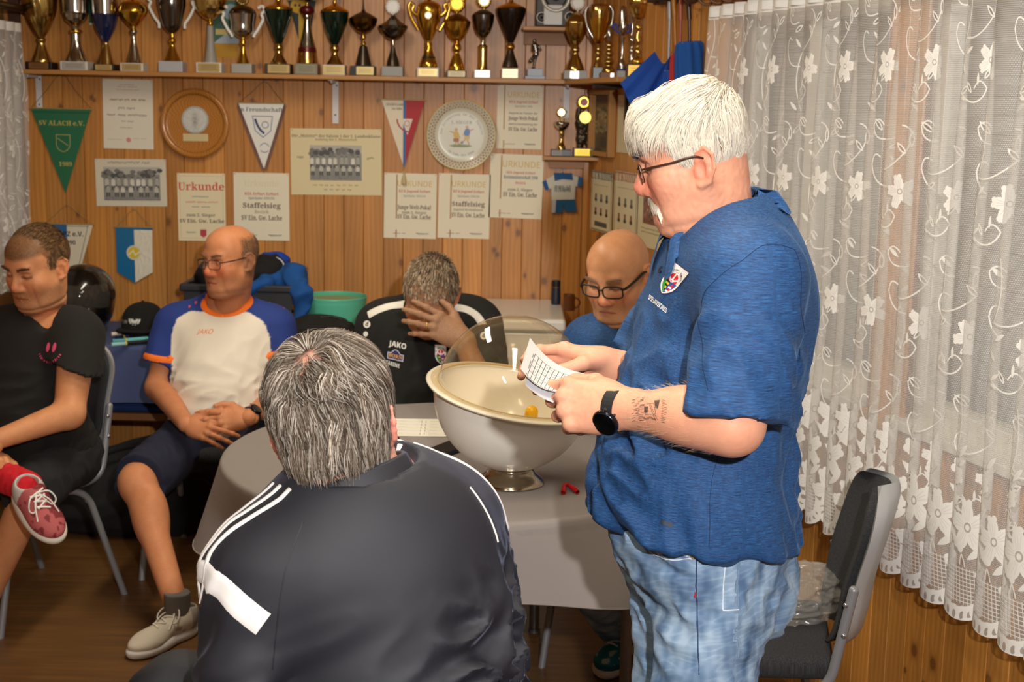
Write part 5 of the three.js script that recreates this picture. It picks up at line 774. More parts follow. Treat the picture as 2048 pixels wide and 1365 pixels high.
// ---- the bald man in the blue polo
{
  const t = thing('person', 'bald man with dark square glasses in a blue polo shirt, leaning behind the drum', 'person'), A = axes(V(-.8, 0, .6)), B = body3(A), side = (p, l, f = 0, u = 0) => p.clone().addScaledVector(A.L, l).addScaledVector(A.F, f).addScaledVector(UP, u);
  const D = 4.05, H = headPrims(frame(P(1238, 548, D - .1), V(-.52, -.36, .84), V(-.2, 1, .3)), 1.06, { fat: .35, look: .75, jaw: .98 }), neck0 = P(1262, 652, D), shR = P(1178, 690, D - .05), shL = P(1345, 690, D + .05), shC = shR.clone().lerp(shL, .5), chest = P(1262, 760, D - .02), belly = P(1290, 880, D - .02), hip = V(belly.x + .04, .54, belly.z);
  const elR = P(1150, 830, D - .06), wrR = P(1130, 960, D - .26), elL = P(1345, 860, D + .1), wrL = P(1260, 880, D - .2), knR = V(P(1150, 1100, 3.62).x, .47, -3.66), anR = V(P(1232, 1240, 4.1).x, .1, -4.06), knL = V(knR.x + .22, .5, knR.z - .06), anL = V(knL.x + .1, .1, -3.9);
  const torso = [ell(hip, V(.18, .15, .15), B, { k: .08 }), ell(belly, V(.175, .18, .14), B, { k: .1 }), ell(chest, V(.18, .17, .13), B, { k: .1 }), cap(side(shL, -.04), side(shR, .04), .07, .07, { k: .08 }), cap(neck0, side(shL, -.06, 0, .02), .056, .052, { k: .07 }), cap(neck0, side(shR, .06, 0, .02), .056, .052, { k: .07 })], upR = [cap(shR, elR, .062, .048, { k: .04 })], foR = [cap(elR, wrR, .046, .03, { k: .02 })], upL = [cap(shL, elL, .062, .048, { k: .04 })], foL = [cap(elL, wrL, .046, .03, { k: .02 })];
  const skin = skinColor([216, 154, 112], H, { brow: [150, 112, 84], browAmount: .4, red: .6, stubble: [160, 118, 92, .35], lash: true }), neck = [cap(H.w(0, -.055, -.02), neck0.clone().add(V(0, -.06, 0)), .058, .066, { k: .04 })], hR = handPrims(wrR, V(-.7, -.1, .6), UP, true), hL = handPrims(wrL, V(-.7, -.1, .6), UP, false);
  part(t, 'body', joined([surface([...torso, ...upR, ...upL], .012, { grow: -.012, color: skin }), surface([...foR, ...hR], .005, { color: skin }), surface([...foL, ...hL], .006, { color: skin }), surface([...H, ...neck], .0028, { color: skin, cut: [[neck0.clone().add(V(0, -.09, 0)), V(0, -1, 0)]] })]), skinMat(.38));
  const dR = elR.clone().sub(shR).normalize(), dLn = elL.clone().sub(shL).normalize(), hem = [[hip.clone().add(V(0, -.02, 0)), V(0, -1, 0)]], polo = [...torso.map((p) => ({ ...p, cut: hem })), cap(shR, shR.clone().addScaledVector(dR, .24), .076, .074, { k: .04, cut: [[shR.clone().addScaledVector(dR, .22), dR]] }), cap(shL, shL.clone().addScaledVector(dLn, .24), .076, .074, { k: .04, cut: [[shL.clone().addScaledVector(dLn, .22), dLn]] }), cap(side(neck0, 0, .04, -.01), side(neck0, 0, .02, .15), .066, .1, { k: .01, sub: true })], f1 = folds(.01, V(.2, .9, .3), .2, .05, 3), w1 = (x, y, z) => f1(x, y, z) * smooth(neck0.y - .03, neck0.y - .12, y);
  part(t, 'polo_shirt', surface(polo, .007, { grow: .007, warp: w1, uv: cyl(belly, A) }), poloMat);
  part(t, 'undershirt', surface([ell(side(neck0, 0, .055, -.06), V(.062, .06, .04), B)], .006), cloth(0x14141a), 'black undershirt at the neck');
  const hc = (s) => [side(hip, s * .1), s > 0 ? knL : knR, s > 0 ? anL : anR], legs = [ell(hip, V(.185, .14, .155), B)]; for (const s of [-1, 1]) { const [h, k, a] = hc(s); legs.push(cap(h, k, .09, .082, { k: .05 }), cap(k, a, .08, .062, { k: .04 })); }
  part(t, 'jeans', surface(legs, .008, { grow: .004, warp: folds(.009, V(.8, .4, .3), .18, .05, 4), uv: cyl(hip, A, .18) }), denimMat);
  for (const [a, dx] of [[anR, -.05], [anL, -.1]]) shoe(t, V(a.x + .03, 0, a.z - .06), V(a.x + dx, 0, a.z + .2), UP, { w: .05, h: .004, sole: 0xe4e4de, lace: 0xe8eef0, label: 'turquoise running shoe with white laces', color: (x, y, z) => y < .045 && z > .6 ? [10, 92, 116] : noise(x * 50, y * 60, z * 6) > .2 ? [196, 218, 220] : [18, 132, 156] });
  spectacles(t, H, 0x1d1716, { rw: .0275, rh: .017, t: .0022, arm: 1.8, label: 'dark square-rimmed glasses', dz: .002 }); eyes(t, H, [96, 110, 100], [0, -.4]); browsOf(t, H, 300, [150, 116, 88], 6);
  settle(t, V(hip.x, 0, hip.z));
}
// ---------------------------------------------------------------- table, drum, chairs and what stands around them
const TABLE = V(-.13, .742, -3.66), TR = .645;
const steel = mat(0x9a9a9c, .38, .35), greyTube = mat(0x8e8e90, .4, .3);
{
  const t = thing('round_table', 'round table on grey tube legs under the grey cloth', 'table', [TABLE.x, 0, TABLE.z]);
  part(t, 'tabletop', lathe([[0, .712], [TR - .01, .712], [TR, .718], [TR, .732], [TR - .008, .738], [0, .738]], 72), mat(0x8a6a48, .5));
  const LEGS = [onY(1068, 1264, 0), onY(1248, 1420, 0)]; 
  for (const p of [LEGS[0], LEGS[1], V(TABLE.x * 2 - LEGS[0].x, 0, TABLE.z * 2 - LEGS[0].z), V(TABLE.x * 2 - LEGS[1].x, 0, TABLE.z * 2 - LEGS[1].z)]) part(t, 'leg', [new THREE.CylinderGeometry(.0165, .0165, .705, 20).translate(p.x - TABLE.x, .357, p.z - TABLE.z), new THREE.CylinderGeometry(.019, .019, .015, 20).translate(p.x - TABLE.x, .0075, p.z - TABLE.z)], greyTube);
  // cloth with a hanging, softly folded border
  const pos = [], uv = [], idx = [], N = 240, rings = [0, .2, .4, .55, .61, .635, .643, .648, .651, .653];
  const drop = 14; for (let i = 0; i <= N; i++) { const a = i / N * 6.2832, fold = .5 + .5 * Math.sin(a * 7 + .9 + .8 * Math.sin(a * 2)), f2 = Math.sin(a * 19 + 2) * .12;
    rings.forEach((r, j) => { const y = j < 6 ? TABLE.y : TABLE.y - [.001, .004, .01, .018][j - 6]; const rr = r; pos.push(Math.cos(a) * rr, y + .0008 * noise(Math.cos(a) * r * 18, Math.sin(a) * r * 18, 3), Math.sin(a) * rr); uv.push(Math.cos(a) * rr, Math.sin(a) * rr); });
    for (let j = 1; j <= drop; j++) { const k = j / drop, len = .165 + .035 * fold, rr = .654 + k * (.015 + .055 * fold + .02 * f2) , y = TABLE.y - .02 - k * len; pos.push(Math.cos(a) * rr, y, Math.sin(a) * rr); uv.push(a * .65, y); } }
  const M = rings.length + drop; for (let i = 0; i < N; i++) for (let j = 0; j < M - 1; j++) { const k = i * M + j; idx.push(k, k + M, k + 1, k + 1, k + M, k + M + 1); }
  const g = new THREE.BufferGeometry(); g.setAttribute('position', new THREE.Float32BufferAttribute(pos, 3)); g.setAttribute('uv', new THREE.Float32BufferAttribute(uv, 2)); g.setIndex(idx); g.computeVertexNormals();
  const c = thing('tablecloth', 'plain grey cloth draped over the round table', 'tablecloth', [TABLE.x, 0, TABLE.z]);
  part(c, 'cloth', g, mat(0x8f8681, .88, 0, { bumpMap: weaveTex, bumpScale: .0003, sheen: .2, side: THREE.DoubleSide }));
  const hem = []; for (let i = 0; i <= N; i++) { const k = (i * M + M - 1) * 3; hem.push(V(pos[k], pos[k + 1], pos[k + 2])); } part(c, 'hem', tube(hem, .0022, 480, 5), mat(0x857c77, .9));
}
const CLOTH_Y = TABLE.y + .001;
// lottery drum: white bowl with a clear dome, tilted on a metal foot
{
  const foot = onY(1021, 966, CLOTH_Y), t = thing('lottery_drum', 'white bowl drum with a clear plastic dome standing on the round table', 'lottery drum', foot);
  part(t, 'foot', curveLathe([[.0855, 0], [.086, .004], [.08, .012], [.064, .026], [.056, .038], [.05, .042], [0, .043]], 64, 40), mat(0xb0a490, .16, 1));
  const R = .196, tiltN = V(.17, 1, .11).normalize(), q = new THREE.Quaternion().setFromUnitVectors(UP, tiltN), c = V(0, .038 + R * .985, 0);
  const put = (g) => g.applyQuaternion(q).translate(c.x, c.y, c.z), pts = []; for (let i = 0; i <= 40; i++) { const a = -Math.PI / 2 + i / 40 * Math.PI / 2; pts.push([Math.cos(a) * R, Math.sin(a) * R]); }
  const inner = pts.map(([r, y]) => [Math.max(0, r - .004), y + (r < .01 ? .004 : .002)]).reverse();
  part(t, 'bowl', put(lathe([...pts, [R - .001, .001], ...inner], 96)), mat(0xe9e4da, .28, 0, { clearcoat: .5, clearcoatRoughness: .12 }));
  part(t, 'rim', put(lathe([[R - .002, -.006], [R + .006, -.005], [R + .02, -.001], [R + .023, .003], [R + .02, .006], [R + .008, .007], [R - .004, .008], [R - .008, .004]], 96)), mat(0xdfd6c0, .3, 0, { clearcoat: .4 }));
  const dm = []; for (let i = 0; i <= 36; i++) { const a = i / 36 * Math.PI / 2; dm.push([Math.cos(a) * (R - .008), .008 + Math.sin(a) * (R - .008) * 1.0]); }
  part(t, 'dome', put(lathe([[R + .012, .0075], [R - .004, .009], ...dm], 96)), mat(0xfdf6e8, .02, 0, { transmission: 1, thickness: 0, ior: 1.49, side: THREE.DoubleSide }), 'clear plastic dome');
  part(t, 'seal', put(new THREE.TorusGeometry(R - .006, .0014, 8, 96).rotateX(Math.PI / 2).translate(0, .009, 0)), mat(0xb9a070, .4, .1));
}
{
  const p = P(1062, 833, 3.345), t = thing('capsule', 'yellow plastic draw capsule lying inside the white bowl', 'capsule', p);
  const q = new THREE.Quaternion().setFromEuler(new THREE.Euler(.3, 0, -.1));
  part(t, 'shell', new THREE.CapsuleGeometry(.0165, .024, 10, 28).applyQuaternion(q), mat(0xf2b800, .35)); part(t, 'band', new THREE.CylinderGeometry(.0172, .0172, .004, 28).applyQuaternion(q), mat(0xe8a800, .35));
}
{ // opened red clip
  const p = onY(1136, 985, CLOTH_Y), t = thing('plastic_clip', 'small red plastic clip bent open on the grey tablecloth', 'clip', p, .1), red = mat(0xc4121c, .45);
  part(t, 'bow', tube([V(-.016, .006, .024), V(-.011, .01, .0), V(-.005, .012, -.022), V(.003, .012, -.024), V(.01, .01, -.004), V(.021, .006, .022)], .0055, 40, 8), red);
  part(t, 'hook', box(.012, .008, .009, -.013, .005, .014, .002), red); for (let i = 0; i < 5; i++) part(t, 'tooth', box(.004, .008, .004, .014 + i * .0012, .011, -.006 + i * .005, .001), red);
}
const formTex = tex(420, 594, (g, w, h) => { g.fillStyle = '#efe9d8'; g.fillRect(0, 0, w, h); g.strokeStyle = '#4a463e'; g.fillStyle = '#4a463e'; g.lineWidth = 2; for (let b = 0; b < 5; b++) { const y = 70 + b * 104; g.strokeRect(40, y, 220, 66); g.strokeRect(280, y, 100, 66); for (let i = 1; i < 3; i++) { g.beginPath(); g.moveTo(40, y + i * 22); g.lineTo(260, y + i * 22); g.moveTo(300, y + i * 22); g.lineTo(380, y + i * 22); g.stroke(); } g.font = '12px sans-serif'; g.fillText('Spiel  Heim  Gast  Datum', 48, y + 15); g.fillText('Uhrzeit', 300, y + 15); } });
{
  const a = onY(800, 824, CLOTH_Y), b = onY(862, 822, CLOTH_Y), c = onY(880, 884, CLOTH_Y); const t = thing('form_sheet', 'printed cream form lying on the table left of the drum', 'paper', onY(822, 855, CLOTH_Y + .001), .03);
  const g = new THREE.BoxGeometry(.25, .0006, .22); part(t, 'sheet', g, [0, 0, 1, 1, 0, 0].map((k) => k ? mat(0xffffff, .85, 0, { map: formTex }) : mat(0xefe9d8, .85)));
}
function phone(px, py, turn, label, c) { const t = thing('phone', label, 'phone', onY(px, py, CLOTH_Y + .001), turn); part(t, 'case', box(.074, .009, .15, 0, .0045, 0, .004), mat(c, .4)); part(t, 'screen', box(.068, .0012, .142, 0, .0092, 0, .0005), mat(0x050507, .5)); part(t, 'camera_bump', box(.02, .002, .03, -.02, .0005, -.05, .0008), mat(0x111114, .3)); }
phone(776, 893, .15, 'black mobile phone lying beside the grey-haired head', 0x161514); phone(900, 899, -.5, 'dark blue phone tucked below the white bowl', 0x1c2436);
{ const t = thing('coffee_cup', 'white cup half hidden behind the front man’s neck', 'cup', onY(606, 992, CLOTH_Y)); part(t, 'cup_body', curveLathe([[0, .002], [.024, .002], [.027, .01], [.033, .05], [.036, .085], [.0335, .085], [.03, .05], [.024, .012], [0, .01]], 40, 50), mat(0xf2ede6, .3)); part(t, 'handle', new THREE.TorusGeometry(.02, .004, 8, 24, Math.PI).rotateZ(-Math.PI / 2).translate(.033, .047, 0), mat(0xf2ede6, .3)); }
// folded sheet in the standing man's hands
{
  const gridTex = tex(512, 512, (g, w, h) => { g.fillStyle = '#f4f3f1'; g.fillRect(0, 0, w, h); g.strokeStyle = '#3c3c42'; g.fillStyle = '#3c3c42'; g.lineWidth = 5; for (let i = 0; i < 11; i++) { g.beginPath(); g.moveTo(90 + i * 40, 120); g.lineTo(90 + i * 40, 500); g.stroke(); } for (let j = 0; j < 5; j++) { g.beginPath(); g.moveTo(90, 120 + j * 95); g.lineTo(490, 120 + j * 95); g.stroke(); } g.font = 'bold 20px sans-serif'; for (let j = 0; j < 4; j++) { g.save(); g.translate(82, 200 + j * 95); g.rotate(-Math.PI / 2); g.fillText(['Nr.', 'Spielstätte', 'Zeit', 'Gruppe'][3 - j], -10, 0); g.restore(); } for (let i = 1; i < 10; i++) for (let j = 0; j < 4; j++) if ((i * 3 + j) % 4 < 2) g.fillText('–' + (i + 1), 100 + i * 40 - 5, 170 + j * 95); });
  const c0 = P(1110, 740, 2.36), t = thing('folded_sheet', 'folded white printed sheet held in the standing man’s hands', 'paper', c0);
  const leaf = (tl, tr, bl, br, bow, m) => { const g = new THREE.PlaneGeometry(1, 1, 20, 12), p = g.attributes.position, n = tr.clone().sub(tl).cross(bl.clone().sub(tl)).normalize(); for (let i = 0; i < p.count; i++) { const u = p.getX(i) + .5, v = .5 - p.getY(i), q = tl.clone().lerp(tr, u).lerp(bl.clone().lerp(br, u), v).addScaledVector(n, bow * Math.sin(u * Math.PI)).sub(c0); p.setXYZ(i, q.x, q.y, q.z); } g.computeVertexNormals(); return part(t, 'leaf', g, m); };
  leaf(P(1060, 676, 2.44), P(1170, 748, 2.4), P(1041, 738, 2.3), P(1136, 786, 2.28), .014, mat(0xd6d5d3, .75, 0, { map: gridTex, side: THREE.DoubleSide }));
  leaf(P(1054, 740, 2.34), P(1130, 786, 2.31), P(1051, 771, 2.3), P(1106, 806, 2.28), .004, mat(0xc4c2c8, .75, 0, { side: THREE.DoubleSide }));
}
// stacking chair with a two-part back on a bent tube frame, facing +z
const feltTex = tex(128, 128, pixels(128, 128, (x, y) => { const v = 46 + 26 * noise(x * .9, y * .9, 1) + 14 * noise(x * .25, y * .25, 4); return [v, v, v * 1.04]; }), true, true); feltTex.repeat.set(7, 7);
const felt = mat(0xffffff, .95, 0, { map: feltTex, sheen: .25 }), shellGrey = mat(0xa9a9aa, .42);
function chair(label, pos, turn) {
  const t = thing('chair', label, 'chair', pos, turn, 'grey and black meeting chairs');
  const cushion = new RoundedBoxGeometry(.43, .055, .43, 5, .026), p = cushion.attributes.position; for (let i = 0; i < p.count; i++) { const x = p.getX(i), z = p.getZ(i); p.setX(i, x * (1 - .1 * Math.max(0, -z) / .2)); p.setY(i, p.getY(i) - .35 * Math.max(0, z - .1) ** 1.5 + .01 * Math.abs(x) / .2 + .02 * Math.max(0, -z - .1) * 3); } cushion.computeVertexNormals();
  const u = cushion.attributes.uv; for (let i = 0; i < p.count; i++) u.setXY(i, p.getX(i), p.getZ(i)); part(t, 'seat', cushion.translate(0, .455, .01), felt);
  const W = (v) => .205 * (1 - .0 * v) * Math.sqrt(Math.max(0, 1 - Math.max(0, (Math.abs(v - .5) - .18) / .34) ** 2.6)) + .0005, zz = (v, s) => -.195 - .03 * Math.sin(v * 2.4) - .12 * Math.max(0, v - .42) ** 1.4 - .06 * (1 - s * s) * .9;
  const sheet = (off, k, th) => { const pos = [], uv = [], idx = [], A = 20, Bn = 24, put = (s, v, o) => { const x = W(v) * s * k; const y = .49 + .375 * (.5 + (v - .5) * (k === 1 ? 1 : .965)); pos.push(x, y, zz(v, s) + o); uv.push(x, y); }; for (const o of [off, off - th]) for (let j = 0; j <= Bn; j++) for (let i = 0; i <= A; i++) { const s = i / A * 2 - 1, v = j / Bn, edge = Math.min(1, Math.min(1 - Math.abs(s), .5 - Math.abs(v - .5)) * 14); put(s, v, o === off ? off - th / 2 + th / 2 * Math.sqrt(edge) : off - th / 2 - th / 2 * Math.sqrt(edge)); } const n = (A + 1) * (Bn + 1); for (let j = 0; j < Bn; j++) for (let i = 0; i < A; i++) { const a = j * (A + 1) + i; idx.push(a, a + 1, a + A + 1, a + 1, a + A + 2, a + A + 1, n + a, n + a + A + 1, n + a + 1, n + a + 1, n + a + A + 1, n + a + A + 2); } const g = new THREE.BufferGeometry(); g.setAttribute('position', new THREE.Float32BufferAttribute(pos, 3)); g.setAttribute('uv', new THREE.Float32BufferAttribute(uv, 2)); g.setIndex(idx); g.computeVertexNormals(); return g; };
  part(t, 'back_pad', sheet(.022, .955, .03), felt); part(t, 'back_shell', sheet(.0, 1, .022), shellGrey);
  for (const s of [-1, 1]) {
    const sup = part(t, 'back_support', polyTube([V(s * .212, .665, -.232), V(s * .212, .425, -.19), V(s * .2, .415, .0), V(s * .17, .418, .1)], .0115, .06), greyTube);
    for (const y of [.565, .635]) part(sup, 'bolt', new THREE.SphereGeometry(.006, 12, 8).scale(.6, 1, 1).translate(s * .224, y, -.216), mat(0xb8b8bc, .25, .9));
    part(t, 'leg', polyTube([V(s * .17, .415, -.02), V(s * .215, .41, .15), V(s * .232, .0, .235)], .0115, .07), greyTube);
    part(t, 'leg', polyTube([V(s * .17, .405, .04), V(s * .205, .4, -.13), V(s * .225, .0, -.26)], .0115, .07), greyTube);
  }
  return t;
}
{
  const s = onY(1545, 1258, .48), c = chair('empty chair with a black padded back beside the lace curtain', [s.x - .075, 0, s.z + .0], -Math.PI / 2 - .16);
  const spots = [['chair under the grey-haired man in the foreground, seen from the back', P(690, 1365, 1.9), 'f'], ['chair under the man in the black t-shirt'], ['chair under the man in the white and blue jersey'], ['chair under the man covering his face'], ['chair under the bald man with glasses']];
  const of = (i) => scene.children.filter((o) => /^person/.test(o.name))[i], place = (i, label, turn, back = 0, dx = 0) => { const o = of(i), k = c.clone(); k.name = numbered('chair'); tag(k, label); scene.add(k); k.position.set(o.position.x + Math.sin(turn) * back + dx, 0, o.position.z + Math.cos(turn) * back); k.rotation.set(0, turn, 0); k.userData = { ...c.userData, label }; return k; };
  place(1, spots[0][0], Math.PI + .25, .06); place(2, spots[1][0], -.6, .02, -.1); place(3, spots[2][0], -.05, -.02); place(4, spots[3][0], -.08, 0); place(5, spots[4][0], -.5, -.02, -.03);
  // clear plastic bag on the empty chair
  const b = onY(1545, 1205, .5), t = thing('plastic_bag', 'crumpled clear plastic bag lying on the empty chair', 'bag', V(b.x + .02, .49, b.z));
  const g = new THREE.IcosahedronGeometry(1, 26), p = g.attributes.position; for (let i = 0; i < p.count; i++) { const v = V(p.getX(i), p.getY(i), p.getZ(i)), n = ridge(noise(v.x * 2.1, v.y * 2.4, v.z * 2.1 + 3)) * .16 + ridge(noise(v.x * 5, v.y * 5, v.z * 5)) * .09; v.multiplyScalar(1 + n); p.setXYZ(i, v.x * .15, Math.max(-.012, v.y * .055 + .03 + .02 * v.x), v.z * .13); } const bg = mergeVertices(g.deleteAttribute('normal').deleteAttribute('uv'), 1e-5); bg.computeVertexNormals();
  part(t, 'film', bg, mat(0xf4f0e8, .12, 0, { transmission: .86, thickness: 0, ior: 1.45, side: THREE.DoubleSide }));
  const pr = tex(256, 96, (g) => { g.clearRect(0, 0, 256, 96); g.fillStyle = 'rgba(235,235,232,.85)'; g.font = 'bold 64px sans-serif'; g.fillText('IVA', 20, 70); }); const f = new THREE.PlaneGeometry(.1, .035, 8, 2).rotateX(-1.1).translate(-.02, .062, .05); part(t, 'print', f, print(pr));
}
// ---- along the back wall
const BT = .735, bx0 = P(96, 660, 5.5).x, bx1 = P(742, 660, 5.5).x, bz0 = -5.28, bz1 = -5.86;
{
  const t = thing('side_table', 'long table along the back wall under the blue cloth', 'table', [(bx0 + bx1) / 2, 0, (bz0 + bz1) / 2]), w = bx1 - bx0, d = bz0 - bz1;
  part(t, 'tabletop', box(w, .025, d, 0, BT - .0165, 0, .004), mat(0xa87845, .5)); for (const x of [-1, 1]) for (const z of [-1, 1]) part(t, 'leg', box(.045, BT - .029, .045, x * (w / 2 - .06), (BT - .029) / 2, z * (d / 2 - .06), .004), mat(0x8a5f36, .5));
  const cw = P(560, 690, 5.27).x - bx0, g = new THREE.PlaneGeometry(cw + .02, .82, 60, 40), p = g.attributes.position; for (let i = 0; i < p.count; i++) { const v = .41 - p.getY(i), top = d + .012, x = p.getX(i); const over = v - top; if (over < 0) p.setXYZ(i, x, BT - .003 + .0015 * noise(x * 6, v * 8, 1), -d / 2 + v); else p.setXYZ(i, x, BT - .003 - over, d / 2 + .012 + .008 * Math.sin(x * 23) * over * 4); }
  g.computeVertexNormals(); const c = thing('tablecloth', 'blue cloth hanging over the front of the side table', 'tablecloth', [bx0 + cw / 2, 0, (bz0 + bz1) / 2]); part(c, 'cloth', g, mat(0x4a557e, .9, 0, { bumpMap: weaveTex, bumpScale: .0003, side: THREE.DoubleSide, sheen: .2 }));
}
{
  const a = P(170, 840, 5.3), b = P(330, 840, 5.3), t = thing('bench', 'low wooden bench pushed under the side table', 'bench', [(a.x + b.x) / 2, 0, -5.5]); part(t, 'seat', box(b.x - a.x + .5, .03, .28, 0, a.y, 0, .004), mat(0x8a5c30, .55)); for (const s of [-1, 1]) part(t, 'leg', box(.04, a.y - .015, .24, s * .36, (a.y - .015) / 2, 0, .003), mat(0x7a5029, .55));
  const c = thing('seat_cushion', 'dark blue cushion on the low bench', 'cushion', [(a.x + b.x) / 2 + .05, a.y + .015, -5.5]); part(c, 'cushion_body', box(.5, .06, .27, 0, .031, 0, .025), cloth(0x1f3a78)); part(c, 'piping', box(.505, .006, .275, 0, .031, 0, .003), cloth(0x18305f));
}
{ // motorcycle helmet
  const b = P(166, 600, 5.55), t = thing('motorcycle_helmet', 'black full-face motorcycle helmet with a clear visor on the side table', 'helmet', [b.x, BT, b.z], -.15), S = V(0, .135, 0);
  const shell = [ell(S.clone().add(V(0, .015, -.01)), V(.122, .13, .145), null, { k: .03 }), ell(S.clone().add(V(0, -.06, .02)), V(.112, .075, .135), null, { k: .04 }), ell(S.clone().add(V(0, .005, .15)), V(.1, .047, .07), null, { k: .012, sub: true }), ell(S.clone().add(V(0, -.12, 0)), V(.085, .06, .1), null, { k: .01, sub: true })];
  part(t, 'shell', surface(shell, .006), mat(0x0c0c0c, .22, 0, { clearcoat: .6 }));
  const vg = new THREE.SphereGeometry(1, 40, 20, Math.PI * .06, Math.PI * .88, 1.12, .72); vg.scale(.128, .136, .152).translate(0, .148, -.008); part(t, 'visor', vg, mat(0x6b655c, .04, 0, { transmission: .7, thickness: 0, side: THREE.DoubleSide }), 'clear visor'); part(t, 'lining', new THREE.SphereGeometry(.095, 24, 16).scale(1, .8, 1).translate(0, .14, .02), mat(0x1a1714, .95));
  for (const s of [-1, 1]) part(t, 'pivot', new THREE.CylinderGeometry(.02, .022, .012, 24).rotateZ(Math.PI / 2).translate(s * .125, .16, .0), mat(0x1a1a1a, .4));
}
{ // cap
  const b = P(287, 652, 5.5), t = thing('baseball_cap', 'black baseball cap with a round white badge on the side table', 'cap', [b.x, BT + .004, b.z], -.12);
  const crown = curveLathe([[.093, 0], [.094, .03], [.09, .07], [.07, .108], [.035, .128], [0, .132]], 48, 40); crown.scale(.9, 1, 1.05); part(t, 'cap_crown', crown, cloth(0x121110)); const br = new THREE.SphereGeometry(1, 32, 12, 0, Math.PI, Math.PI * .42, .16); part(t, 'brim', merge([tube([V(-.075, .028, .06), V(-.06, .03, .12), V(0, .034, .152), V(.06, .03, .12), V(.075, .028, .06)], .006, 30, 6), extrude((() => { const s = new THREE.Shape(); s.moveTo(-.08, .05); s.bezierCurveTo(-.07, .19, .07, .19, .08, .05); s.lineTo(-.08, .05); return s; })(), .003).rotateX(Math.PI / 2).translate(0, .032, 0)]), cloth(0x121110)); part(t, 'top_button', new THREE.SphereGeometry(.007, 12, 8).translate(0, .132, 0), cloth(0x121110));
  const bt = tex(128, 128, (g) => { g.clearRect(0, 0, 128, 128); g.fillStyle = '#dcdcd6'; g.beginPath(); g.arc(64, 64, 62, 0, 7); g.fill(); g.strokeStyle = '#6a6e68'; g.lineWidth = 5; g.beginPath(); g.arc(64, 64, 44, 0, 7); g.stroke(); g.fillStyle = '#2b3328'; g.beginPath(); g.ellipse(66, 66, 16, 10, .4, 0, 7); g.fill(); });
  const fc = (x, y, z) => { const rr = y < .03 ? .094 : y < .07 ? lerp(.094, .09, (y - .03) / .04) : lerp(.09, .068, (y - .07) / .038); return Math.hypot(x / .9, z / 1.05) - rr; }; part(t, 'badge', badge(fc, V(-.025, .1, .2), V(.025, .1, .2), V(-.025, .05, .2), V(0, 0, -1)), print(bt)); part(t, 'lettering', badge(fc, V(-.075, .072, .2), V(-.03, .075, .2), V(-.075, .05, .2), V(0, 0, -1)), print(lettering('FLW', '#c9c9c2', 128, 64, 'italic sans-serif')));
}
[[222, 669, 300, 664, 0xe08a3a, 0xf2e2cc, 'orange and white'], [232, 676, 272, 672, 0x2a3f7a, 0x1e2c58, 'dark blue'], [224, 683, 296, 677, 0x74c6c4, 0x5aa8ac, 'pale turquoise'], [222, 690, 299, 683, 0x1c1a1a, 0x9fd0d0, 'black and pale blue']].forEach(([x0, y0, x1, y1, c, c2, n]) => {
  const a = onY(x0, y0, BT + .008), b = onY(x1, y1, BT + .008), t = thing('marker_pen', n + ' marker pen lying on the blue cloth', 'pen', a.clone().lerp(b, .5)), L = a.distanceTo(b); t.rotation.y = -Math.atan2(b.z - a.z, b.x - a.x);
  part(t, 'barrel', new THREE.CylinderGeometry(.0078, .0078, L * .62, 16).rotateZ(Math.PI / 2).translate(L * .18, 0, 0), mat(c, .4)); part(t, 'cap', new THREE.CylinderGeometry(.0084, .007, L * .36, 16).rotateZ(Math.PI / 2).translate(-L * .31, 0, 0), mat(c2, .4)); part(t, 'ring', new THREE.CylinderGeometry(.0086, .0086, .006, 16).rotateZ(Math.PI / 2).translate(-L * .12, 0, 0), mat(0xd8c832, .4));
});
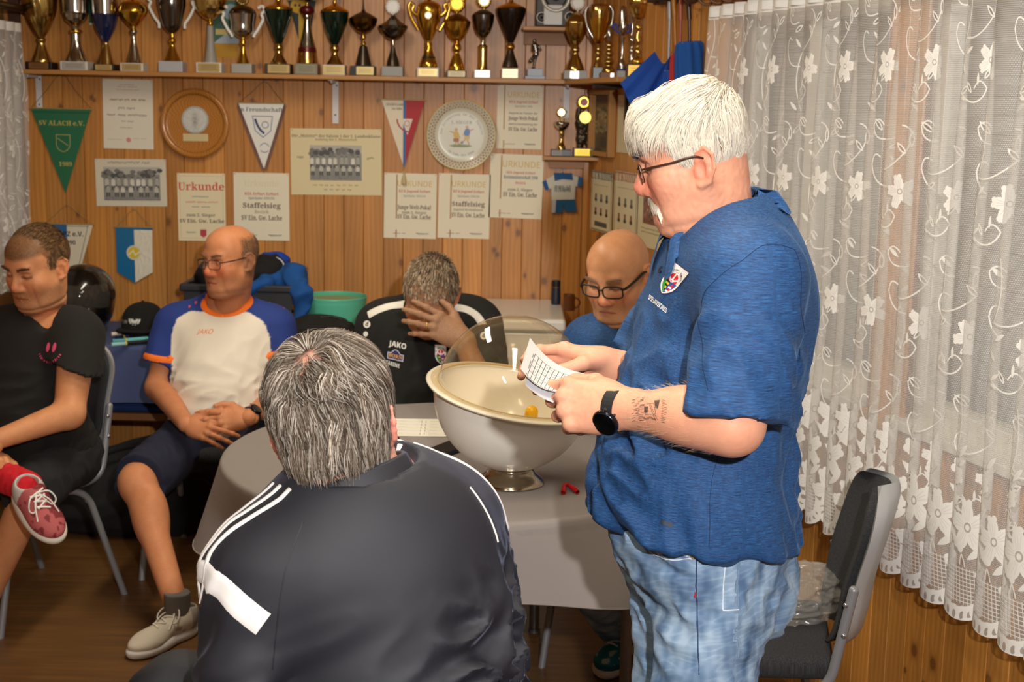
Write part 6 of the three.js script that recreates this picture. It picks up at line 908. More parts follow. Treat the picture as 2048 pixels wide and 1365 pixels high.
{ // basket of clothes
  const a = P(381, 578, 5.52), b = P(596, 578, 5.52), w = b.x - a.x, t = thing('plastic_basket', 'dark plastic basket full of clothes behind the man in the white jersey', 'basket', [(a.x + b.x) / 2, BT + .002, -5.55]), H = a.y - BT + .02, dk = mat(0x24242a, .5), d = .3;
  const wall = (w0, x, z, turn) => { const s = new THREE.Shape(); s.moveTo(-w0 / 2 * .93, 0); s.lineTo(w0 / 2 * .93, 0); s.lineTo(w0 / 2, H); s.lineTo(-w0 / 2, H); s.closePath(); for (let i = 0; i < Math.floor(w0 / .022) - 2; i++) for (const y of [.03, .085]) { const cx = -w0 / 2 + .03 + i * .022, h = new THREE.Path(); h.moveTo(cx, y); h.lineTo(cx + .011, y); h.lineTo(cx + .011, y + .04); h.lineTo(cx, y + .04); h.closePath(); s.holes.push(h); } return extrude(s, .004).rotateY(turn).translate(x, 0, z); };
  part(t, 'side', wall(w, 0, d / 2, 0), dk); part(t, 'side', wall(w, 0, -d / 2, 0), dk); part(t, 'side', wall(d, w / 2, 0, Math.PI / 2), dk); part(t, 'side', wall(d, -w / 2, 0, Math.PI / 2), dk); part(t, 'bottom', box(w * .93, .005, d * .95, 0, .003, 0, .001), dk);
  part(t, 'basket_rim', [box(w + .03, .03, .022, 0, H, d / 2, .008), box(w + .03, .03, .022, 0, H, -d / 2, .008), box(.022, .03, d, w / 2 + .004, H, 0, .008), box(.022, .03, d, -w / 2 - .004, H, 0, .008)], mat(0x2a2a31, .45));
  const fold = (list, seed, amp = .012) => surface(list, .006, { warp: (x, y, z) => amp * (.5 - ridge(noise(x * 9 + seed, y * 16, z * 9))) + amp * .5 * noise(x * 25, y * 25, z * 25 + seed) });
  const wp = (x, y, d2 = 5.52) => P(x, y, d2), mk = (name, label, cat, list, m, seed, prt) => { const c = list[0].a.clone(); const o = thing(name, label, cat, c); part(o, prt, fold(list, seed).translate(-c.x, -c.y, -c.z), m); return o; };
  mk('garment', 'bundled black garment lying in the basket', 'clothing', [ell(wp(520, 548), V(.1, .075, .09), null, { k: .04 }), ell(wp(408, 553), V(.035, .06, .06), null, { k: .03 }), cap(wp(420, 570), wp(560, 572), .04, .05, { k: .05 }), ell(wp(545, 530), V(.05, .04, .05), null, { k: .03 })], cloth(0x121212), 1, 'fabric');
  mk('towel', 'blue towel spilling over the right end of the basket', 'towel', [cap(wp(535, 558, 5.47), wp(585, 555, 5.5), .04, .05, { k: .04 }), cap(wp(590, 550, 5.46), wp(604, 590, 5.4), .045, .035, { k: .04 }), cap(wp(604, 590, 5.4), wp(602, 625, 5.4), .035, .03, { k: .03, flat: [V(0, 0, 1), .6] }), cap(wp(530, 570, 5.42), wp(480, 582, 5.4), .03, .02, { k: .03 })], cloth(0x134f93), 4, 'fabric');
  const q = mk('cap', 'bright blue cap with a white ring lying on the basket', 'cap', [ell(wp(548, 534, 5.56), V(.072, .062, .07), null, { k: .02 })], cloth(0x1040a8), 7, 'cap_crown'); const ar = new THREE.TorusGeometry(.038, .006, 6, 30, 2.6).rotateZ(.1).translate(.012, .005, .066); part(q, 'ring', ar, mat(0xc8ccd6, .8));
}
{ // green lidded bowl
  const c = P(668, 638, 5.55), k = 1 / (P(768, 600, 5.55).x - P(668, 600, 5.55).x) * 100, R = 64 / k, t = thing('plastic_bowl', 'mint green plastic bowl with a lid standing on the side table', 'bowl', [c.x, BT, -5.57]), h = .165; part(t, 'bowl_body', curveLathe([[0, .002], [R * .62, .002], [R * .7, .01], [R * .88, .06], [R * .98, .13], [R, h - .012], [R * 1.01, h], [R * .985, h], [R * .96, .13], [R * .6, .012], [0, .01]], 64, 70), mat(0x5fc0a0, .38)); part(t, 'lid', curveLathe([[R * .975, h - .012], [R * .9, h - .014], [R * .6, h - .012], [R * .55, h - .009], [R * .3, h - .009], [0, h - .009]], 64, 40), mat(0x8fae78, .4, 0, { transmission: .25, thickness: 0 }));
}
{ // black pouch on papers
  const c = P(645, 650, 5.36), t = thing('black_pouch', 'black zipped bag lying in front of the green bowl', 'bag', [c.x, BT + .012, c.z]); const l = [ell(V(0, .05, 0), V(.125, .055, .085), null, { k: .03 }), ell(V(-.05, .045, .02), V(.07, .05, .08), null, { k: .03 }), cap(V(-.09, .035, .03), V(.1, .035, .03), .04, .04, { k: .03 })].map((p) => (p.cut = [[V(0, .004, 0), V(0, -1, 0)]], p)); part(t, 'bag_body', surface(l, .005, { warp: folds(.008, V(.9, .4, 0), .12, .035, 5) }), cloth(0x17140f)); part(t, 'zip', tube([V(-.11, .075, .05), V(-.03, .098, .03), V(.06, .1, .02), V(.115, .07, .03)], .004, 30, 6), mat(0x0c0b0a, .5));
  const f = thing('document_folder', 'white papers in a folder under the black bag', 'folder', [c.x + .06, BT + .001, c.z - .02], -.12); part(f, 'cover', box(.31, .004, .22, 0, .002, 0, .001), mat(0x2a2622, .6)); part(f, 'sheets', box(.3, .005, .21, .004, .0065, -.002, .001), mat(0xd8d4ca, .8));
}
{ // black sports bag on the floor
  const c = onY(245, 1085, 0), t = thing('sports_bag', 'large black sports bag on the floor between the two men at the left', 'bag', [c.x, 0, c.z - .18]); const l = [ell(V(0, .16, 0), V(.3, .17, .2), null, { k: .06 }), cap(V(-.22, .14, .05), V(.2, .12, .05), .13, .12, { k: .08 }), ell(V(.1, .26, -.05), V(.16, .1, .13), null, { k: .06 })].map((p) => (p.cut = [[V(0, .002, 0), V(0, -1, 0)]], p)); part(t, 'bag_body', surface(l, .01, { warp: folds(.014, V(.8, .5, 0), .22, .07, 5) }), cloth(0x131311)); part(t, 'strap', tube([V(-.25, .2, .12), V(-.1, .33, .16), V(.1, .36, .1), V(.24, .22, .14)], .012, 40, 8), cloth(0x0d0d0d)); part(t, 'zip_pull', box(.035, .01, .006, -.2, .13, .2, .002).rotateZ(-.5).translate(0, -.05, 0), mat(0xe8e8e8, .5));
}
{ // chest freezer
  const x1 = P(1126, 590, 5.6).x, x0 = x1 - .62, zf = -5.3, zb = -5.87, h = .862, wht = mat(0xe4ded2, .35, 0, { clearcoat: .3 }), t = thing('chest_freezer', 'white chest freezer against the back wall behind the drum', 'freezer', [(x0 + x1) / 2, 0, (zf + zb) / 2]), w = x1 - x0, d = zf - zb; part(t, 'freezer_body', box(w, h - .055, d - .02, 0, (h - .055) / 2, -.01, .012), wht); part(t, 'lid', box(w + .006, .05, d + .004, 0, h - .025, 0, .014), wht); part(t, 'gasket', box(w - .01, .008, d - .02, 0, h - .054, -.005, .002), mat(0x9fb0a0, .8)); part(t, 'handle', box(.14, .014, .025, 0, h - .045, d / 2 + .006, .005), wht);
  const bt = P(1112, 588, 5.72), b = thing('thermos_flask', 'dark blue thermos flask standing behind the freezer corner', 'flask', [bt.x, h + .001, bt.z], 0); const k = .019, fl = curveLathe([[0, 0], [k, 0], [k, .06], [k * .98, .072]], 28, 20); part(b, 'flask_body', fl, mat(0x1c2634, .4)); part(b, 'flask_cap', curveLathe([[k * .95, .072], [k * .97, .075], [k * .97, .098], [k * .8, .1], [0, .1]], 28, 20), mat(0x10161e, .45)); part(b, 'band', new THREE.CylinderGeometry(k * 1.03, k * 1.03, .004, 28).translate(0, .073, 0), mat(0x6d5a3a, .4, .6));
  const mp = P(1138, 596, 5.55), m = thing('beer_mug', 'brown ceramic mug beside the blue thermos', 'mug', [mp.x, h + .001, mp.z]); part(m, 'mug_body', curveLathe([[0, .001], [.022, .001], [.025, .006], [.024, .06], [.021, .06], [.021, .01], [0, .008]], 30, 40), mat(0x6b3c18, .3)); part(m, 'handle', new THREE.TorusGeometry(.02, .004, 8, 20, Math.PI).rotateZ(-Math.PI / 2).translate(.024, .032, 0), mat(0x6b3c18, .3));
}
// ---------------------------------------------------------------- on the back wall
const WD = 5.886, wp = (x, y, d = WD) => P(x, y, d), PXM = (d) => 100 / (P(1074, 300, d).x - P(974, 300, d).x); // pixels per metre at that distance
const pinMat = mat(0xb8b0a0, .3, .8);
// a flat sheet on the back wall between two pixel corners
function sheet(name, label, cat, x0, y0, x1, y1, draw, o = {}) {
  const a = wp(x0, y0), b = wp(x1, y1), w = b.x - a.x, h = a.y - b.y, k = o.res ?? 1900, W = Math.round(w * k), Hh = Math.round(h * k), t = thing(name, label, cat, [(a.x + b.x) / 2, (a.y + b.y) / 2, WALL_Z + .0135 + (o.off ?? 0)], 0, o.group); t.rotation.z = (o.tilt ?? 0);
  const face = mat(0xffffff, o.rough ?? .55, 0, { map: tex(W, Hh, draw), ...(o.gloss ? { clearcoat: .5, clearcoatRoughness: .2 } : {}) }), edge = mat(o.paper ?? 0xe4d9bd, .7); const th = o.th ?? .0012;
  part(t, o.part ?? 'sheet', new THREE.BoxGeometry(w, h, th), [edge, edge, edge, edge, face, edge]); for (const [x, y] of [[-1, 1], [1, 1]]) part(t, 'pin', new THREE.SphereGeometry(.0025, 10, 8).translate(x * (w / 2 - .006), y * (h / 2 - .006), .001), pinMat); return t;
}
const scribble = (g, x, y, w, h, c, seed, words = 3) => { const r = rng(seed); g.fillStyle = c; let cx = x; for (let i = 0; i < words; i++) { const ww = w / words * (.7 + .3 * r()); for (let k = 0; k < ww; k += h * .5) g.fillRect(cx + k, y - h * (.5 + .4 * r()), h * .32, h * (.5 + .5 * r())); cx += w / words; } };
const text = (g, s, x, y, size, c, f = 'serif', align = 'center', wt = 'bold') => { g.font = `${wt} ${size}px ${f}`; g.fillStyle = c; g.textAlign = align; g.fillText(s, x, y); };
function urkunde(o) { return (g, w, h) => {
  g.fillStyle = o.paper ?? '#eee5cb'; g.fillRect(0, 0, w, h); const cx = o.bar ? w * .58 : w / 2;
  if (o.bar) { g.fillStyle = '#a9793a'; g.fillRect(w * o.bar, h * .02, w * .022, h * .68); g.fillRect(w * o.bar, h * .87, w * .022, h * .12); }
  text(g, o.title, cx, h * .2, w * (o.ts ?? .15), o.tc ?? '#d8b560', o.font ?? 'sans-serif', 'center', o.tw ?? 'normal');
  o.lines.forEach(([s, y, size, c, f]) => { g.save(); g.translate(cx, h * y); const fs = w * size; g.font = 'bold ' + fs + 'px serif'; const m = g.measureText(s).width; g.scale(Math.min(1, w * (o.bar ? .64 : .74) / m), 1); text(g, s, 0, 0, fs, c, f ?? 'serif'); g.restore(); }); scribble(g, w * .18, h * .93, w * .25, h * .012, '#6a665c', 3); scribble(g, w * .62, h * .93, w * .26, h * .022, o.sign ?? '#3c4a58', 5, 1);
}; }
const dk = '#4a2c26', rd = '#c0564a';
sheet('certificate', 'plain typed certificate between the green pennant and the wooden plate', 'certificate', 204, 158, 308, 299, (g, w, h) => { g.fillStyle = '#e6dfca'; g.fillRect(0, 0, w, h); for (const [y, ww, c] of [[.08, .3, '#b98a86'], [.11, .4, '#b98a86'], [.15, .46, '#c09a90']]) scribble(g, w * (.5 - ww / 2), h * y, w * ww, h * .014, c, y * 99, 4); scribble(g, w * .14, h * .3, w * .72, h * .026, '#8a5c34', 2, 5); scribble(g, w * .3, h * .42, w * .35, h * .035, '#9a9690', 7, 2); scribble(g, w * .08, h * .52, w * .84, h * .03, '#8f8b84', 8, 4); scribble(g, w * .36, h * .61, w * .25, h * .02, '#8f8b84', 9, 2); scribble(g, w * .34, h * .7, w * .26, h * .02, '#a8a298', 11, 2); scribble(g, w * .08, h * .87, w * .34, h * .01, '#a8a298', 11, 2); scribble(g, w * .6, h * .85, w * .3, h * .01, '#a8a298', 12, 2); g.fillStyle = '#d8898c'; g.beginPath(); g.ellipse(w * .5, h * .87, w * .045, h * .035, 0, 0, 7); g.fill(); }, { tilt: -.008 });
const photo = (g, x, y, w, h, seed) => { const r = rng(seed); g.fillStyle = '#8d8c86'; g.fillRect(x, y, w, h); g.fillStyle = '#b9b6ab'; g.fillRect(x, y, w, h * .22); for (let i = 0; i < 40; i++) { g.fillStyle = r() < .5 ? '#4e4f4d' : '#77766f'; g.beginPath(); g.ellipse(x + r() * w, y + h * (.1 + .18 * r()), w * .05, h * .06, 0, 0, 7); g.fill(); } g.save(); g.beginPath(); g.rect(x, y, w, h); g.clip();
  const row = (n, y0, s, seat) => { for (let i = 0; i < n; i++) { const cx = x + w * (i + .5 + .3 * (r() - .5)) / n, cy = y + h * y0; g.fillStyle = ['#d8d4c6', '#c6c2b4', '#e2ded0', '#aaa79c'][Math.floor(r() * 4)]; g.fillRect(cx - s * .42, cy, s * .84, s * (seat ? 1 : 1.3)); g.fillStyle = '#4a4a48'; g.fillRect(cx - s * .38, cy + s * (seat ? .9 : 1.25), s * .32, s * .9); g.fillRect(cx + s * .06, cy + s * (seat ? .9 : 1.25), s * .32, s * .9); g.fillStyle = '#c9c2b2'; g.beginPath(); g.ellipse(cx, cy - s * .25, s * .22, s * .3, 0, 0, 7); g.fill(); g.fillStyle = '#3d3c3a'; g.beginPath(); g.ellipse(cx, cy - s * .42, s * .22, s * .14, 0, 0, 7); g.fill(); } };
  row(9, .38, w * .085, false); row(7, .62, w * .09, true); for (let i = 0; i < 300; i++) { g.fillStyle = r() < .5 ? '#5f5e59' : '#86847b'; g.fillRect(x + r() * w, y + h * (.86 + .14 * r()), 6, 3); } g.restore(); };
sheet('team_photo', 'small black-and-white team photograph on cream card', 'photograph', 190, 317, 334, 414, (g, w, h) => { g.fillStyle = '#d9d2ba'; g.fillRect(0, 0, w, h); scribble(g, w * .18, h * .09, w * .6, h * .05, '#9a948a', 4, 5); photo(g, w * .11, h * .17, w * .8, h * .71, 5); }, { gloss: true, tilt: .012 });
sheet('certificate', 'cream certificate with a red title and a red shield stamp', 'certificate', 354, 346, 452, 483, (g, w, h) => { g.fillStyle = '#ecdfba'; g.fillRect(0, 0, w, h); g.strokeStyle = '#d0b98a'; g.lineWidth = 3; g.strokeRect(w * .05, h * .04, w * .9, h * .92); text(g, 'Urkunde', w * .5, h * .25, w * .22, '#cf5442', 'serif'); scribble(g, w * .3, h * .35, w * .4, h * .018, '#7c8a8c', 4, 2); scribble(g, w * .17, h * .43, w * .7, h * .02, '#cf6a58', 6, 3); scribble(g, w * .3, h * .5, w * .4, h * .018, '#7c8a8c', 8, 2); text(g, 'zum 2. Sieger', w * .48, h * .64, w * .09, '#5c5a4e', 'serif'); text(g, 'SV Ein. Gw. Lache', w * .5, h * .73, w * .105, dk, 'serif'); scribble(g, w * .17, h * .88, w * .25, h * .02, '#6f8a84', 8, 1); g.fillStyle = '#b8404a'; g.fillRect(w * .46, h * .83, w * .13, h * .09); g.beginPath(); g.moveTo(w * .46, h * .92); g.lineTo(w * .525, h * .95); g.lineTo(w * .59, h * .92); g.fill(); }, { tilt: .006 });
const certs = [['white certificate with dark lettering below the blue fringed pennant', 467, 345, 579, 482, { title: 'Urkunde', tc: '#e6d9b4', font: 'serif', lines: [['KfA Erfurt Erfurt', .33, .07, rd], ['Spieljahr 1991/92', .39, .055, '#6b7c78'], ['Staffelsieg', .52, .13, dk], ['Bezirk', .6, .08, '#b0a890'], ['SV Ein. Gw. Lache', .7, .12, dk]] }],
  ['certificate with a brown bar, left one of the pair under the red pennant', 768, 346, 872, 478, { bar: .23, title: 'URKUNDE', lines: [['KFA Jugend Erfurt', .29, .065, rd], ['Spieljahr 1992/93', .36, .05, '#8c9a90'], ['Junge Welt-Pokal', .55, .11, dk], ['zum 2. Sieger', .62, .07, '#6a665c'], ['SV Ein. Gw. Lache', .7, .115, dk]] }],
  ['certificate with a brown bar, right one of the pair under the white plate', 877, 347, 979, 478, { bar: .23, title: 'URKUNDE', lines: [['KFA Jugend Erfurt', .29, .065, rd], ['Spieljahr 1992/93', .36, .05, '#8c9a90'], ['Staffelsieg', .5, .12, dk], ['Jugend-Kreisklasse', .57, .06, '#8c8a7c'], ['SV Ein. Gw. Lache', .67, .115, dk]] }],
  ['certificate with a brown bar, upper right beside the white plate', 995, 168, 1083, 299, { bar: .15, title: 'URKUNDE', ts: .16, lines: [['KFA Jugend Erfurt', .29, .075, rd], ['Spieljahr 1993', .35, .055, '#8c9a90'], ['Siegerin im Turnier der', .46, .06, '#6a665c'], ['Junge Welt-Pokal', .55, .11, dk], ['wird in Anerkennung der', .63, .06, '#6a665c'], ['SV Ein. Gw. Lache', .72, .115, dk]] }],
  ['certificate with a brown bar and blue lines, beside the small shirt', 980, 308, 1084, 438, { bar: .2, title: 'URKUNDE', ts: .16, lines: [['KfA Jugend Erfurt', .3, .06, rd], ['Kreismeisterschaft 1990', .38, .085, '#44607a'], ['Bezirk', .46, .06, rd], ['zum 2. Sieger', .57, .07, '#6a665c'], ['SV Ein. Gw. Lache', .66, .115, dk]] }]];
certs.forEach(([l, x0, y0, x1, y1, o], i) => sheet('certificate', l, 'certificate', x0, y0, x1, y1, urkunde(o), { tilt: [.002, -.01, -.012, -.006, -.02][i] }));
sheet('team_photo', 'large beige sheet with an old team photograph in its middle', 'photograph', 581, 256, 763, 392, (g, w, h) => { g.fillStyle = '#e6d5a8'; g.fillRect(0, 0, w, h); text(g, 'Die „Meister“ der Saison 1 der 1. Landesklasse', w / 2, h * .13, w * .042, '#6b6248'); text(g, 'Aufstieg der 1. Mannschaft', w / 2, h * .18, w * .034, '#8a8060'); photo(g, w * .21, h * .25, w * .57, h * .53, 17); for (let i = 0; i < 8; i++) scribble(g, w * (.24 + i * .066), h * .86, w * .045, h * .022, '#8f8766', i + 4, 1); for (let i = 0; i < 5; i++) scribble(g, w * (.36 + i * .066), h * .925, w * .045, h * .022, '#8f8766', i + 24, 1); scribble(g, w * .07, h * .45, w * .07, h * .04, '#8f8766', 5, 2); scribble(g, w * .84, h * .45, w * .07, h * .04, '#8f8766', 6, 2); }, { gloss: true, tilt: .008 });
// pennants: cloth shapes hung from a rod and a cord
function pennant(label, pts, draw, o = {}) {
  const W = pts.map(([x, y]) => wp(x, y, WD - .012)), xs = W.map((p) => p.x), ys = W.map((p) => p.y), x0 = Math.min(...xs), x1 = Math.max(...xs), y0 = Math.min(...ys), y1 = Math.max(...ys), t = thing('pennant', label, 'pennant', [(x0 + x1) / 2, y1, WALL_Z + .022]), w = x1 - x0, h = y1 - y0;
  const s = poly(W.map((p) => [p.x - (x0 + x1) / 2, p.y - y1])), T = tex(Math.round(w * 1700), Math.round(h * 1700), draw); const g = extrude(s, .0025); flatUV(g, -w / 2, -h, w, h); const p = g.attributes.position; part(t, 'cloth', g, mat(0xffffff, o.rough ?? .6, 0, { map: T, sheen: .3, ...(o.bump ? { bumpMap: o.bump, bumpScale: .004 } : {}) }));
  part(t, 'rod', new THREE.CylinderGeometry(.003, .003, w + .012, 10).rotateZ(Math.PI / 2).translate(0, -.001, .002), mat(o.rod ?? 0xb9a070, .4, .3)); if (o.cord) { const c = wp(o.cord[0], o.cord[1], WD - .012); part(t, 'cord', tube([V(-w / 2, 0, .002), V(c.x - (x0 + x1) / 2, c.y - y1, 0), V(w / 2, 0, .002)].flatMap((v, i, a) => i < 2 ? [v, v.clone().lerp(a[i + 1], .5)] : [v]), .0012, 24, 5), mat(o.cordColor ?? 0xa88c5a, .8)); part(t, 'nail', new THREE.SphereGeometry(.004, 10, 8).translate(c.x - (x0 + x1) / 2, c.y - y1, .002), pinMat); }
  if (o.fringe) { const L = []; for (let k = 0; k < 2; k++) for (let i = 0; i < 44; i++) { const a = W[k ? 1 : 0], b = W[2], q = a.clone().lerp(b, (i + .5) / 44); L.push(new THREE.CylinderGeometry(.0012, .0008, .018, 4).rotateZ(k ? .5 : -.5).translate(q.x - (x0 + x1) / 2 + (k ? .006 : -.006), q.y - y1 - .006, .001)); } const f = part(t, 'fringe', L, mat(0x39507a, .9)); f.userData.kind = 'stuff'; }
  if (o.tassel) { const q = W[2]; part(t, 'tassel', [curveLathe([[0, 0], [.006, -.004], [.004, -.014], [.009, -.03], [.011, -.052], [.009, -.056], [0, -.054]], 14, 20).translate(q.x - (x0 + x1) / 2, q.y - y1 - .012, .003), new THREE.CylinderGeometry(.0012, .0012, .02, 6).translate(q.x - (x0 + x1) / 2, q.y - y1 - .004, .003)], mat(0xcdb98c, .8)); } return t;
}
pennant('green pointed pennant with gold club lettering', [[62, 218], [182, 218], [131, 386]], (g, w, h) => { g.fillStyle = '#1f6b45'; g.fillRect(0, 0, w, h); g.fillStyle = '#175536'; g.fillRect(0, h * .04, w, h * .015); text(g, 'SV ALACH e.V.', w / 2, h * .2, w * .105, '#cdb45c', 'serif'); g.strokeStyle = '#b8ab62'; g.lineWidth = 5; g.beginPath(); g.moveTo(w * .4, h * .31); g.lineTo(w * .63, h * .31); g.lineTo(w * .63, h * .43); g.quadraticCurveTo(w * .6, h * .5, w * .515, h * .51); g.quadraticCurveTo(w * .42, h * .5, w * .4, h * .43); g.closePath(); g.stroke(); g.beginPath(); g.moveTo(w * .42, h * .35); g.lineTo(w * .6, h * .44); g.stroke(); text(g, '1989', w * .54, h * .68, w * .1, '#cdb45c', 'serif'); }, { cord: [122, 148], cordColor: 0x6b5030 });
pennant('white pennant with a dark blue fringe and football crest', [[477, 207], [568, 207], [528, 338]], (g, w, h) => { g.fillStyle = '#eceae2'; g.fillRect(0, 0, w, h); text(g, 'In Freundschaft', w * .48, h * .13, w * .12, '#555a62'); g.strokeStyle = '#56658a'; g.lineWidth = 5; g.beginPath(); g.moveTo(w * .3, h * .2); g.lineTo(w * .74, h * .2); g.lineTo(w * .7, h * .42); g.lineTo(w * .53, h * .52); g.lineTo(w * .36, h * .42); g.closePath(); g.stroke(); g.lineWidth = 16; g.strokeStyle = '#2a3a74'; g.beginPath(); g.moveTo(w * .36, h * .24); g.quadraticCurveTo(w * .42, h * .4, w * .56, h * .46); g.stroke(); g.lineWidth = 4; g.beginPath(); g.arc(w * .58, h * .33, w * .07, 0, 7); g.stroke(); g.beginPath(); g.arc(w * .56, h * .68, w * .1, .6, 2.6); g.stroke(); g.beginPath(); g.arc(w * .56, h * .68, w * .1, 3.4, 6); g.stroke(); }, { fringe: true, cord: [530, 163], cordColor: 0x7a5a38 });
pennant('red and white pennant with a blue stripe and a cord tassel', [[763, 200], [850, 200], [808, 336]], (g, w, h) => { g.fillStyle = '#e8dcc2'; g.fillRect(0, 0, w, h); g.fillStyle = '#b0262c'; g.fillRect(w * .55, 0, w, h); g.fillStyle = '#3f6aa4'; g.fillRect(w * .5, 0, w * .06, h); text(g, 'SPORTCLUB', w * .3, h * .09, w * .07, '#6a5c54', 'sans-serif'); text(g, 'im DBV', w * .36, h * .15, w * .07, '#6a5c54', 'sans-serif'); g.fillStyle = '#e8d9cc'; g.beginPath(); g.moveTo(w * .46, h * .28); g.lineTo(w * .72, h * .28); g.lineTo(w * .6, h * .52); g.closePath(); g.fill(); g.strokeStyle = '#a8303a'; g.lineWidth = 10; g.beginPath(); g.arc(w * .66, h * .28, w * .3, 1.7, 3.1); g.stroke(); g.strokeStyle = '#b8605c'; g.lineWidth = 4; g.beginPath(); g.arc(w * .59, h * .35, w * .06, 0, 7); g.stroke(); }, { tassel: true });
pennant('blue and white pennant with black lettering beside the helmet', [[88, 448], [186, 449], [160, 540], [138, 600], [112, 560]], (g, w, h) => { g.fillStyle = '#ddd3bb'; g.fillRect(0, 0, w, h); g.fillStyle = '#1c6398'; g.fillRect(0, 0, w * .46, h); g.strokeStyle = '#5c5a4a'; g.lineWidth = 4; g.beginPath(); g.moveTo(w * .9, 0); g.lineTo(w * .5, h); g.moveTo(0, h * .03); g.lineTo(w * .9, h * .03); g.stroke(); text(g, 'FSV EPZ e.V.', w * .42, h * .16, w * .135, '#171a1c', 'sans-serif'); text(g, '1990', w * .5, h * .27, w * .12, '#171a1c', 'sans-serif'); }, { cord: [134, 410] });
const wrink = tex(128, 160, pixels(128, 160, (x, y) => { const v = x < 64 ? 128 : 128 + 110 * ridge(noise(x * .05, y * .05 + x * .02, 3)) - 55; return [v, v, v]; }), false);
pennant('blue and white shield-shaped pennant with a yellow round crest', [[231, 455], [304, 455], [305, 545], [269, 566], [234, 544]], (g, w, h) => { g.fillStyle = '#e6dfcc'; g.fillRect(0, 0, w, h); g.fillStyle = '#1a6a9c'; g.fillRect(0, 0, w * .5, h); g.fillRect(0, 0, w, h * .05); g.fillStyle = '#d9d6c8'; g.beginPath(); g.arc(w * .48, h * .46, w * .2, 0, 7); g.fill(); g.fillStyle = '#e0c23a'; g.beginPath(); g.arc(w * .48, h * .46, w * .16, 0, 7); g.fill(); g.strokeStyle = '#efe9d0'; g.lineWidth = 9; g.beginPath(); g.moveTo(w * .34, h * .5); g.lineTo(w * .46, h * .42); g.lineTo(w * .52, h * .5); g.lineTo(w * .64, h * .44); g.stroke(); }, { cord: [268, 418], bump: wrink, rough: .35 });
pennant('black and yellow pennant behind the trophies on the shelf', [[575, 0], [632, 0], [610, 125]], (g, w, h) => { g.fillStyle = '#20201e'; g.fillRect(0, 0, w, h); g.fillStyle = '#c49a12'; g.fillRect(w * .38, 0, w * .3, h); g.beginPath(); g.arc(w * .35, h * .1, w * .25, 0, 7); g.fill(); g.fillStyle = '#3a3010'; g.beginPath(); g.arc(w * .27, h * .09, w * .05, 0, 7); g.arc(w * .42, h * .09, w * .05, 0, 7); g.fill(); }, {});
sheet('wall_picture', 'small green, white and yellow picture behind the shelf trophies', 'picture', 425, 0, 478, 116, (g, w, h) => { g.fillStyle = '#b8860c'; g.fillRect(0, 0, w, h); g.fillStyle = '#3e6a54'; g.fillRect(0, 0, w, h * .75); g.fillStyle = '#a9b8c0'; g.beginPath(); g.moveTo(0, h * .75); g.lineTo(w, h * .4); g.lineTo(w, h * .75); g.fill(); g.fillStyle = '#d6c27a'; g.fillRect(w * .1, h * .5, w * .5, h * .1); g.fillStyle = '#8fa6b0'; g.beginPath(); g.arc(w * .7, h * .2, w * .3, 0, 7); g.fill(); }, { part: 'print' });
sheet('wall_picture', 'small green card behind the second and third trophies', 'picture', 176, -20, 232, 51, (g, w, h) => { g.fillStyle = '#1f5c3c'; g.fillRect(0, 0, w, h); g.fillStyle = '#8a1f3a'; g.fillRect(w * .6, 0, w * .4, h * .5); g.fillStyle = '#cfcabc'; g.fillRect(0, h * .94, w, h * .06); }, { part: 'print' });
{ // turned wooden plate with a metal medallion
  const c = wp(392, 247), R = 69 / PXM(5.88), t = thing('wooden_plate', 'turned wooden wall plate with a silver medallion and brass tag', 'plate', [c.x, c.y, WALL_Z + .013]); const wood = tex(512, 512, pixels(512, 512, (x, y) => { const r = .5 + .5 * Math.sin((x * .04 + 3 * noise(x * .004, y * .012, 2)) * 6), k = .88 + .14 * r + .05 * noise(x * .3, y * .03, 4); return [188 * k, 122 * k, 46 * k]; }), true, true); const g = curveLathe([[0, .002], [R * .8, .002], [R * .96, .014], [R, .026], [R * .95, .034], [R * .86, .032], [R * .82, .022], [R * .76, .016], [0, .014]], 80, 70); const p = g.attributes.position, u = g.attributes.uv; for (let i = 0; i < p.count; i++) u.setXY(i, p.getX(i) * 4, p.getZ(i) * 4); part(t, 'wooden_dish', g.rotateX(Math.PI / 2), mat(0xffffff, .32, 0, { map: wood, clearcoat: .5, clearcoatRoughness: .15 }));
  const md = tex(256, 256, pixels(256, 256, (x, y) => { const d = Math.hypot(x - 128, y - 128), f = Math.exp(-(((x - 128) / 26) ** 2 + ((y - 135) / 66) ** 2)), v = 208 - 90 * f * (.5 + .5 * noise(x * .09, y * .07, 1)) - (d > 112 ? 30 : 0) + 14 * noise(x * .05, y * .05, 8); return [v, v, v * .96]; })); const k = 27 / PXM(5.86), mg = new THREE.CircleGeometry(k, 48).translate(0, 7 / PXM(5.86), .0185); part(t, 'medallion', merge([new THREE.CylinderGeometry(k, k, .004, 48).rotateX(Math.PI / 2).translate(0, 7 / PXM(5.86), .016)]), mat(0xb8b6b0, .4, .5)); part(t, 'relief', mg, mat(0xffffff, .45, .3, { map: md })); part(t, 'name_tag', box(50 / PXM(5.86), 15 / PXM(5.86), .003, 0, -28 / PXM(5.86), .0165, .0008), mat(0xe9d9a8, .3, .4));
}
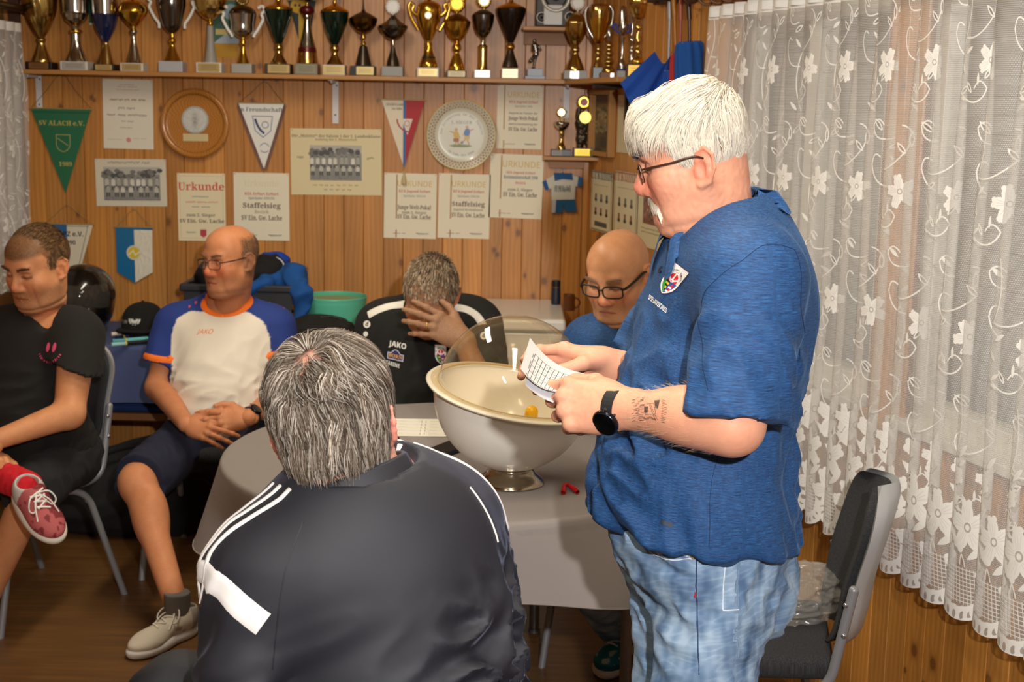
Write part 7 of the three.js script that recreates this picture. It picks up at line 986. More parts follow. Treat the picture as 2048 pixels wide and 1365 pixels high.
{ // openwork porcelain plate
  const c = wp(923, 270), R = 69 / PXM(5.88), t = thing('porcelain_plate', 'white porcelain plate with a pierced rim and two painted footballers', 'plate', [c.x, c.y, WALL_Z + .014]); const pos = [], idx = [], NA = 448, NR = 26, hole = (a, r) => { for (let k = 0; k < 3; k++) { const rr = .8 + k * .066, s = 6.2832 / 56, da = ((a - (k % 2) * s / 2) % s + s * 1.5) % s - s / 2; if ((da * rr / .03) ** 2 + ((r - rr) / .022) ** 2 < 1) return true; } return false; };
  for (let j = 0; j <= NR; j++) for (let i = 0; i <= NA; i++) { const r = lerp(.74, 1, j / NR), a = i / NA * 6.2832; pos.push(Math.cos(a) * r * R, Math.sin(a) * r * R, .009 + .018 * (r - .74) / .26); }
  for (let j = 0; j < NR; j++) for (let i = 0; i < NA; i++) { if (hole((i + .5) / NA * 6.2832, lerp(.74, 1, (j + .5) / NR))) continue; const k = j * (NA + 1) + i; idx.push(k, k + NA + 1, k + 1, k + 1, k + NA + 1, k + NA + 2); }
  const g = new THREE.BufferGeometry(); g.setAttribute('position', new THREE.Float32BufferAttribute(pos, 3)); g.setAttribute('uv', new THREE.Float32BufferAttribute(new Float32Array(pos.length / 3 * 2), 2)); g.setIndex(idx); g.computeVertexNormals(); const por = mat(0xd6d2bc, .25, 0, { clearcoat: .5, side: THREE.DoubleSide }); part(t, 'pierced_rim', g, por);
  const pt = tex(512, 512, (g, w) => { g.fillStyle = '#dcdac8'; g.fillRect(0, 0, w, w); const arc = (str, r, a0, a1, sz, flip) => { g.font = 'bold ' + sz + 'px serif'; g.fillStyle = '#8c8f8e'; g.textAlign = 'center'; for (let i = 0; i < str.length; i++) { const a = lerp(a0, a1, i / (str.length - 1)); g.save(); g.translate(w / 2 + Math.sin(a) * r, w / 2 - Math.cos(a) * r); g.rotate(flip ? a + Math.PI : a); g.fillText(str[i], 0, 0); g.restore(); } }; arc('Zur Erinnerung an das Turnier', 190, -1.5, 1.5, 30); arc('Am Fuße des Doms', 205, 3.8, 2.5, 28, true); text(g, '1. SIEGER', w / 2, 150, 42, '#8c8f8e');
    const man = (x, y, sh, so, f) => { g.fillStyle = '#c99a72'; g.beginPath(); g.arc(x, y, 16, 0, 7); g.fill(); g.strokeStyle = '#c99a72'; g.lineWidth = 13; g.lineCap = 'round'; g.beginPath(); g.moveTo(x + f * 6, y + 40); g.lineTo(x + f * 60, y + 18); g.moveTo(x - f * 10, y + 40); g.lineTo(x - f * 36, y + 76); g.moveTo(x, y + 110); g.lineTo(x + f * 22, y + 170); g.moveTo(x - 6, y + 110); g.lineTo(x - f * 46, y + 150); g.stroke(); g.fillStyle = sh; g.beginPath(); g.ellipse(x, y + 52, 30, 40, f * .2, 0, 7); g.fill(); g.fillStyle = so; g.fillRect(x - 28, y + 84, 56, 34); }; man(205, 205, '#d2ad3a', '#a8643a', -1); man(310, 180, '#3f6ba8', '#d2b04a', 1); g.fillStyle = '#7a8a58'; g.beginPath(); g.ellipse(250, 362, 110, 14, 0, 0, 7); g.fill(); g.fillStyle = '#8a7f70'; g.beginPath(); g.arc(262, 330, 14, 0, 7); g.fill(); });
  const dish = curveLathe([[0, .006], [R * .6, .006], [R * .7, .0075], [R * .76, .01]], 64, 30), dp = dish.attributes.position, du = dish.attributes.uv; dish.rotateX(Math.PI / 2); for (let i = 0; i < dp.count; i++) du.setXY(i, .5 + dp.getX(i) / (R * 1.52), .5 + dp.getY(i) / (R * 1.52)); part(t, 'painted_dish', dish, mat(0xffffff, .25, 0, { map: pt, clearcoat: .5, side: THREE.DoubleSide })); part(t, 'gilt_edge', new THREE.TorusGeometry(R, .0018, 6, 72).translate(0, 0, .026), mat(0xc9a64a, .3, .8));
}
{ // miniature football kit on a hanger
  const c = wp(1126, 350, 5.86), k = 1 / PXM(5.86), t = thing('miniature_kit', 'miniature blue and white football shirt and shorts on a small hanger', 'miniature shirt', [c.x, c.y, WALL_Z + .022]); const S = (pts) => poly(pts.map(([x, y]) => [(x - 1126) * k, (350 - y) * k])), fm = (c) => cloth(c);
  part(t, 'shirt', extrude(S([[1110, 350], [1144, 350], [1151, 354], [1150, 398], [1106, 400], [1103, 356]]), .008, .003), fm(0xd2cec0)); part(t, 'collar', extrude(S([[1108, 347], [1144, 347], [1146, 360], [1126, 358], [1110, 362]]), .004, .001).translate(0, 0, .01), fm(0x2a5a8c)); part(t, 'sleeve', extrude(S([[1104, 354], [1090, 362], [1098, 380], [1106, 374]]), .008, .002), fm(0xd2cec0)); part(t, 'sleeve', extrude(S([[1150, 352], [1160, 355], [1156, 372], [1150, 372]]), .008, .002), fm(0xd2cec0)); part(t, 'cuff', extrude(S([[1092, 361], [1086, 366], [1092, 380], [1098, 379]]), .009, .002), fm(0x2a5a9c)); part(t, 'cuff', extrude(S([[1158, 353], [1165, 356], [1163, 372], [1156, 371]]), .009, .002), fm(0x34649c));
  part(t, 'shorts', extrude(S([[1107, 402], [1150, 398], [1155, 423], [1133, 424], [1129, 408], [1127, 425], [1107, 426]]), .008, .002), fm(0x1f5a84)); part(t, 'side_panel', extrude(S([[1106, 402], [1113, 401], [1112, 426], [1106, 426]]), .009, .002), fm(0xb8bcbc)); part(t, 'hanger', tube([V(-14 * k, 2 * k, .004), V(0, 7 * k, .004), V(0, 11 * k, .004), V(4 * k, 14 * k, .004), V(1 * k, 17 * k, .004)], .0018, 24, 6), mat(0x9fa4ac, .3, .7)); part(t, 'lettering', new THREE.PlaneGeometry(34 * k, 20 * k).translate(0, -27 * k, .0118), print(lettering('VfB 1990 Blau-Weiß', '#5c6a6c', 256, 90)));
}
// ---------------------------------------------------------------- shelves and trophies
const pineShelf = mat(0xb07a3c, .42, 0, { clearcoat: .2, bumpMap: pineTex, bumpScale: .0004 });
const SHELF_Y = wp(700, 151, 5.71).y, SHELF_T = .018;
const whiteMetal = mat(0xd8d6d4, .45);
function bracket(t, x, z, drop) { const b = part(t, 'bracket', [box(.026, drop, .004, x, -SHELF_T - drop / 2, z + .003, .001), box(.022, .004, .15, x, -SHELF_T - .003, z + .078, .001), box(.006, .012, .13, x, -SHELF_T - .008, z + .07, .001)], whiteMetal); for (const k of [.12, .8]) part(b, 'screw', new THREE.SphereGeometry(.004, 10, 8).scale(1, 1, .5).translate(x + (k < .5 ? .006 : 0), -SHELF_T - drop * k, z + .006), mat(0x6a6660, .4, .6)); }
{
  const x0 = wp(28, 140, 5.72).x, x1 = CORNER_X + .02, t = thing('trophy_shelf', 'long pine shelf carrying the row of trophies on the back wall', 'shelf', [0, SHELF_Y, 0]); part(t, 'shelf_board', box(x1 - x0, SHELF_T, .19, (x0 + x1) / 2, -SHELF_T / 2, WALL_Z + .107, .003), pineShelf); bracket(t, wp(78, 180).x, WALL_Z + .012, .155); bracket(t, wp(671, 200).x, WALL_Z + .012, .18); bracket(t, wp(1133, 200).x, WALL_Z + .012, .14);
  const r = thing('trophy_shelf', 'pine corner shelf running along the right wall', 'shelf', RW_O.clone().setY(SHELF_Y), RW_TURN); part(r, 'shelf_board', box(.66, SHELF_T, .17, .33 + .19, -SHELF_T / 2, .012 + .085, .003), pineShelf); for (const s of [.5]) part(r, 'bracket', [box(.02, .16, .016, s, -SHELF_T - .08, .02, .003), box(.02, .016, .14, s, -SHELF_T - .01, .09, .003)], mat(0x2e2622, .5));
}
const gold = mat(0xe0b64c, .2, 1), paleGold = mat(0xcdb06a, .18, 1), silver = mat(0xbdb9b0, .16, 1), darkSilver = mat(0x6f6a64, .2, 1), bronze = mat(0x4a4034, .35, .8), whiteGlaze = mat(0xf2efe8, .3), blackStone = mat(0x14110f, .3), whiteStone = mat(0xd9d3c8, .35), greenGlass = mat(0x0d2f26, .12, .6, { clearcoat: .8 }), blueGlaze = mat(0x16244f, .15, .3, { clearcoat: .8 }), brownBlack = mat(0x1f1410, .25, .3, { clearcoat: .4 }), darkRed = mat(0x5a1016, .3, .3), plaqueGold = mat(0xe2c888, .3, .55), plaqueSilver = mat(0xdcdad4, .28, .6), greyPaint = mat(0x9a958c, .5), ribbon = mat(0x1c3a8c, .5);
const engraved = tex(128, 48, pixels(128, 48, (x, y) => { const l = [12, 22, 32].some((k) => Math.abs(y - k) < 2) && x > 18 && x < 110 && noise(x * .5, y, 3) > -.1, v = l ? 150 : 232; return [v, v, v]; }));
// o.parts: [name, material, [[radius px, picture row px]...]] ; everything measured on the shelf's plane
function trophy(label, cx, o) {
  const d = o.d ?? 5.775, k = 1 / PXM(d), shelfY = o.y ?? SHELF_Y, bot = o.bottom, t = thing('trophy', label, 'trophy', [P(cx, bot, d).x, shelfY + .0005, -d], o.turn ?? 0, o.group), Y = (py) => (bot - py) * k;
  if (o.base) { const [w, top, m, pl, pw, dx] = o.base; const h = Y(top); part(t, 'base', box(w * k, h, Math.min(w * k, .085), 0, h / 2, 0, .002), m); if (pl) { const f = Math.min(w * k, .085) / 2; part(t, 'plaque', box((pw ?? w * .86) * k, h * .82, .002, (dx ?? 0) * k, h * .5, f + .0005, .0006), new THREE.MeshPhysicalMaterial({ color: pl.color, roughness: pl.roughness, metalness: pl.metalness, map: engraved })); } }
  for (const [n, m, pts, lab] of o.parts) { const sm = pts.map(([r, y]) => [r * k, Y(y)]); const g = o.straight ? lathe(sm, 36) : curveLathe(sm, 40, sm.length * 7); if (o.ribs && n === 'cup') { const p = g.attributes.position; for (let i = 0; i < p.count; i++) { const a = Math.atan2(p.getX(i), p.getZ(i)), f = 1 + .045 * Math.cos(a * o.ribs + p.getY(i) * (o.twist ?? 0)); p.setX(i, p.getX(i) * f); p.setZ(i, p.getZ(i) * f); } g.computeVertexNormals(); } part(t, n, g, m, lab); }
  if (o.handles) { const [m, pts] = o.handles; for (const s of [-1, 1]) part(t, 'handle', tube(pts.map(([x, y]) => V(s * x * k, Y(y), 0)), (o.hr ?? 2.6) * k, 44, 8), m); }
  if (o.medal) { const [x, y, r, m, m2] = o.medal; const g = []; for (let i = 0; i < 14; i++) { const a = i / 14 * 6.2832; g.push(new THREE.SphereGeometry(r * .24 * k, 10, 8).translate((x - cx) * k + Math.cos(a) * r * .85 * k, Y(y) + Math.sin(a) * r * .85 * k, o.mz ?? 0)); } g.push(new THREE.CylinderGeometry(r * .82 * k, r * .82 * k, r * .3 * k, 32).rotateX(Math.PI / 2).translate((x - cx) * k, Y(y), o.mz ?? 0)); const md = part(t, 'medal', g, m); part(md, 'medal_face', new THREE.CylinderGeometry(r * .62 * k, r * .62 * k, r * .36 * k, 32).rotateX(Math.PI / 2).translate((x - cx) * k, Y(y), (o.mz ?? 0) + .001), m2 ?? m); if (o.stalk) part(t, 'stalk', new THREE.CylinderGeometry(1.4 * k, 1.4 * k, (o.stalk - y) * k, 8).translate((x - cx) * k, Y((o.stalk + y) / 2), o.mz ?? 0), m); }
  return t;
}
trophy('tall gold ribbed cup on a black base, first at the left end', 84, { bottom: 133, base: [52, 118, blackStone, mat(0x9a6a3c, .4, .5), 38], ribs: 14, twist: 30, parts: [['stem', paleGold, [[19, 118], [18, 112], [12, 97], [8, 82], [10, 75], [7, 70]]], ['cup', paleGold, [[7, 70], [18, 52], [28, 28], [33, 0], [33, -30], [28, -52], [0, -60]]]] });
trophy('tall silver cup with a gold collar on a white base', 154, { bottom: 135, base: [54, 118, whiteStone, plaqueSilver], parts: [['stem', silver, [[22, 118], [20, 112], [13, 96], [10, 80], [10, 64]]], ['collar', gold, [[9, 64], [13, 62], [13, 58], [8, 56]]], ['cup', silver, [[6, 56], [9, 48], [20, 38], [24, 26], [26, 24], [26, 20], [27, 0], [31, -40], [28, -44], [0, -44]]]] });
trophy('blue goblet with a silver foot on a black base', 213, { bottom: 138, base: [40, 125, blackStone, plaqueGold, 33], parts: [['stem', paleGold, [[17, 125], [15, 118], [10, 100], [6, 86], [6, 82]]], ['cup', blueGlaze, [[5, 82], [10, 74], [20, 55], [25, 32], [25, 28]]], ['cup_lip', silver, [[25, 28], [26, 8], [27, -18], [25, -20], [0, -20]]]] });
trophy('gold globe-shaped trophy on a cream base', 269, { bottom: 141, base: [45, 125, whiteStone, plaqueGold], parts: [['stem', silver, [[17, 125], [14, 118], [9, 100], [5, 82], [5, 70], [8, 64], [4, 58]]], ['cup', gold, [[4, 57], [14, 48], [27, 30], [28, 20], [22, 9], [8, 3], [4, 1], [3, -8], [0, -10]]]] });
const hp = (x, t, b) => [[x - 2, t], [x + 7, t - 4], [x + 11, t + 4], [x + 5, t + 12], [x + 8, t + 20], [x + 4, t + 30], [x - 4, t + 44], [x - 10, t + 52], [x - 11, b]];
trophy('large silver two-handled cup on a gold stem', 346, { bottom: 145, base: [47, 124, mat(0xb9bcc0, .3, .2), null], parts: [['stem', gold, [[18, 124], [14, 116], [8, 102], [5, 92], [8, 84], [5, 78], [4, 70]]], ['cup', darkSilver, [[4, 70], [10, 66], [17, 58], [22, 40], [27, 18], [28, 4], [30, -12], [27, -14], [0, -14]]]], handles: [whiteGlaze, hp(36, -2, 60)], hr: 3 });
trophy('gold cup on a slender grey pillar', 422, { bottom: 144, base: [50, 124, whiteStone, plaqueGold], parts: [['pillar', greyPaint, [[13, 124], [11, 112], [8, 90], [6, 53]]], ['knob', gold, [[4, 53], [5, 48], [3, 42]]], ['cup', paleGold, [[3, 42], [12, 38], [26, 24], [31, 8], [31, -2], [24, -12], [0, -14]]]], ribs: 8 });
trophy('silver cup with bright white handles and a domed lid', 487, { bottom: 147, base: [40, 128, mat(0xaaa99f, .35, .3), null], parts: [['stem', gold, [[13, 128], [10, 120], [6, 108], [4, 96], [6, 88], [4, 78]]], ['cup', silver, [[4, 78], [12, 75], [22, 66], [24, 50], [27, 32]]], ['lid', darkSilver, [[27, 32], [24, 24], [14, 17], [4, 15], [0, 14]]]], handles: [whiteGlaze, hp(32, 20, 76)], hr: 3.2, medal: [487, 2, 13, paleGold], stalk: 16 });
trophy('green-black goblet with a bright plaque, left of the tall red-banded trophy', 558, { bottom: 151, base: [50, 131, mat(0x3a2a1c, .4), plaqueGold, 43, 3], parts: [['stem', paleGold, [[17, 131], [15, 126], [8, 114], [6, 106], [9, 100], [7, 92]]], ['cup', greenGlass, [[7, 91], [14, 74], [23, 48], [28, 26]]], ['lid', gold, [[28, 26], [27, 22], [16, 17], [6, 12], [4, 2], [0, 0]]]] });
trophy('tall trophy with dark red bands and a ball below its top dish', 615, { bottom: 150, d: 5.82, base: [46, 128, mat(0x8a7a68, .4), mat(0x9a9478, .4, .2)], parts: [['foot', paleGold, [[21, 127], [20, 118], [18, 106]]], ['band', darkRed, [[18.5, 106], [17, 97]]], ['pillar', silver, [[17, 97], [15, 90], [9, 66], [6, 44], [8, 38], [8, 34]]], ['ball', darkRed, [[6, 34], [13, 31], [15, 25], [13, 19], [6, 16]]], ['top_dish', paleGold, [[3, 16], [3, 8], [14, 4], [27, -2], [29, -8], [0, -6]]]] });
trophy('green-black goblet with a bright plaque, right of the tall red-banded trophy', 670, { bottom: 152, base: [44, 132, whiteStone, plaqueGold, 42], parts: [['stem', paleGold, [[17, 131], [15, 127], [8, 116], [6, 108], [9, 101], [7, 93]]], ['cup', greenGlass, [[7, 92], [14, 78], [24, 52], [28, 30]]], ['lid', gold, [[28, 30], [26, 26], [16, 20], [5, 15], [3, 8], [1.5, 0], [0, -4]]]] });
trophy('dark gold shallow cup on a tapered bronze foot', 727, { bottom: 152, base: [48, 133, blackStone, plaqueGold, 34, 5], parts: [['foot', bronze, [[16, 132], [12, 115], [7, 94]]], ['stem', gold, [[3, 96], [5, 90], [3, 84], [5, 78], [3, 70]]], ['cup', mat(0x6b5220, .22, 1), [[4, 70], [16, 64], [25, 52], [28, 41]]], ['lid', bronze, [[28, 41], [24, 38], [14, 32], [4, 27], [1.5, 14], [1, -4], [0, -5]]]] });
trophy('grey shallow cup topped by a white flower medal', 786, { bottom: 153, base: [42, 134, mat(0x8a8880, .45, .2), null], parts: [['foot', bronze, [[13, 133], [11, 122], [6, 106], [4, 96]]], ['stem', silver, [[3, 98], [4, 90], [3, 82]]], ['cup', darkSilver, [[4, 82], [16, 77], [26, 64], [29, 55]]], ['lid', darkSilver, [[29, 55], [24, 52], [13, 45], [6, 38], [4, 35], [0, 34]]]], medal: [785, 18, 14, whiteGlaze], stalk: 35 });
trophy('gold two-handled urn with a silver rosette', 857, { bottom: 153, base: [43, 135, whiteStone, plaqueGold], parts: [['stem', gold, [[17, 134], [17, 126], [12, 114], [8, 102], [7, 90], [5, 82]]], ['ring', mat(0x20382c, .3, .4), [[13.5, 116], [12.5, 113]]], ['cup', gold, [[6, 82], [12, 70], [20, 50], [24, 28], [22, 14], [14, 8], [5, 5], [3, 0], [0, -1]]]], handles: [gold, [[22, 34], [28, 30], [33, 24], [30, 14], [37, 10], [40, 16], [38, 28], [34, 40], [26, 54], [21, 62]]], hr: 3, medal: [857, 35, 9, paleGold, plaqueSilver], mz: .052 });
trophy('gold goblet topped by a round gold medal', 913, { bottom: 153, base: [38, 139, blackStone, mat(0xc9b890, .4, .3), 34, 1], parts: [['stem', gold, [[15, 138], [14, 128], [8, 112], [5, 104], [9, 98], [8, 90], [4, 84]]], ['cup', gold, [[5, 84], [14, 76], [22, 62], [27, 45]]], ['lid', mat(0x8a6a20, .25, 1), [[27, 45], [24, 42], [16, 35], [6, 30], [0, 29]]]], medal: [912, 10, 16, gold], stalk: 30 });
trophy('silver goblet on a gold beaded column', 965, { bottom: 153, base: [33, 137, whiteStone, plaqueSilver], parts: [['column', paleGold, [[10, 136], [9, 128], [9, 96], [10, 92], [7, 88]]], ['stem', silver, [[4, 88], [3, 80], [5, 74]]], ['cup', darkSilver, [[5, 74], [14, 64], [20, 46], [22, 31]]], ['lid', bronze, [[22, 31], [18, 27], [9, 22], [0, 21]]]], medal: [966, 3, 14, paleGold, plaqueSilver], stalk: 22 });
trophy('black-brown goblet with a gold rim', 1020, { bottom: 153, base: [34, 133, whiteStone, plaqueGold], parts: [['foot', bronze, [[16, 131], [13, 120], [8, 106], [6, 98]]], ['knob', gold, [[5, 98], [9, 92], [6, 84]]], ['cup', brownBlack, [[6, 83], [16, 60], [27, 32], [30, 18]]], ['lid', gold, [[30, 18], [26, 14], [14, 9], [5, 5], [3, 0], [0, -2]]]] });
{ // small footballer figure
  const d = 5.775, k = 1 / PXM(d), t = thing('figurine', 'small dark silver footballer figure on a stepped black base', 'figurine', [P(1070, 153, d).x, SHELF_Y + .0005, -d]); part(t, 'base', [box(40 * k, 6 * k, .06, 0, 3 * k, 0, .001), box(31 * k, 15 * k, .05, 0, 13 * k, 0, .001)], blackStone); const J = (x, y, z = 0) => V((x - 1070) * k, (153 - y) * k, z), l = [ell(J(1068, 79), V(3.5 * k, 4.5 * k, 3.5 * k), null, { k: .002 }), cap(J(1069, 88), J(1072, 104), 6 * k, 5 * k, { k: .003, flat: [V(0, 0, 1), .7] }), cap(J(1065, 87), J(1064, 97), 2.6 * k, 2 * k, { k: .003 }), cap(J(1075, 88), J(1081, 96), 2.6 * k, 2 * k, { k: .003 }), cap(J(1072, 104), J(1069, 118), 4 * k, 2.6 * k, { k: .004 }), cap(J(1069, 118), J(1068, 131), 2.6 * k, 2 * k, { k: .002 }), cap(J(1070, 104), J(1064, 112, .008), 3.6 * k, 2.6 * k, { k: .003 }), cap(J(1064, 112, .008), J(1059, 118, .004), 2.6 * k, 2 * k, { k: .002 }), cap(J(1068, 131), J(1064, 132, .004), 2 * k, 2 * k, { k: .002 })]; part(t, 'figure', surface(l, .0016), darkSilver); part(t, 'ball', new THREE.SphereGeometry(4 * k, 16, 12).translate(...J(1061, 117, .012).toArray()), darkSilver);
}
// corner shelf: nearer trophies
const RD = (px) => { const r = RW(px, 140, .1); return -r.p.z; };
trophy('squat gold and silver cup with white plaques at the shelf corner', 1150, { d: 5.66, bottom: 154, base: [46, 137, mat(0x8a867c, .4), plaqueSilver, 17, -2], parts: [['stem', paleGold, [[18, 137], [17, 130], [11, 116], [6, 104], [8, 97], [5, 88]]], ['cup', paleGold, [[5, 88], [13, 78], [20, 62], [22, 46], [21, 42]]], ['lid', paleGold, [[21, 42], [18, 36], [10, 28], [4, 24], [0, 23]]]], ribs: 10, medal: [1152, 6, 14, whiteStone], stalk: 24 });
trophy('glass-gold cup with tall handles behind the corner cup', 1195, { d: 5.6, bottom: 151, base: [20, 127, blackStone, null], parts: [['stem', paleGold, [[10, 127], [8, 120], [5, 110], [7, 100], [4, 92], [6, 82]]], ['cup', gold, [[4, 80], [10, 74], [16, 50], [19, 32]]], ['cup_lip', paleGold, [[19, 32], [20, 16], [16, 6], [0, 4]]]], handles: [silver, [[20, 8], [26, 16], [27, 30], [24, 46], [16, 62], [8, 74]]], hr: 1.6 });
trophy('gold trophy with a beaded stem and a silver spearhead', 1217, { d: 5.5, bottom: 150, base: [34, 137, mat(0x7a4c26, .5), plaqueSilver, 7, 6], parts: [['stem', paleGold, [[12, 136], [11, 130], [7, 124], [10, 116], [6, 108], [9, 100], [5, 92], [8, 84], [4, 76]]], ['spearhead', silver, [[4, 76], [6, 64], [4, 52], [0, 44]]]] });
trophy('slim silver trophy tied with a blue ribbon', 1243, { d: 5.4, bottom: 148, base: [19, 132, greyPaint, null], parts: [['ring', ribbon, [[9, 131], [9, 128]]], ['stem', silver, [[8, 128], [7, 118], [3, 106], [3, 84], [5, 66]]], ['cup', silver, [[4, 64], [9, 52], [9, 36], [7, 16], [4, 8], [0, 6]]]], handles: [ribbon, [[6, 60], [12, 56], [20, 46], [16, 42], [8, 52]]], hr: 2 });
trophy('gold trophy with a yellow plaque at the right end of the shelf', 1274, { d: 5.28, bottom: 147, base: [42, 119, mat(0x2a1410, .4), mat(0xe6b43c, .35, .4), 31, -4], parts: [['foot', gold, [[14, 118], [14, 112], [7, 106]]], ['stem', paleGold, [[4, 106], [6, 94], [3, 84], [6, 74], [4, 56], [7, 48], [3, 34]]], ['cup', paleGold, [[3, 33], [12, 26], [19, 10], [20, -6], [14, -18], [0, -20]]]], ribs: 9 });
trophy('slim silver trophy behind the yellow-plaqued one', 1262, { d: 5.36, bottom: 147, base: [14, 118, whiteStone, null], parts: [['stem', silver, [[5, 118], [5, 104], [4, 100], [5, 92], [3, 84], [6, 72], [3, 60], [3, 40], [6, 20], [0, 14]]]] });
{ // small lower shelf with two trophies
  const a = wp(1086, 312, 5.8), b = wp(1202, 312, 5.8), t = thing('small_shelf', 'small pine shelf with two trophies under the corner shelf', 'shelf', [(a.x + b.x) / 2, a.y, WALL_Z]); part(t, 'shelf_board', box(b.x - a.x, .016, .13, 0, -.008, .077, .003), pineShelf); part(t, 'support_board', box((b.x - a.x) * .62, .035, .018, -.02, -.036, .022, .002), pineShelf);
  const y = a.y; trophy('small silver goblet with a rosette on the lower shelf', 1122, { d: 5.82, y, bottom: 307, base: [40, 294, blackStone, mat(0x7f7a70, .4, .3), 21, -9], parts: [['stem', paleGold, [[9, 294], [8, 288], [4, 280], [3, 272], [4, 262], [3, 258]]], ['cup', silver, [[3, 258], [9, 254], [15, 246], [15, 241], [10, 239], [0, 238]]]], medal: [1121, 221, 9, paleGold, silver], stalk: 240 });
  const t2 = trophy('dark relief statuette with gold discs on the lower shelf', 1166, { d: 5.82, y, bottom: 307, base: [40, 290, blackStone, mat(0xf0cc3c, .3, .4), 31, -2], parts: [], medal: [1165, 200, 13, gold, mat(0xb8402c, .4)], mz: .0 }); const d = 5.82, k = 1 / PXM(d), J = (x, y2, z = 0) => V((x - 1166) * k, (307 - y2) * k, z); const l = [ell(J(1164, 240), V(15 * k, 22 * k, 10 * k), null, { k: .01 }), ell(J(1162, 268), V(10 * k, 18 * k, 8 * k), null, { k: .01 }), cap(J(1158, 270), J(1160, 291), 6 * k, 6 * k, { k: .006 }), cap(J(1168, 268), J(1178, 288), 5 * k, 4 * k, { k: .006 }), cap(J(1153, 226), J(1156, 214), 4 * k, 5 * k, { k: .005 }), cap(J(1176, 230), J(1180, 222), 4 * k, 4 * k, { k: .005 })]; part(t2, 'relief', surface(l, .0025, { warp: (x, yy, z) => .004 * noise(x * 90, yy * 90, z * 90) }), bronze); part(t2, 'disc', new THREE.CylinderGeometry(11.5 * k, 11.5 * k, .006, 32).rotateX(Math.PI / 2).translate(...J(1168, 230, .026).toArray()), mat(0xd8b458, .3, .6)); part(t2, 'stalk', new THREE.CylinderGeometry(.002, .002, 30 * k, 8).translate(...J(1165, 212).toArray()), bronze);
}
{ // loudspeaker on its own little shelf
  const d = 5.78, a = P(1046, 54, d), b = P(1140, 54, d), k = 1 / PXM(d), t = thing('speaker_shelf', 'short pine shelf above the trophies holding the loudspeaker', 'shelf', [(a.x + b.x) / 2, a.y, WALL_Z]); part(t, 'shelf_board', box(b.x - a.x, .016, .18, 0, -.008, .1, .003), pineShelf); part(t, 'support_board', box((b.x - a.x) * .95, .05, .02, 0, -.042, .025, .002), mat(0x9a6632, .5));
  const s = thing('loudspeaker', 'silver loudspeaker with round dark cones above the shelf', 'loudspeaker', [P(1105, 48, d).x, a.y + .0005, -d]); part(s, 'cabinet', box(66 * k, 110 * k, .12, 0, 55 * k, 0, .006), mat(0x3c3834, .5)); part(s, 'front_panel', box(38 * k, 40 * k, .01, 0, 22 * k, .062, .004), mat(0x9b978e, .4, .2)); const ring = (x, y, r, z) => { part(s, 'cone_ring', new THREE.TorusGeometry(r * k, r * .17 * k, 10, 40).translate((x - 1105) * k, (48 - y) * k, z), mat(0xb9b4a8, .35, .3)); part(s, 'cone', curveLathe([[r * .92 * k, .004], [r * .5 * k, -.006], [r * .3 * k, -.002], [0, .002]], 40, 20).rotateX(Math.PI / 2).translate((x - 1105) * k, (48 - y) * k, z), mat(0x17171b, .6)); }; ring(1110, -8, 26, .062); ring(1083, 31, 9, .064); ring(1138, 29, 9, .064);
}
// ---------------------------------------------------------------- on the right wall
function onRight(name, label, cat, x0, y0, x1, y1, draw, o = {}) {
  const a = RW(x0, y0, .016), b = RW(x1, y1, .016), w = b.s - a.s, h = a.y - b.y, c = RW_O.clone().addScaledVector(RW_U, (a.s + b.s) / 2).addScaledVector(RW_N, .016).setY((a.y + b.y) / 2), t = thing(name, label, cat, c, RW_TURN), W = Math.round(w * 1500), H = Math.round(h * 1500), e = mat(0xd8c9a0, .7); t.rotation.order = 'YXZ'; t.rotation.z = o.tilt ?? 0;
  part(t, 'sheet', new THREE.BoxGeometry(w, h, .0015), [e, e, e, e, mat(0xffffff, .5, 0, { map: tex(W, H, draw), clearcoat: .3 }), e]); return { t, w, h };
}
const poster = (title, c, c2, foot) => (g, w, h) => { g.fillStyle = '#e2d6b0'; g.fillRect(0, 0, w, h); g.strokeStyle = c2; g.lineWidth = w * .02; g.strokeRect(w * .04, h * .02, w * .92, h * .96); text(g, title, w / 2, h * .14, w * .24, c, 'serif'); scribble(g, w * .15, h * .24, w * .7, h * .014, '#8c8870', 3, 4); for (let j = 0; j < 2; j++) for (let i = 0; i < 3; i++) { const x = w * (.24 + i * .26), y = h * (.46 + j * .23); g.fillStyle = j ? '#8a4a34' : '#4c4a52'; g.fillRect(x - w * .04, y - h * .08, w * .08, h * .1); g.fillStyle = '#2f2a28'; g.beginPath(); g.ellipse(x, y + h * .02, w * .06, h * .03, 0, 0, 7); g.fill(); } g.fillStyle = foot; g.fillRect(w * .2, h * .84, w * .6, h * .08); };
onRight('wall_poster', 'narrow cream poster with bluish lettering, first on the right wall', 'poster', 1184, 340, 1222, 470, poster('Urkunde', '#5c7078', '#7a7a68', '#4a5454'));
onRight('wall_poster', 'cream poster with red lettering and small figures, second on the right wall', 'poster', 1230, 341, 1272, 490, poster('Urkunde', '#b06050', '#7a7a68', '#b05a2c'));
onRight('wall_poster', 'cream poster with a red team picture above the bald head', 'poster', 1279, 345, 1326, 505, (g, w, h) => { g.fillStyle = '#e2d6b0'; g.fillRect(0, 0, w, h); g.fillStyle = '#8a4a3c'; g.fillRect(w * .2, h * .28, w * .7, h * .4); const r = rng(4); for (let i = 0; i < 60; i++) { g.fillStyle = ['#5a3a34', '#b0604a', '#c9a890', '#3a3434'][i % 4]; g.fillRect(w * (.2 + .65 * r()), h * (.32 + .3 * r()), w * .06, h * .04); } scribble(g, w * .15, h * .75, w * .75, h * .02, '#6a7a4c', 4, 4); scribble(g, w * .15, h * .8, w * .75, h * .02, '#6a7a4c', 5, 4); });
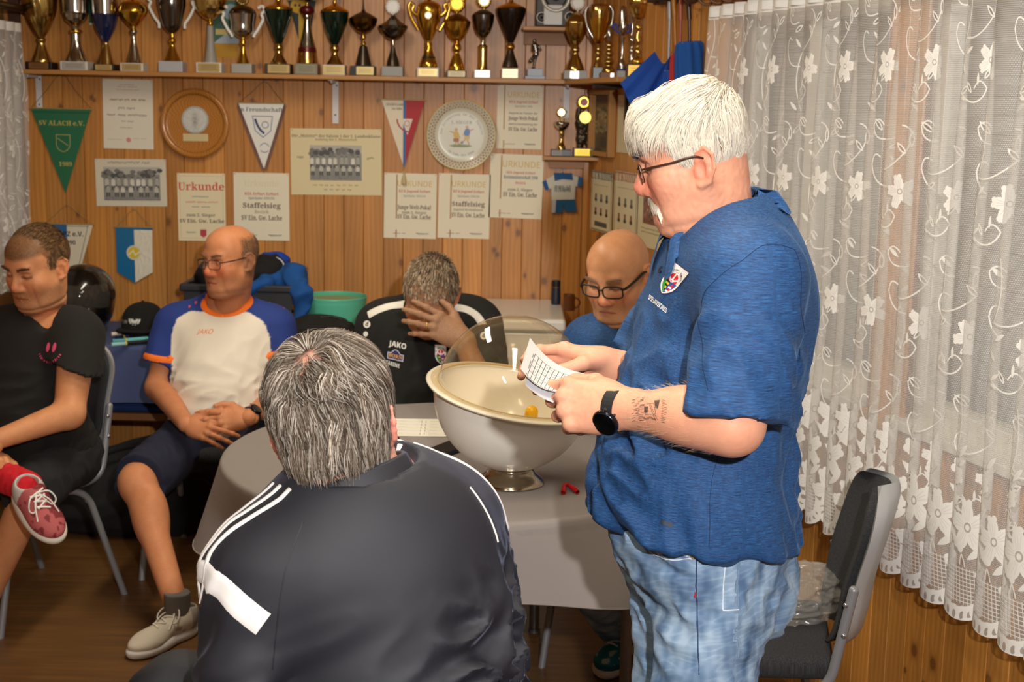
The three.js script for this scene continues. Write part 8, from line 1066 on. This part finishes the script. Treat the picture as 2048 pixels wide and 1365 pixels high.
onRight('wall_poster', 'beige sheet half hidden behind the white hair', 'poster', 1237, 190, 1262, 308, (g, w, h) => { g.fillStyle = '#cfc09a'; g.fillRect(0, 0, w, h); scribble(g, w * .1, h * .2, w * .8, h * .02, '#8a8468', 4, 3); });
{
  const { t, w, h } = onRight('framed_picture', 'narrow framed picture in the room corner under the shelf', 'picture', 1192, 190, 1226, 305, (g, w2, h2) => { g.fillStyle = '#5a4a34'; g.fillRect(0, 0, w2, h2); g.fillStyle = '#3c2a20'; g.fillRect(0, 0, w2, h2 * .12); g.fillStyle = '#7a6a48'; g.fillRect(w2 * .12, h2 * .16, w2 * .7, h2 * .5); const r = rng(2); for (let i = 0; i < 40; i++) { g.fillStyle = r() < .5 ? '#4e4430' : '#8f8262'; g.fillRect(w2 * r() * .8, h2 * (.2 + .45 * r()), w2 * .1, h2 * .05); } g.fillStyle = '#4a4238'; g.fillRect(w2 * .12, h2 * .75, w2 * .6, h2 * .18); }); const fm = mat(0xa8783e, .5); for (const s of [-1, 1]) { part(t, 'frame_side', box(.022, h + .04, .03, s * (w / 2 + .008), 0, .012, .003), fm); part(t, 'frame_side', box(w + .03, .02, .03, 0, s * (h / 2 + .01), .012, .003), fm); }
}
// umbrellas hung from a rail
function umbrella(label, px, py0, py1, d, color, handle, o = {}) {
  const top = P(px[0], py0, d), bot = P(px[1], py1, d), t = thing('umbrella', label, 'umbrella', top), dv = bot.clone().sub(top), L = dv.length(), q = new THREE.Quaternion().setFromUnitVectors(V(0, -1, 0), dv.clone().normalize()); t.quaternion.copy(q);
  const c0 = o.from ?? .3; part(t, 'shaft', new THREE.CylinderGeometry(.0055, .0055, L, 12).translate(0, -L / 2, 0), handle); part(t, 'handle', tube([V(0, -.05, 0), V(0, .02, 0), V(.012, .06, 0), V(.04, .072, 0), V(.062, .05, 0), V(.064, .03, 0)], .0085, 30, 10), handle);
  const g = curveLathe([[.01, -L * c0], [o.r ?? .045, -L * (c0 + .02)], [(o.r ?? .045) * .9, -L * .7], [.02, -L * .95], [.004, -L]], 60, 30), p = g.attributes.position; for (let i = 0; i < p.count; i++) { const a = Math.atan2(p.getX(i), p.getZ(i)), f = 1 + .28 * Math.abs(Math.sin(a * 4 + p.getY(i) * 5)) - .15; p.setX(i, p.getX(i) * f); p.setZ(i, p.getZ(i) * f); } g.computeVertexNormals(); part(t, 'canopy', g, cloth(color, { side: THREE.DoubleSide })); for (let i = 0; i < 8; i++) { const a = i / 8 * 6.2832; part(t, 'rib_tip', new THREE.CylinderGeometry(.002, .002, .014, 6).translate(Math.cos(a) * (o.r ?? .045) * .85, -L * c0 + .004, Math.sin(a) * (o.r ?? .045) * .85), steel); } return t;
}
const orangeWood = mat(0xa86a18, .35), redWood = mat(0x9a4a2c, .35), darkWood = mat(0x3a1a16, .3);
umbrella('blue umbrella with a dark brown handle next to the curtain', [1378, 1385], 8, 420, 4.72, 0x12509c, darkWood, { from: .2 });
umbrella('blue umbrella with an orange wooden handle', [1348, 1362], 2, 430, 4.86, 0x1246a0, orangeWood, { from: .33 });
umbrella('red umbrella with a pale handle between the blue ones', [1362, 1352], 10, 440, 4.8, 0xb02a22, redWood, { from: .24, r: .03 });
umbrella('blue umbrella with a silver shaft and black grip', [1340, 1330], 8, 420, 4.95, 0x0f3f94, steel, { from: .3 });
{ // half-open blue umbrella leaning out over the white hair
  const a = P(1334, 110, 4.95), t = thing('umbrella', 'loosely opened blue umbrella spreading behind the white-haired man', 'umbrella', a), k = 1 / PXM(4.9), J = (x, y, z = 0) => V((x - 1334) * k, (110 - y) * k, z), pts = [[1312, 106], [1240, 168], [1262, 200], [1400, 200], [1338, 110], [1320, 128]]; const pos = [], idx = [], cols = 26; const topE = [J(1308, 104, .02), J(1325, 128, .05), J(1342, 112, .02), J(1360, 118, .04), J(1386, 100, .0)], botE = [J(1240, 168, .06), J(1270, 220, .12), J(1320, 240, .1), J(1370, 240, .1), J(1396, 220, .02)], ct = new THREE.CatmullRomCurve3(topE), cb = new THREE.CatmullRomCurve3(botE);
  for (let i = 0; i <= cols; i++) for (let j = 0; j <= 8; j++) { const p = ct.getPoint(i / cols).lerp(cb.getPoint(i / cols), j / 8); p.z += .02 * Math.sin(i * 1.3) * (j / 8) + .02 * Math.sin(j / 8 * Math.PI); pos.push(p.x, p.y, p.z); } for (let i = 0; i < cols; i++) for (let j = 0; j < 8; j++) { const q = i * 9 + j; idx.push(q, q + 1, q + 9, q + 1, q + 10, q + 9); } const g = new THREE.BufferGeometry(); g.setAttribute('position', new THREE.Float32BufferAttribute(pos, 3)); g.setAttribute('uv', new THREE.Float32BufferAttribute(new Float32Array(pos.length / 3 * 2), 2)); g.setIndex(idx); g.computeVertexNormals(); part(t, 'canopy', g, cloth(0x0f4298, { side: THREE.DoubleSide }));
  const r = thing('umbrella_rail', 'dark wooden rail the umbrellas hang from', 'rail', P(1355, -6, 4.9), RW_TURN); part(r, 'rail_bar', box(.42, .03, .03, 0, 0, 0, .008), mat(0x3a2418, .5)); for (const s of [-.15, -.05, .05, .15]) part(r, 'peg', new THREE.CylinderGeometry(.006, .006, .05, 10).rotateX(Math.PI / 2).translate(s, -.006, .03), mat(0x3a2418, .5));
}
// ---------------------------------------------------------------- lace curtains
const LW = .6, LH = 1.44;
const laceTex = tex(1024, 2048, (g, W, H) => {
  const X = W / LW, Y = H / LH, r = rng(31); g.fillStyle = 'rgb(72,72,72)'; g.fillRect(0, 0, W, H);
  g.fillStyle = 'rgb(150,150,150)'; for (let y = 0; y < H; y += 6) for (let x = (y / 6 % 2) * 3; x < W; x += 6) g.fillRect(x, y, 3, 3);
  const tone = (v) => `rgb(${v},${v},${v})`, each = (f) => { for (const dx of [-W, 0, W]) { g.save(); g.translate(dx, 0); f(); g.restore(); } };
  const flower = (x, y, R, rot, v = 246) => each(() => { g.save(); g.translate(x, y); g.rotate(rot); for (let i = 0; i < 5; i++) { g.save(); g.rotate(i / 5 * 6.2832); g.fillStyle = tone(v - 6 * (i % 2)); g.beginPath(); g.ellipse(0, -R * .58, R * .34, R * .46, 0, 0, 7); g.fill(); g.beginPath(); g.arc(-R * .15, -R * .95, R * .16, 0, 7); g.arc(R * .15, -R * .95, R * .16, 0, 7); g.fill(); g.strokeStyle = tone(196); g.lineWidth = 2; for (const k of [-.18, 0, .18]) { g.beginPath(); g.moveTo(k * R * .4, -R * .25); g.lineTo(k * R, -R * .75); g.stroke(); } g.restore(); } g.fillStyle = tone(120); g.beginPath(); g.arc(0, 0, R * .2, 0, 7); g.fill(); g.fillStyle = tone(250); g.beginPath(); g.arc(0, 0, R * .12, 0, 7); g.fill(); g.restore(); });
  const leaf = (x, y, L, a, open = true) => each(() => { g.save(); g.translate(x, y); g.rotate(a); g.beginPath(); g.moveTo(0, 0); g.quadraticCurveTo(L * .28, -L * .5, 0, -L); g.quadraticCurveTo(-L * .28, -L * .5, 0, 0); if (open) { g.fillStyle = tone(60); g.fill(); g.strokeStyle = tone(235); g.lineWidth = 5; g.stroke(); } else { g.fillStyle = tone(232); g.fill(); } g.restore(); });
  const vine = (pts, w = 6) => each(() => { g.strokeStyle = tone(232); g.lineWidth = w; g.lineCap = 'round'; g.beginPath(); g.moveTo(...pts[0]); for (let i = 1; i + 1 < pts.length; i += 2) g.quadraticCurveTo(...pts[i], ...pts[i + 1]); g.stroke(); });
  const PH = .3 * Y; for (let j = 0; j < 4; j++) { const y0 = j * PH + 20; for (let i = 0; i < 2; i++) { const x0 = i * W / 2 + (j % 2) * W / 4, x = x0 + 60; vine([[x, y0 + PH], [x - 60, y0 + PH * .7], [x + 10, y0 + PH * .45], [x + 70, y0 + PH * .25], [x + 20, y0]]); vine([[x + 10, y0 + PH * .45], [x + 120, y0 + PH * .5], [x + 190, y0 + PH * .3], [x + 230, y0 + PH * .12], [x + 170, y0 + PH * .1]], 5); vine([[x - 10, y0 + PH * .6], [x - 90, y0 + PH * .62], [x - 110, y0 + PH * .42], [x - 104, y0 + PH * .3], [x - 74, y0 + PH * .36]], 5); vine([[x + 20, y0 + PH * .85], [x + 130, y0 + PH * 1.0], [x + 160, y0 + PH * .82], [x + 130, y0 + PH * .72], [x + 104, y0 + PH * .82]], 5); vine([[x - 20, y0 + PH * .2], [x - 110, y0 + PH * .26], [x - 120, y0 + PH * .1], [x - 96, y0 + PH * .02], [x - 70, y0 + PH * .1]], 5); for (let k = 0; k < 4; k++) leaf(x + 60 + 30 * k, y0 + PH * (.9 - .05 * k), 40, -1.4 + k * .7, k % 2 > 0); for (let k = 0; k < 7; k++) { const t = k / 7; leaf(x - 30 + 60 * Math.sin(t * 5) + 10, y0 + PH * (1 - t), 52, (k % 2 ? 1 : -1) * 1.0 + .2 * r(), r() < .6); } for (let k = 0; k < 3; k++) leaf(x + 190 + 16 * k, y0 + PH * .32 - k * 24, 48, -.8 + k * .8, true); flower(x + 176, y0 + PH * .62, 48 + 6 * r(), r() * 6); } }
  // dense border
  const yb = H - .36 * Y; for (let j = 0; j < 3; j++) for (let i = 0; i < 4; i++) { const x = i * W / 4 + (j % 2) * W / 8 + 30, y = yb + j * .1 * Y + 20; leaf(x - 90, y + 60, 90, 2.2, false); leaf(x + 80, y + 80, 90, -2.2, false); leaf(x - 20, y + 120, 80, 2.9, true); leaf(x + 60, y - 40, 70, .8, false); flower(x, y + 30, 74 + 8 * (i % 2), i * 1.3 + j); }
  const P0 = W / 4; for (let i = 0; i < 4; i++) each(() => { const cx = (i + .5) * P0, by = H - 8; g.fillStyle = tone(70); g.beginPath(); g.ellipse(cx, by - 120, P0 * .36, 66, 0, 0, 7); g.fill(); g.strokeStyle = tone(215); g.lineWidth = 3; for (let k = -5; k <= 5; k++) { g.beginPath(); g.moveTo(cx + k * 16 - 10, by - 180); g.lineTo(cx + k * 16 + 10, by - 62); g.stroke(); } for (let k = 0; k < 9; k++) { g.beginPath(); g.moveTo(cx - P0 * .36, by - 174 + k * 13); g.lineTo(cx + P0 * .36, by - 174 + k * 13); g.stroke(); } for (let k = 0; k <= 10; k++) { const a = Math.PI * (1 - k / 10), x = cx + Math.cos(a) * P0 * .47, y = by - 96 + Math.sin(a) * 74; g.fillStyle = tone(240); g.beginPath(); g.ellipse(x, y, 26, 32, -a + 1.57, 0, 7); g.fill(); g.fillStyle = tone(96); g.beginPath(); g.ellipse(x, y, 9, 14, -a + 1.57, 0, 7); g.fill(); } g.strokeStyle = tone(244); g.lineWidth = 9; g.beginPath(); g.ellipse(cx, by - 104, P0 * .4, 58, 0, 0, Math.PI); g.stroke(); });
  g.fillStyle = tone(238); g.fillRect(0, 0, W, .035 * Y);
}, false, true);
const laceMat = mat(0xeae6e0, .9, 0, { alphaMap: laceTex, transparent: true, side: THREE.DoubleSide });
function lace(t, n, len, topY, botY, foldW, amp, seed, curve) { // curve(s) -> { p, n } along the rail
  const rows = 26, cols = Math.round(len / .004), pos = [], uv = [], idx = []; let arc = 0, prev = null;
  for (let i = 0; i <= cols; i++) {
    const s = i / cols * len, ph = s / foldW * 6.2832 + 1.6 * noise(s * 3.1, seed, 1), a0 = Math.sin(ph) + .35 * Math.sin(ph * 2 + 1), c = curve(s), mid = c.p.clone().addScaledVector(c.n, Math.cos(ph) * amp * .8).addScaledVector(c.t, .24 * foldW * Math.sin(ph)); if (prev) arc += mid.distanceTo(prev); prev = mid;
    const u = arc / LW, sc = Math.abs(Math.sin(arc / (LW / 4) * Math.PI)), by = botY + .034 * (1 - Math.sqrt(sc)) ;
    for (let j = 0; j <= rows; j++) { const v = j / rows, y = lerp(topY, by, v), k = lerp(.35, 1, smooth(0, .3, v)), drift = .012 * noise(s * 4, v * 2.2, seed + 5), wob = .5 * noise(s * 5, v * 1.6, seed + 8); const p = c.p.clone().addScaledVector(c.n, Math.cos(ph + wob) * amp * k + drift).addScaledVector(c.t, (.29 + .1 * noise(s * 7, seed, 4)) * foldW * Math.sin(ph + wob) * k); pos.push(p.x, y, p.z); uv.push(u, 1 - (topY - y) / LH); }
  }
  for (let i = 0; i < cols; i++) for (let j = 0; j < rows; j++) { const k = i * (rows + 1) + j; idx.push(k, k + 1, k + rows + 1, k + 1, k + rows + 2, k + rows + 1); }
  const g = new THREE.BufferGeometry(); g.setAttribute('position', new THREE.Float32BufferAttribute(pos, 3)); g.setAttribute('uv', new THREE.Float32BufferAttribute(uv, 2)); g.setIndex(idx); g.computeVertexNormals(); return part(t, n, g, laceMat);
}
{
  const s0 = RW(1404, 60, .1).s, s1 = s0 + 3.0, topY = RW(1404, 24, .1).y + .01, botY = topY - LH + .01, t = thing('lace_curtain', 'white lace curtain with flowers and scalloped hem over the right windows', 'curtain'); lace(t, 'lace', s1 - s0, topY, botY, .1, .02, 3, (s) => ({ p: RW_O.clone().addScaledVector(RW_U, s0 + s).addScaledVector(RW_N, .072), n: RW_N, t: RW_U }));
  const hd = []; part(t, 'heading_tape', (() => { const pos = [], idx = [], N = 600; for (let i = 0; i <= N; i++) { const s = i / N * (s1 - s0), p = RW_O.clone().addScaledVector(RW_U, s0 + s).addScaledVector(RW_N, .075 + .012 * Math.sin(s / .098 * 6.2832 + 1.6 * noise(s * 3.1, 3, 1))); pos.push(p.x, topY + .006, p.z, p.x, topY - .028, p.z); } for (let i = 0; i < N; i++) idx.push(2 * i, 2 * i + 1, 2 * i + 2, 2 * i + 1, 2 * i + 3, 2 * i + 2); const g = new THREE.BufferGeometry(); g.setAttribute('position', new THREE.Float32BufferAttribute(pos, 3)); g.setAttribute('uv', new THREE.Float32BufferAttribute(new Float32Array(pos.length / 3 * 2), 2)); g.setIndex(idx); g.computeVertexNormals(); return g; })(), mat(0xe9e6e2, .85, 0, { side: THREE.DoubleSide }));
  const rod = thing('curtain_rod', 'dark wooden curtain rod with rings at the upper right', 'curtain rod', RW_O.clone().addScaledVector(RW_U, (s0 + s1) / 2).addScaledVector(RW_N, .1).setY(topY + .05), RW_TURN), rw = mat(0x4a2c1a, .45); part(rod, 'rod', new THREE.CylinderGeometry(.014, .014, s1 - s0 + .16, 20).rotateZ(Math.PI / 2), rw); part(rod, 'finial', new THREE.SphereGeometry(.03, 20, 14).translate(-(s1 - s0) / 2 - .1, 0, 0), rw); for (let s = .03; s < .95; s += .085) part(rod, 'ring', new THREE.TorusGeometry(.026, .0045, 8, 26).rotateY(Math.PI / 2 - .25).translate(-(s1 - s0) / 2 + s, -.014, 0), mat(0x6b4424, .45));
  for (const e of [-(s1 - s0) / 2 - .06, (s1 - s0) / 2]) part(rod, 'bracket', box(.025, .03, .09, e, 0, -.05, .004), rw);
}
{
  const top = P(8, 40, 5.5), x = LEFT_X + .12, t = thing('lace_curtain', 'narrow strip of lace curtain at the left edge', 'curtain'); const yb = P(20, 585, 5.5).y; lace(t, 'lace', .75, top.y, top.y - (top.y - yb), .09, .025, 9, (s) => ({ p: V(x, 0, -5.72 + s), n: V(1, 0, 0), t: V(0, 0, 1) }));
  const r = thing('curtain_rod', 'dark carved curtain rod at the upper left corner', 'curtain rod', [x, top.y + .06, -5.4]), rw = mat(0x2e1a10, .45); part(r, 'rod', new THREE.CylinderGeometry(.016, .016, .9, 20).rotateX(Math.PI / 2), rw); part(r, 'finial', curveLathe([[0, -.06], [.02, -.05], [.028, -.025], [.014, 0], [.03, .03], [.018, .06], [0, .08]], 20, 30).rotateX(-Math.PI / 2).rotateY(.0).translate(0, 0, -.46), rw); part(r, 'bracket', box(.1, .03, .03, -.06, 0, .1, .004), rw);
}
renderer.render(scene, camera);
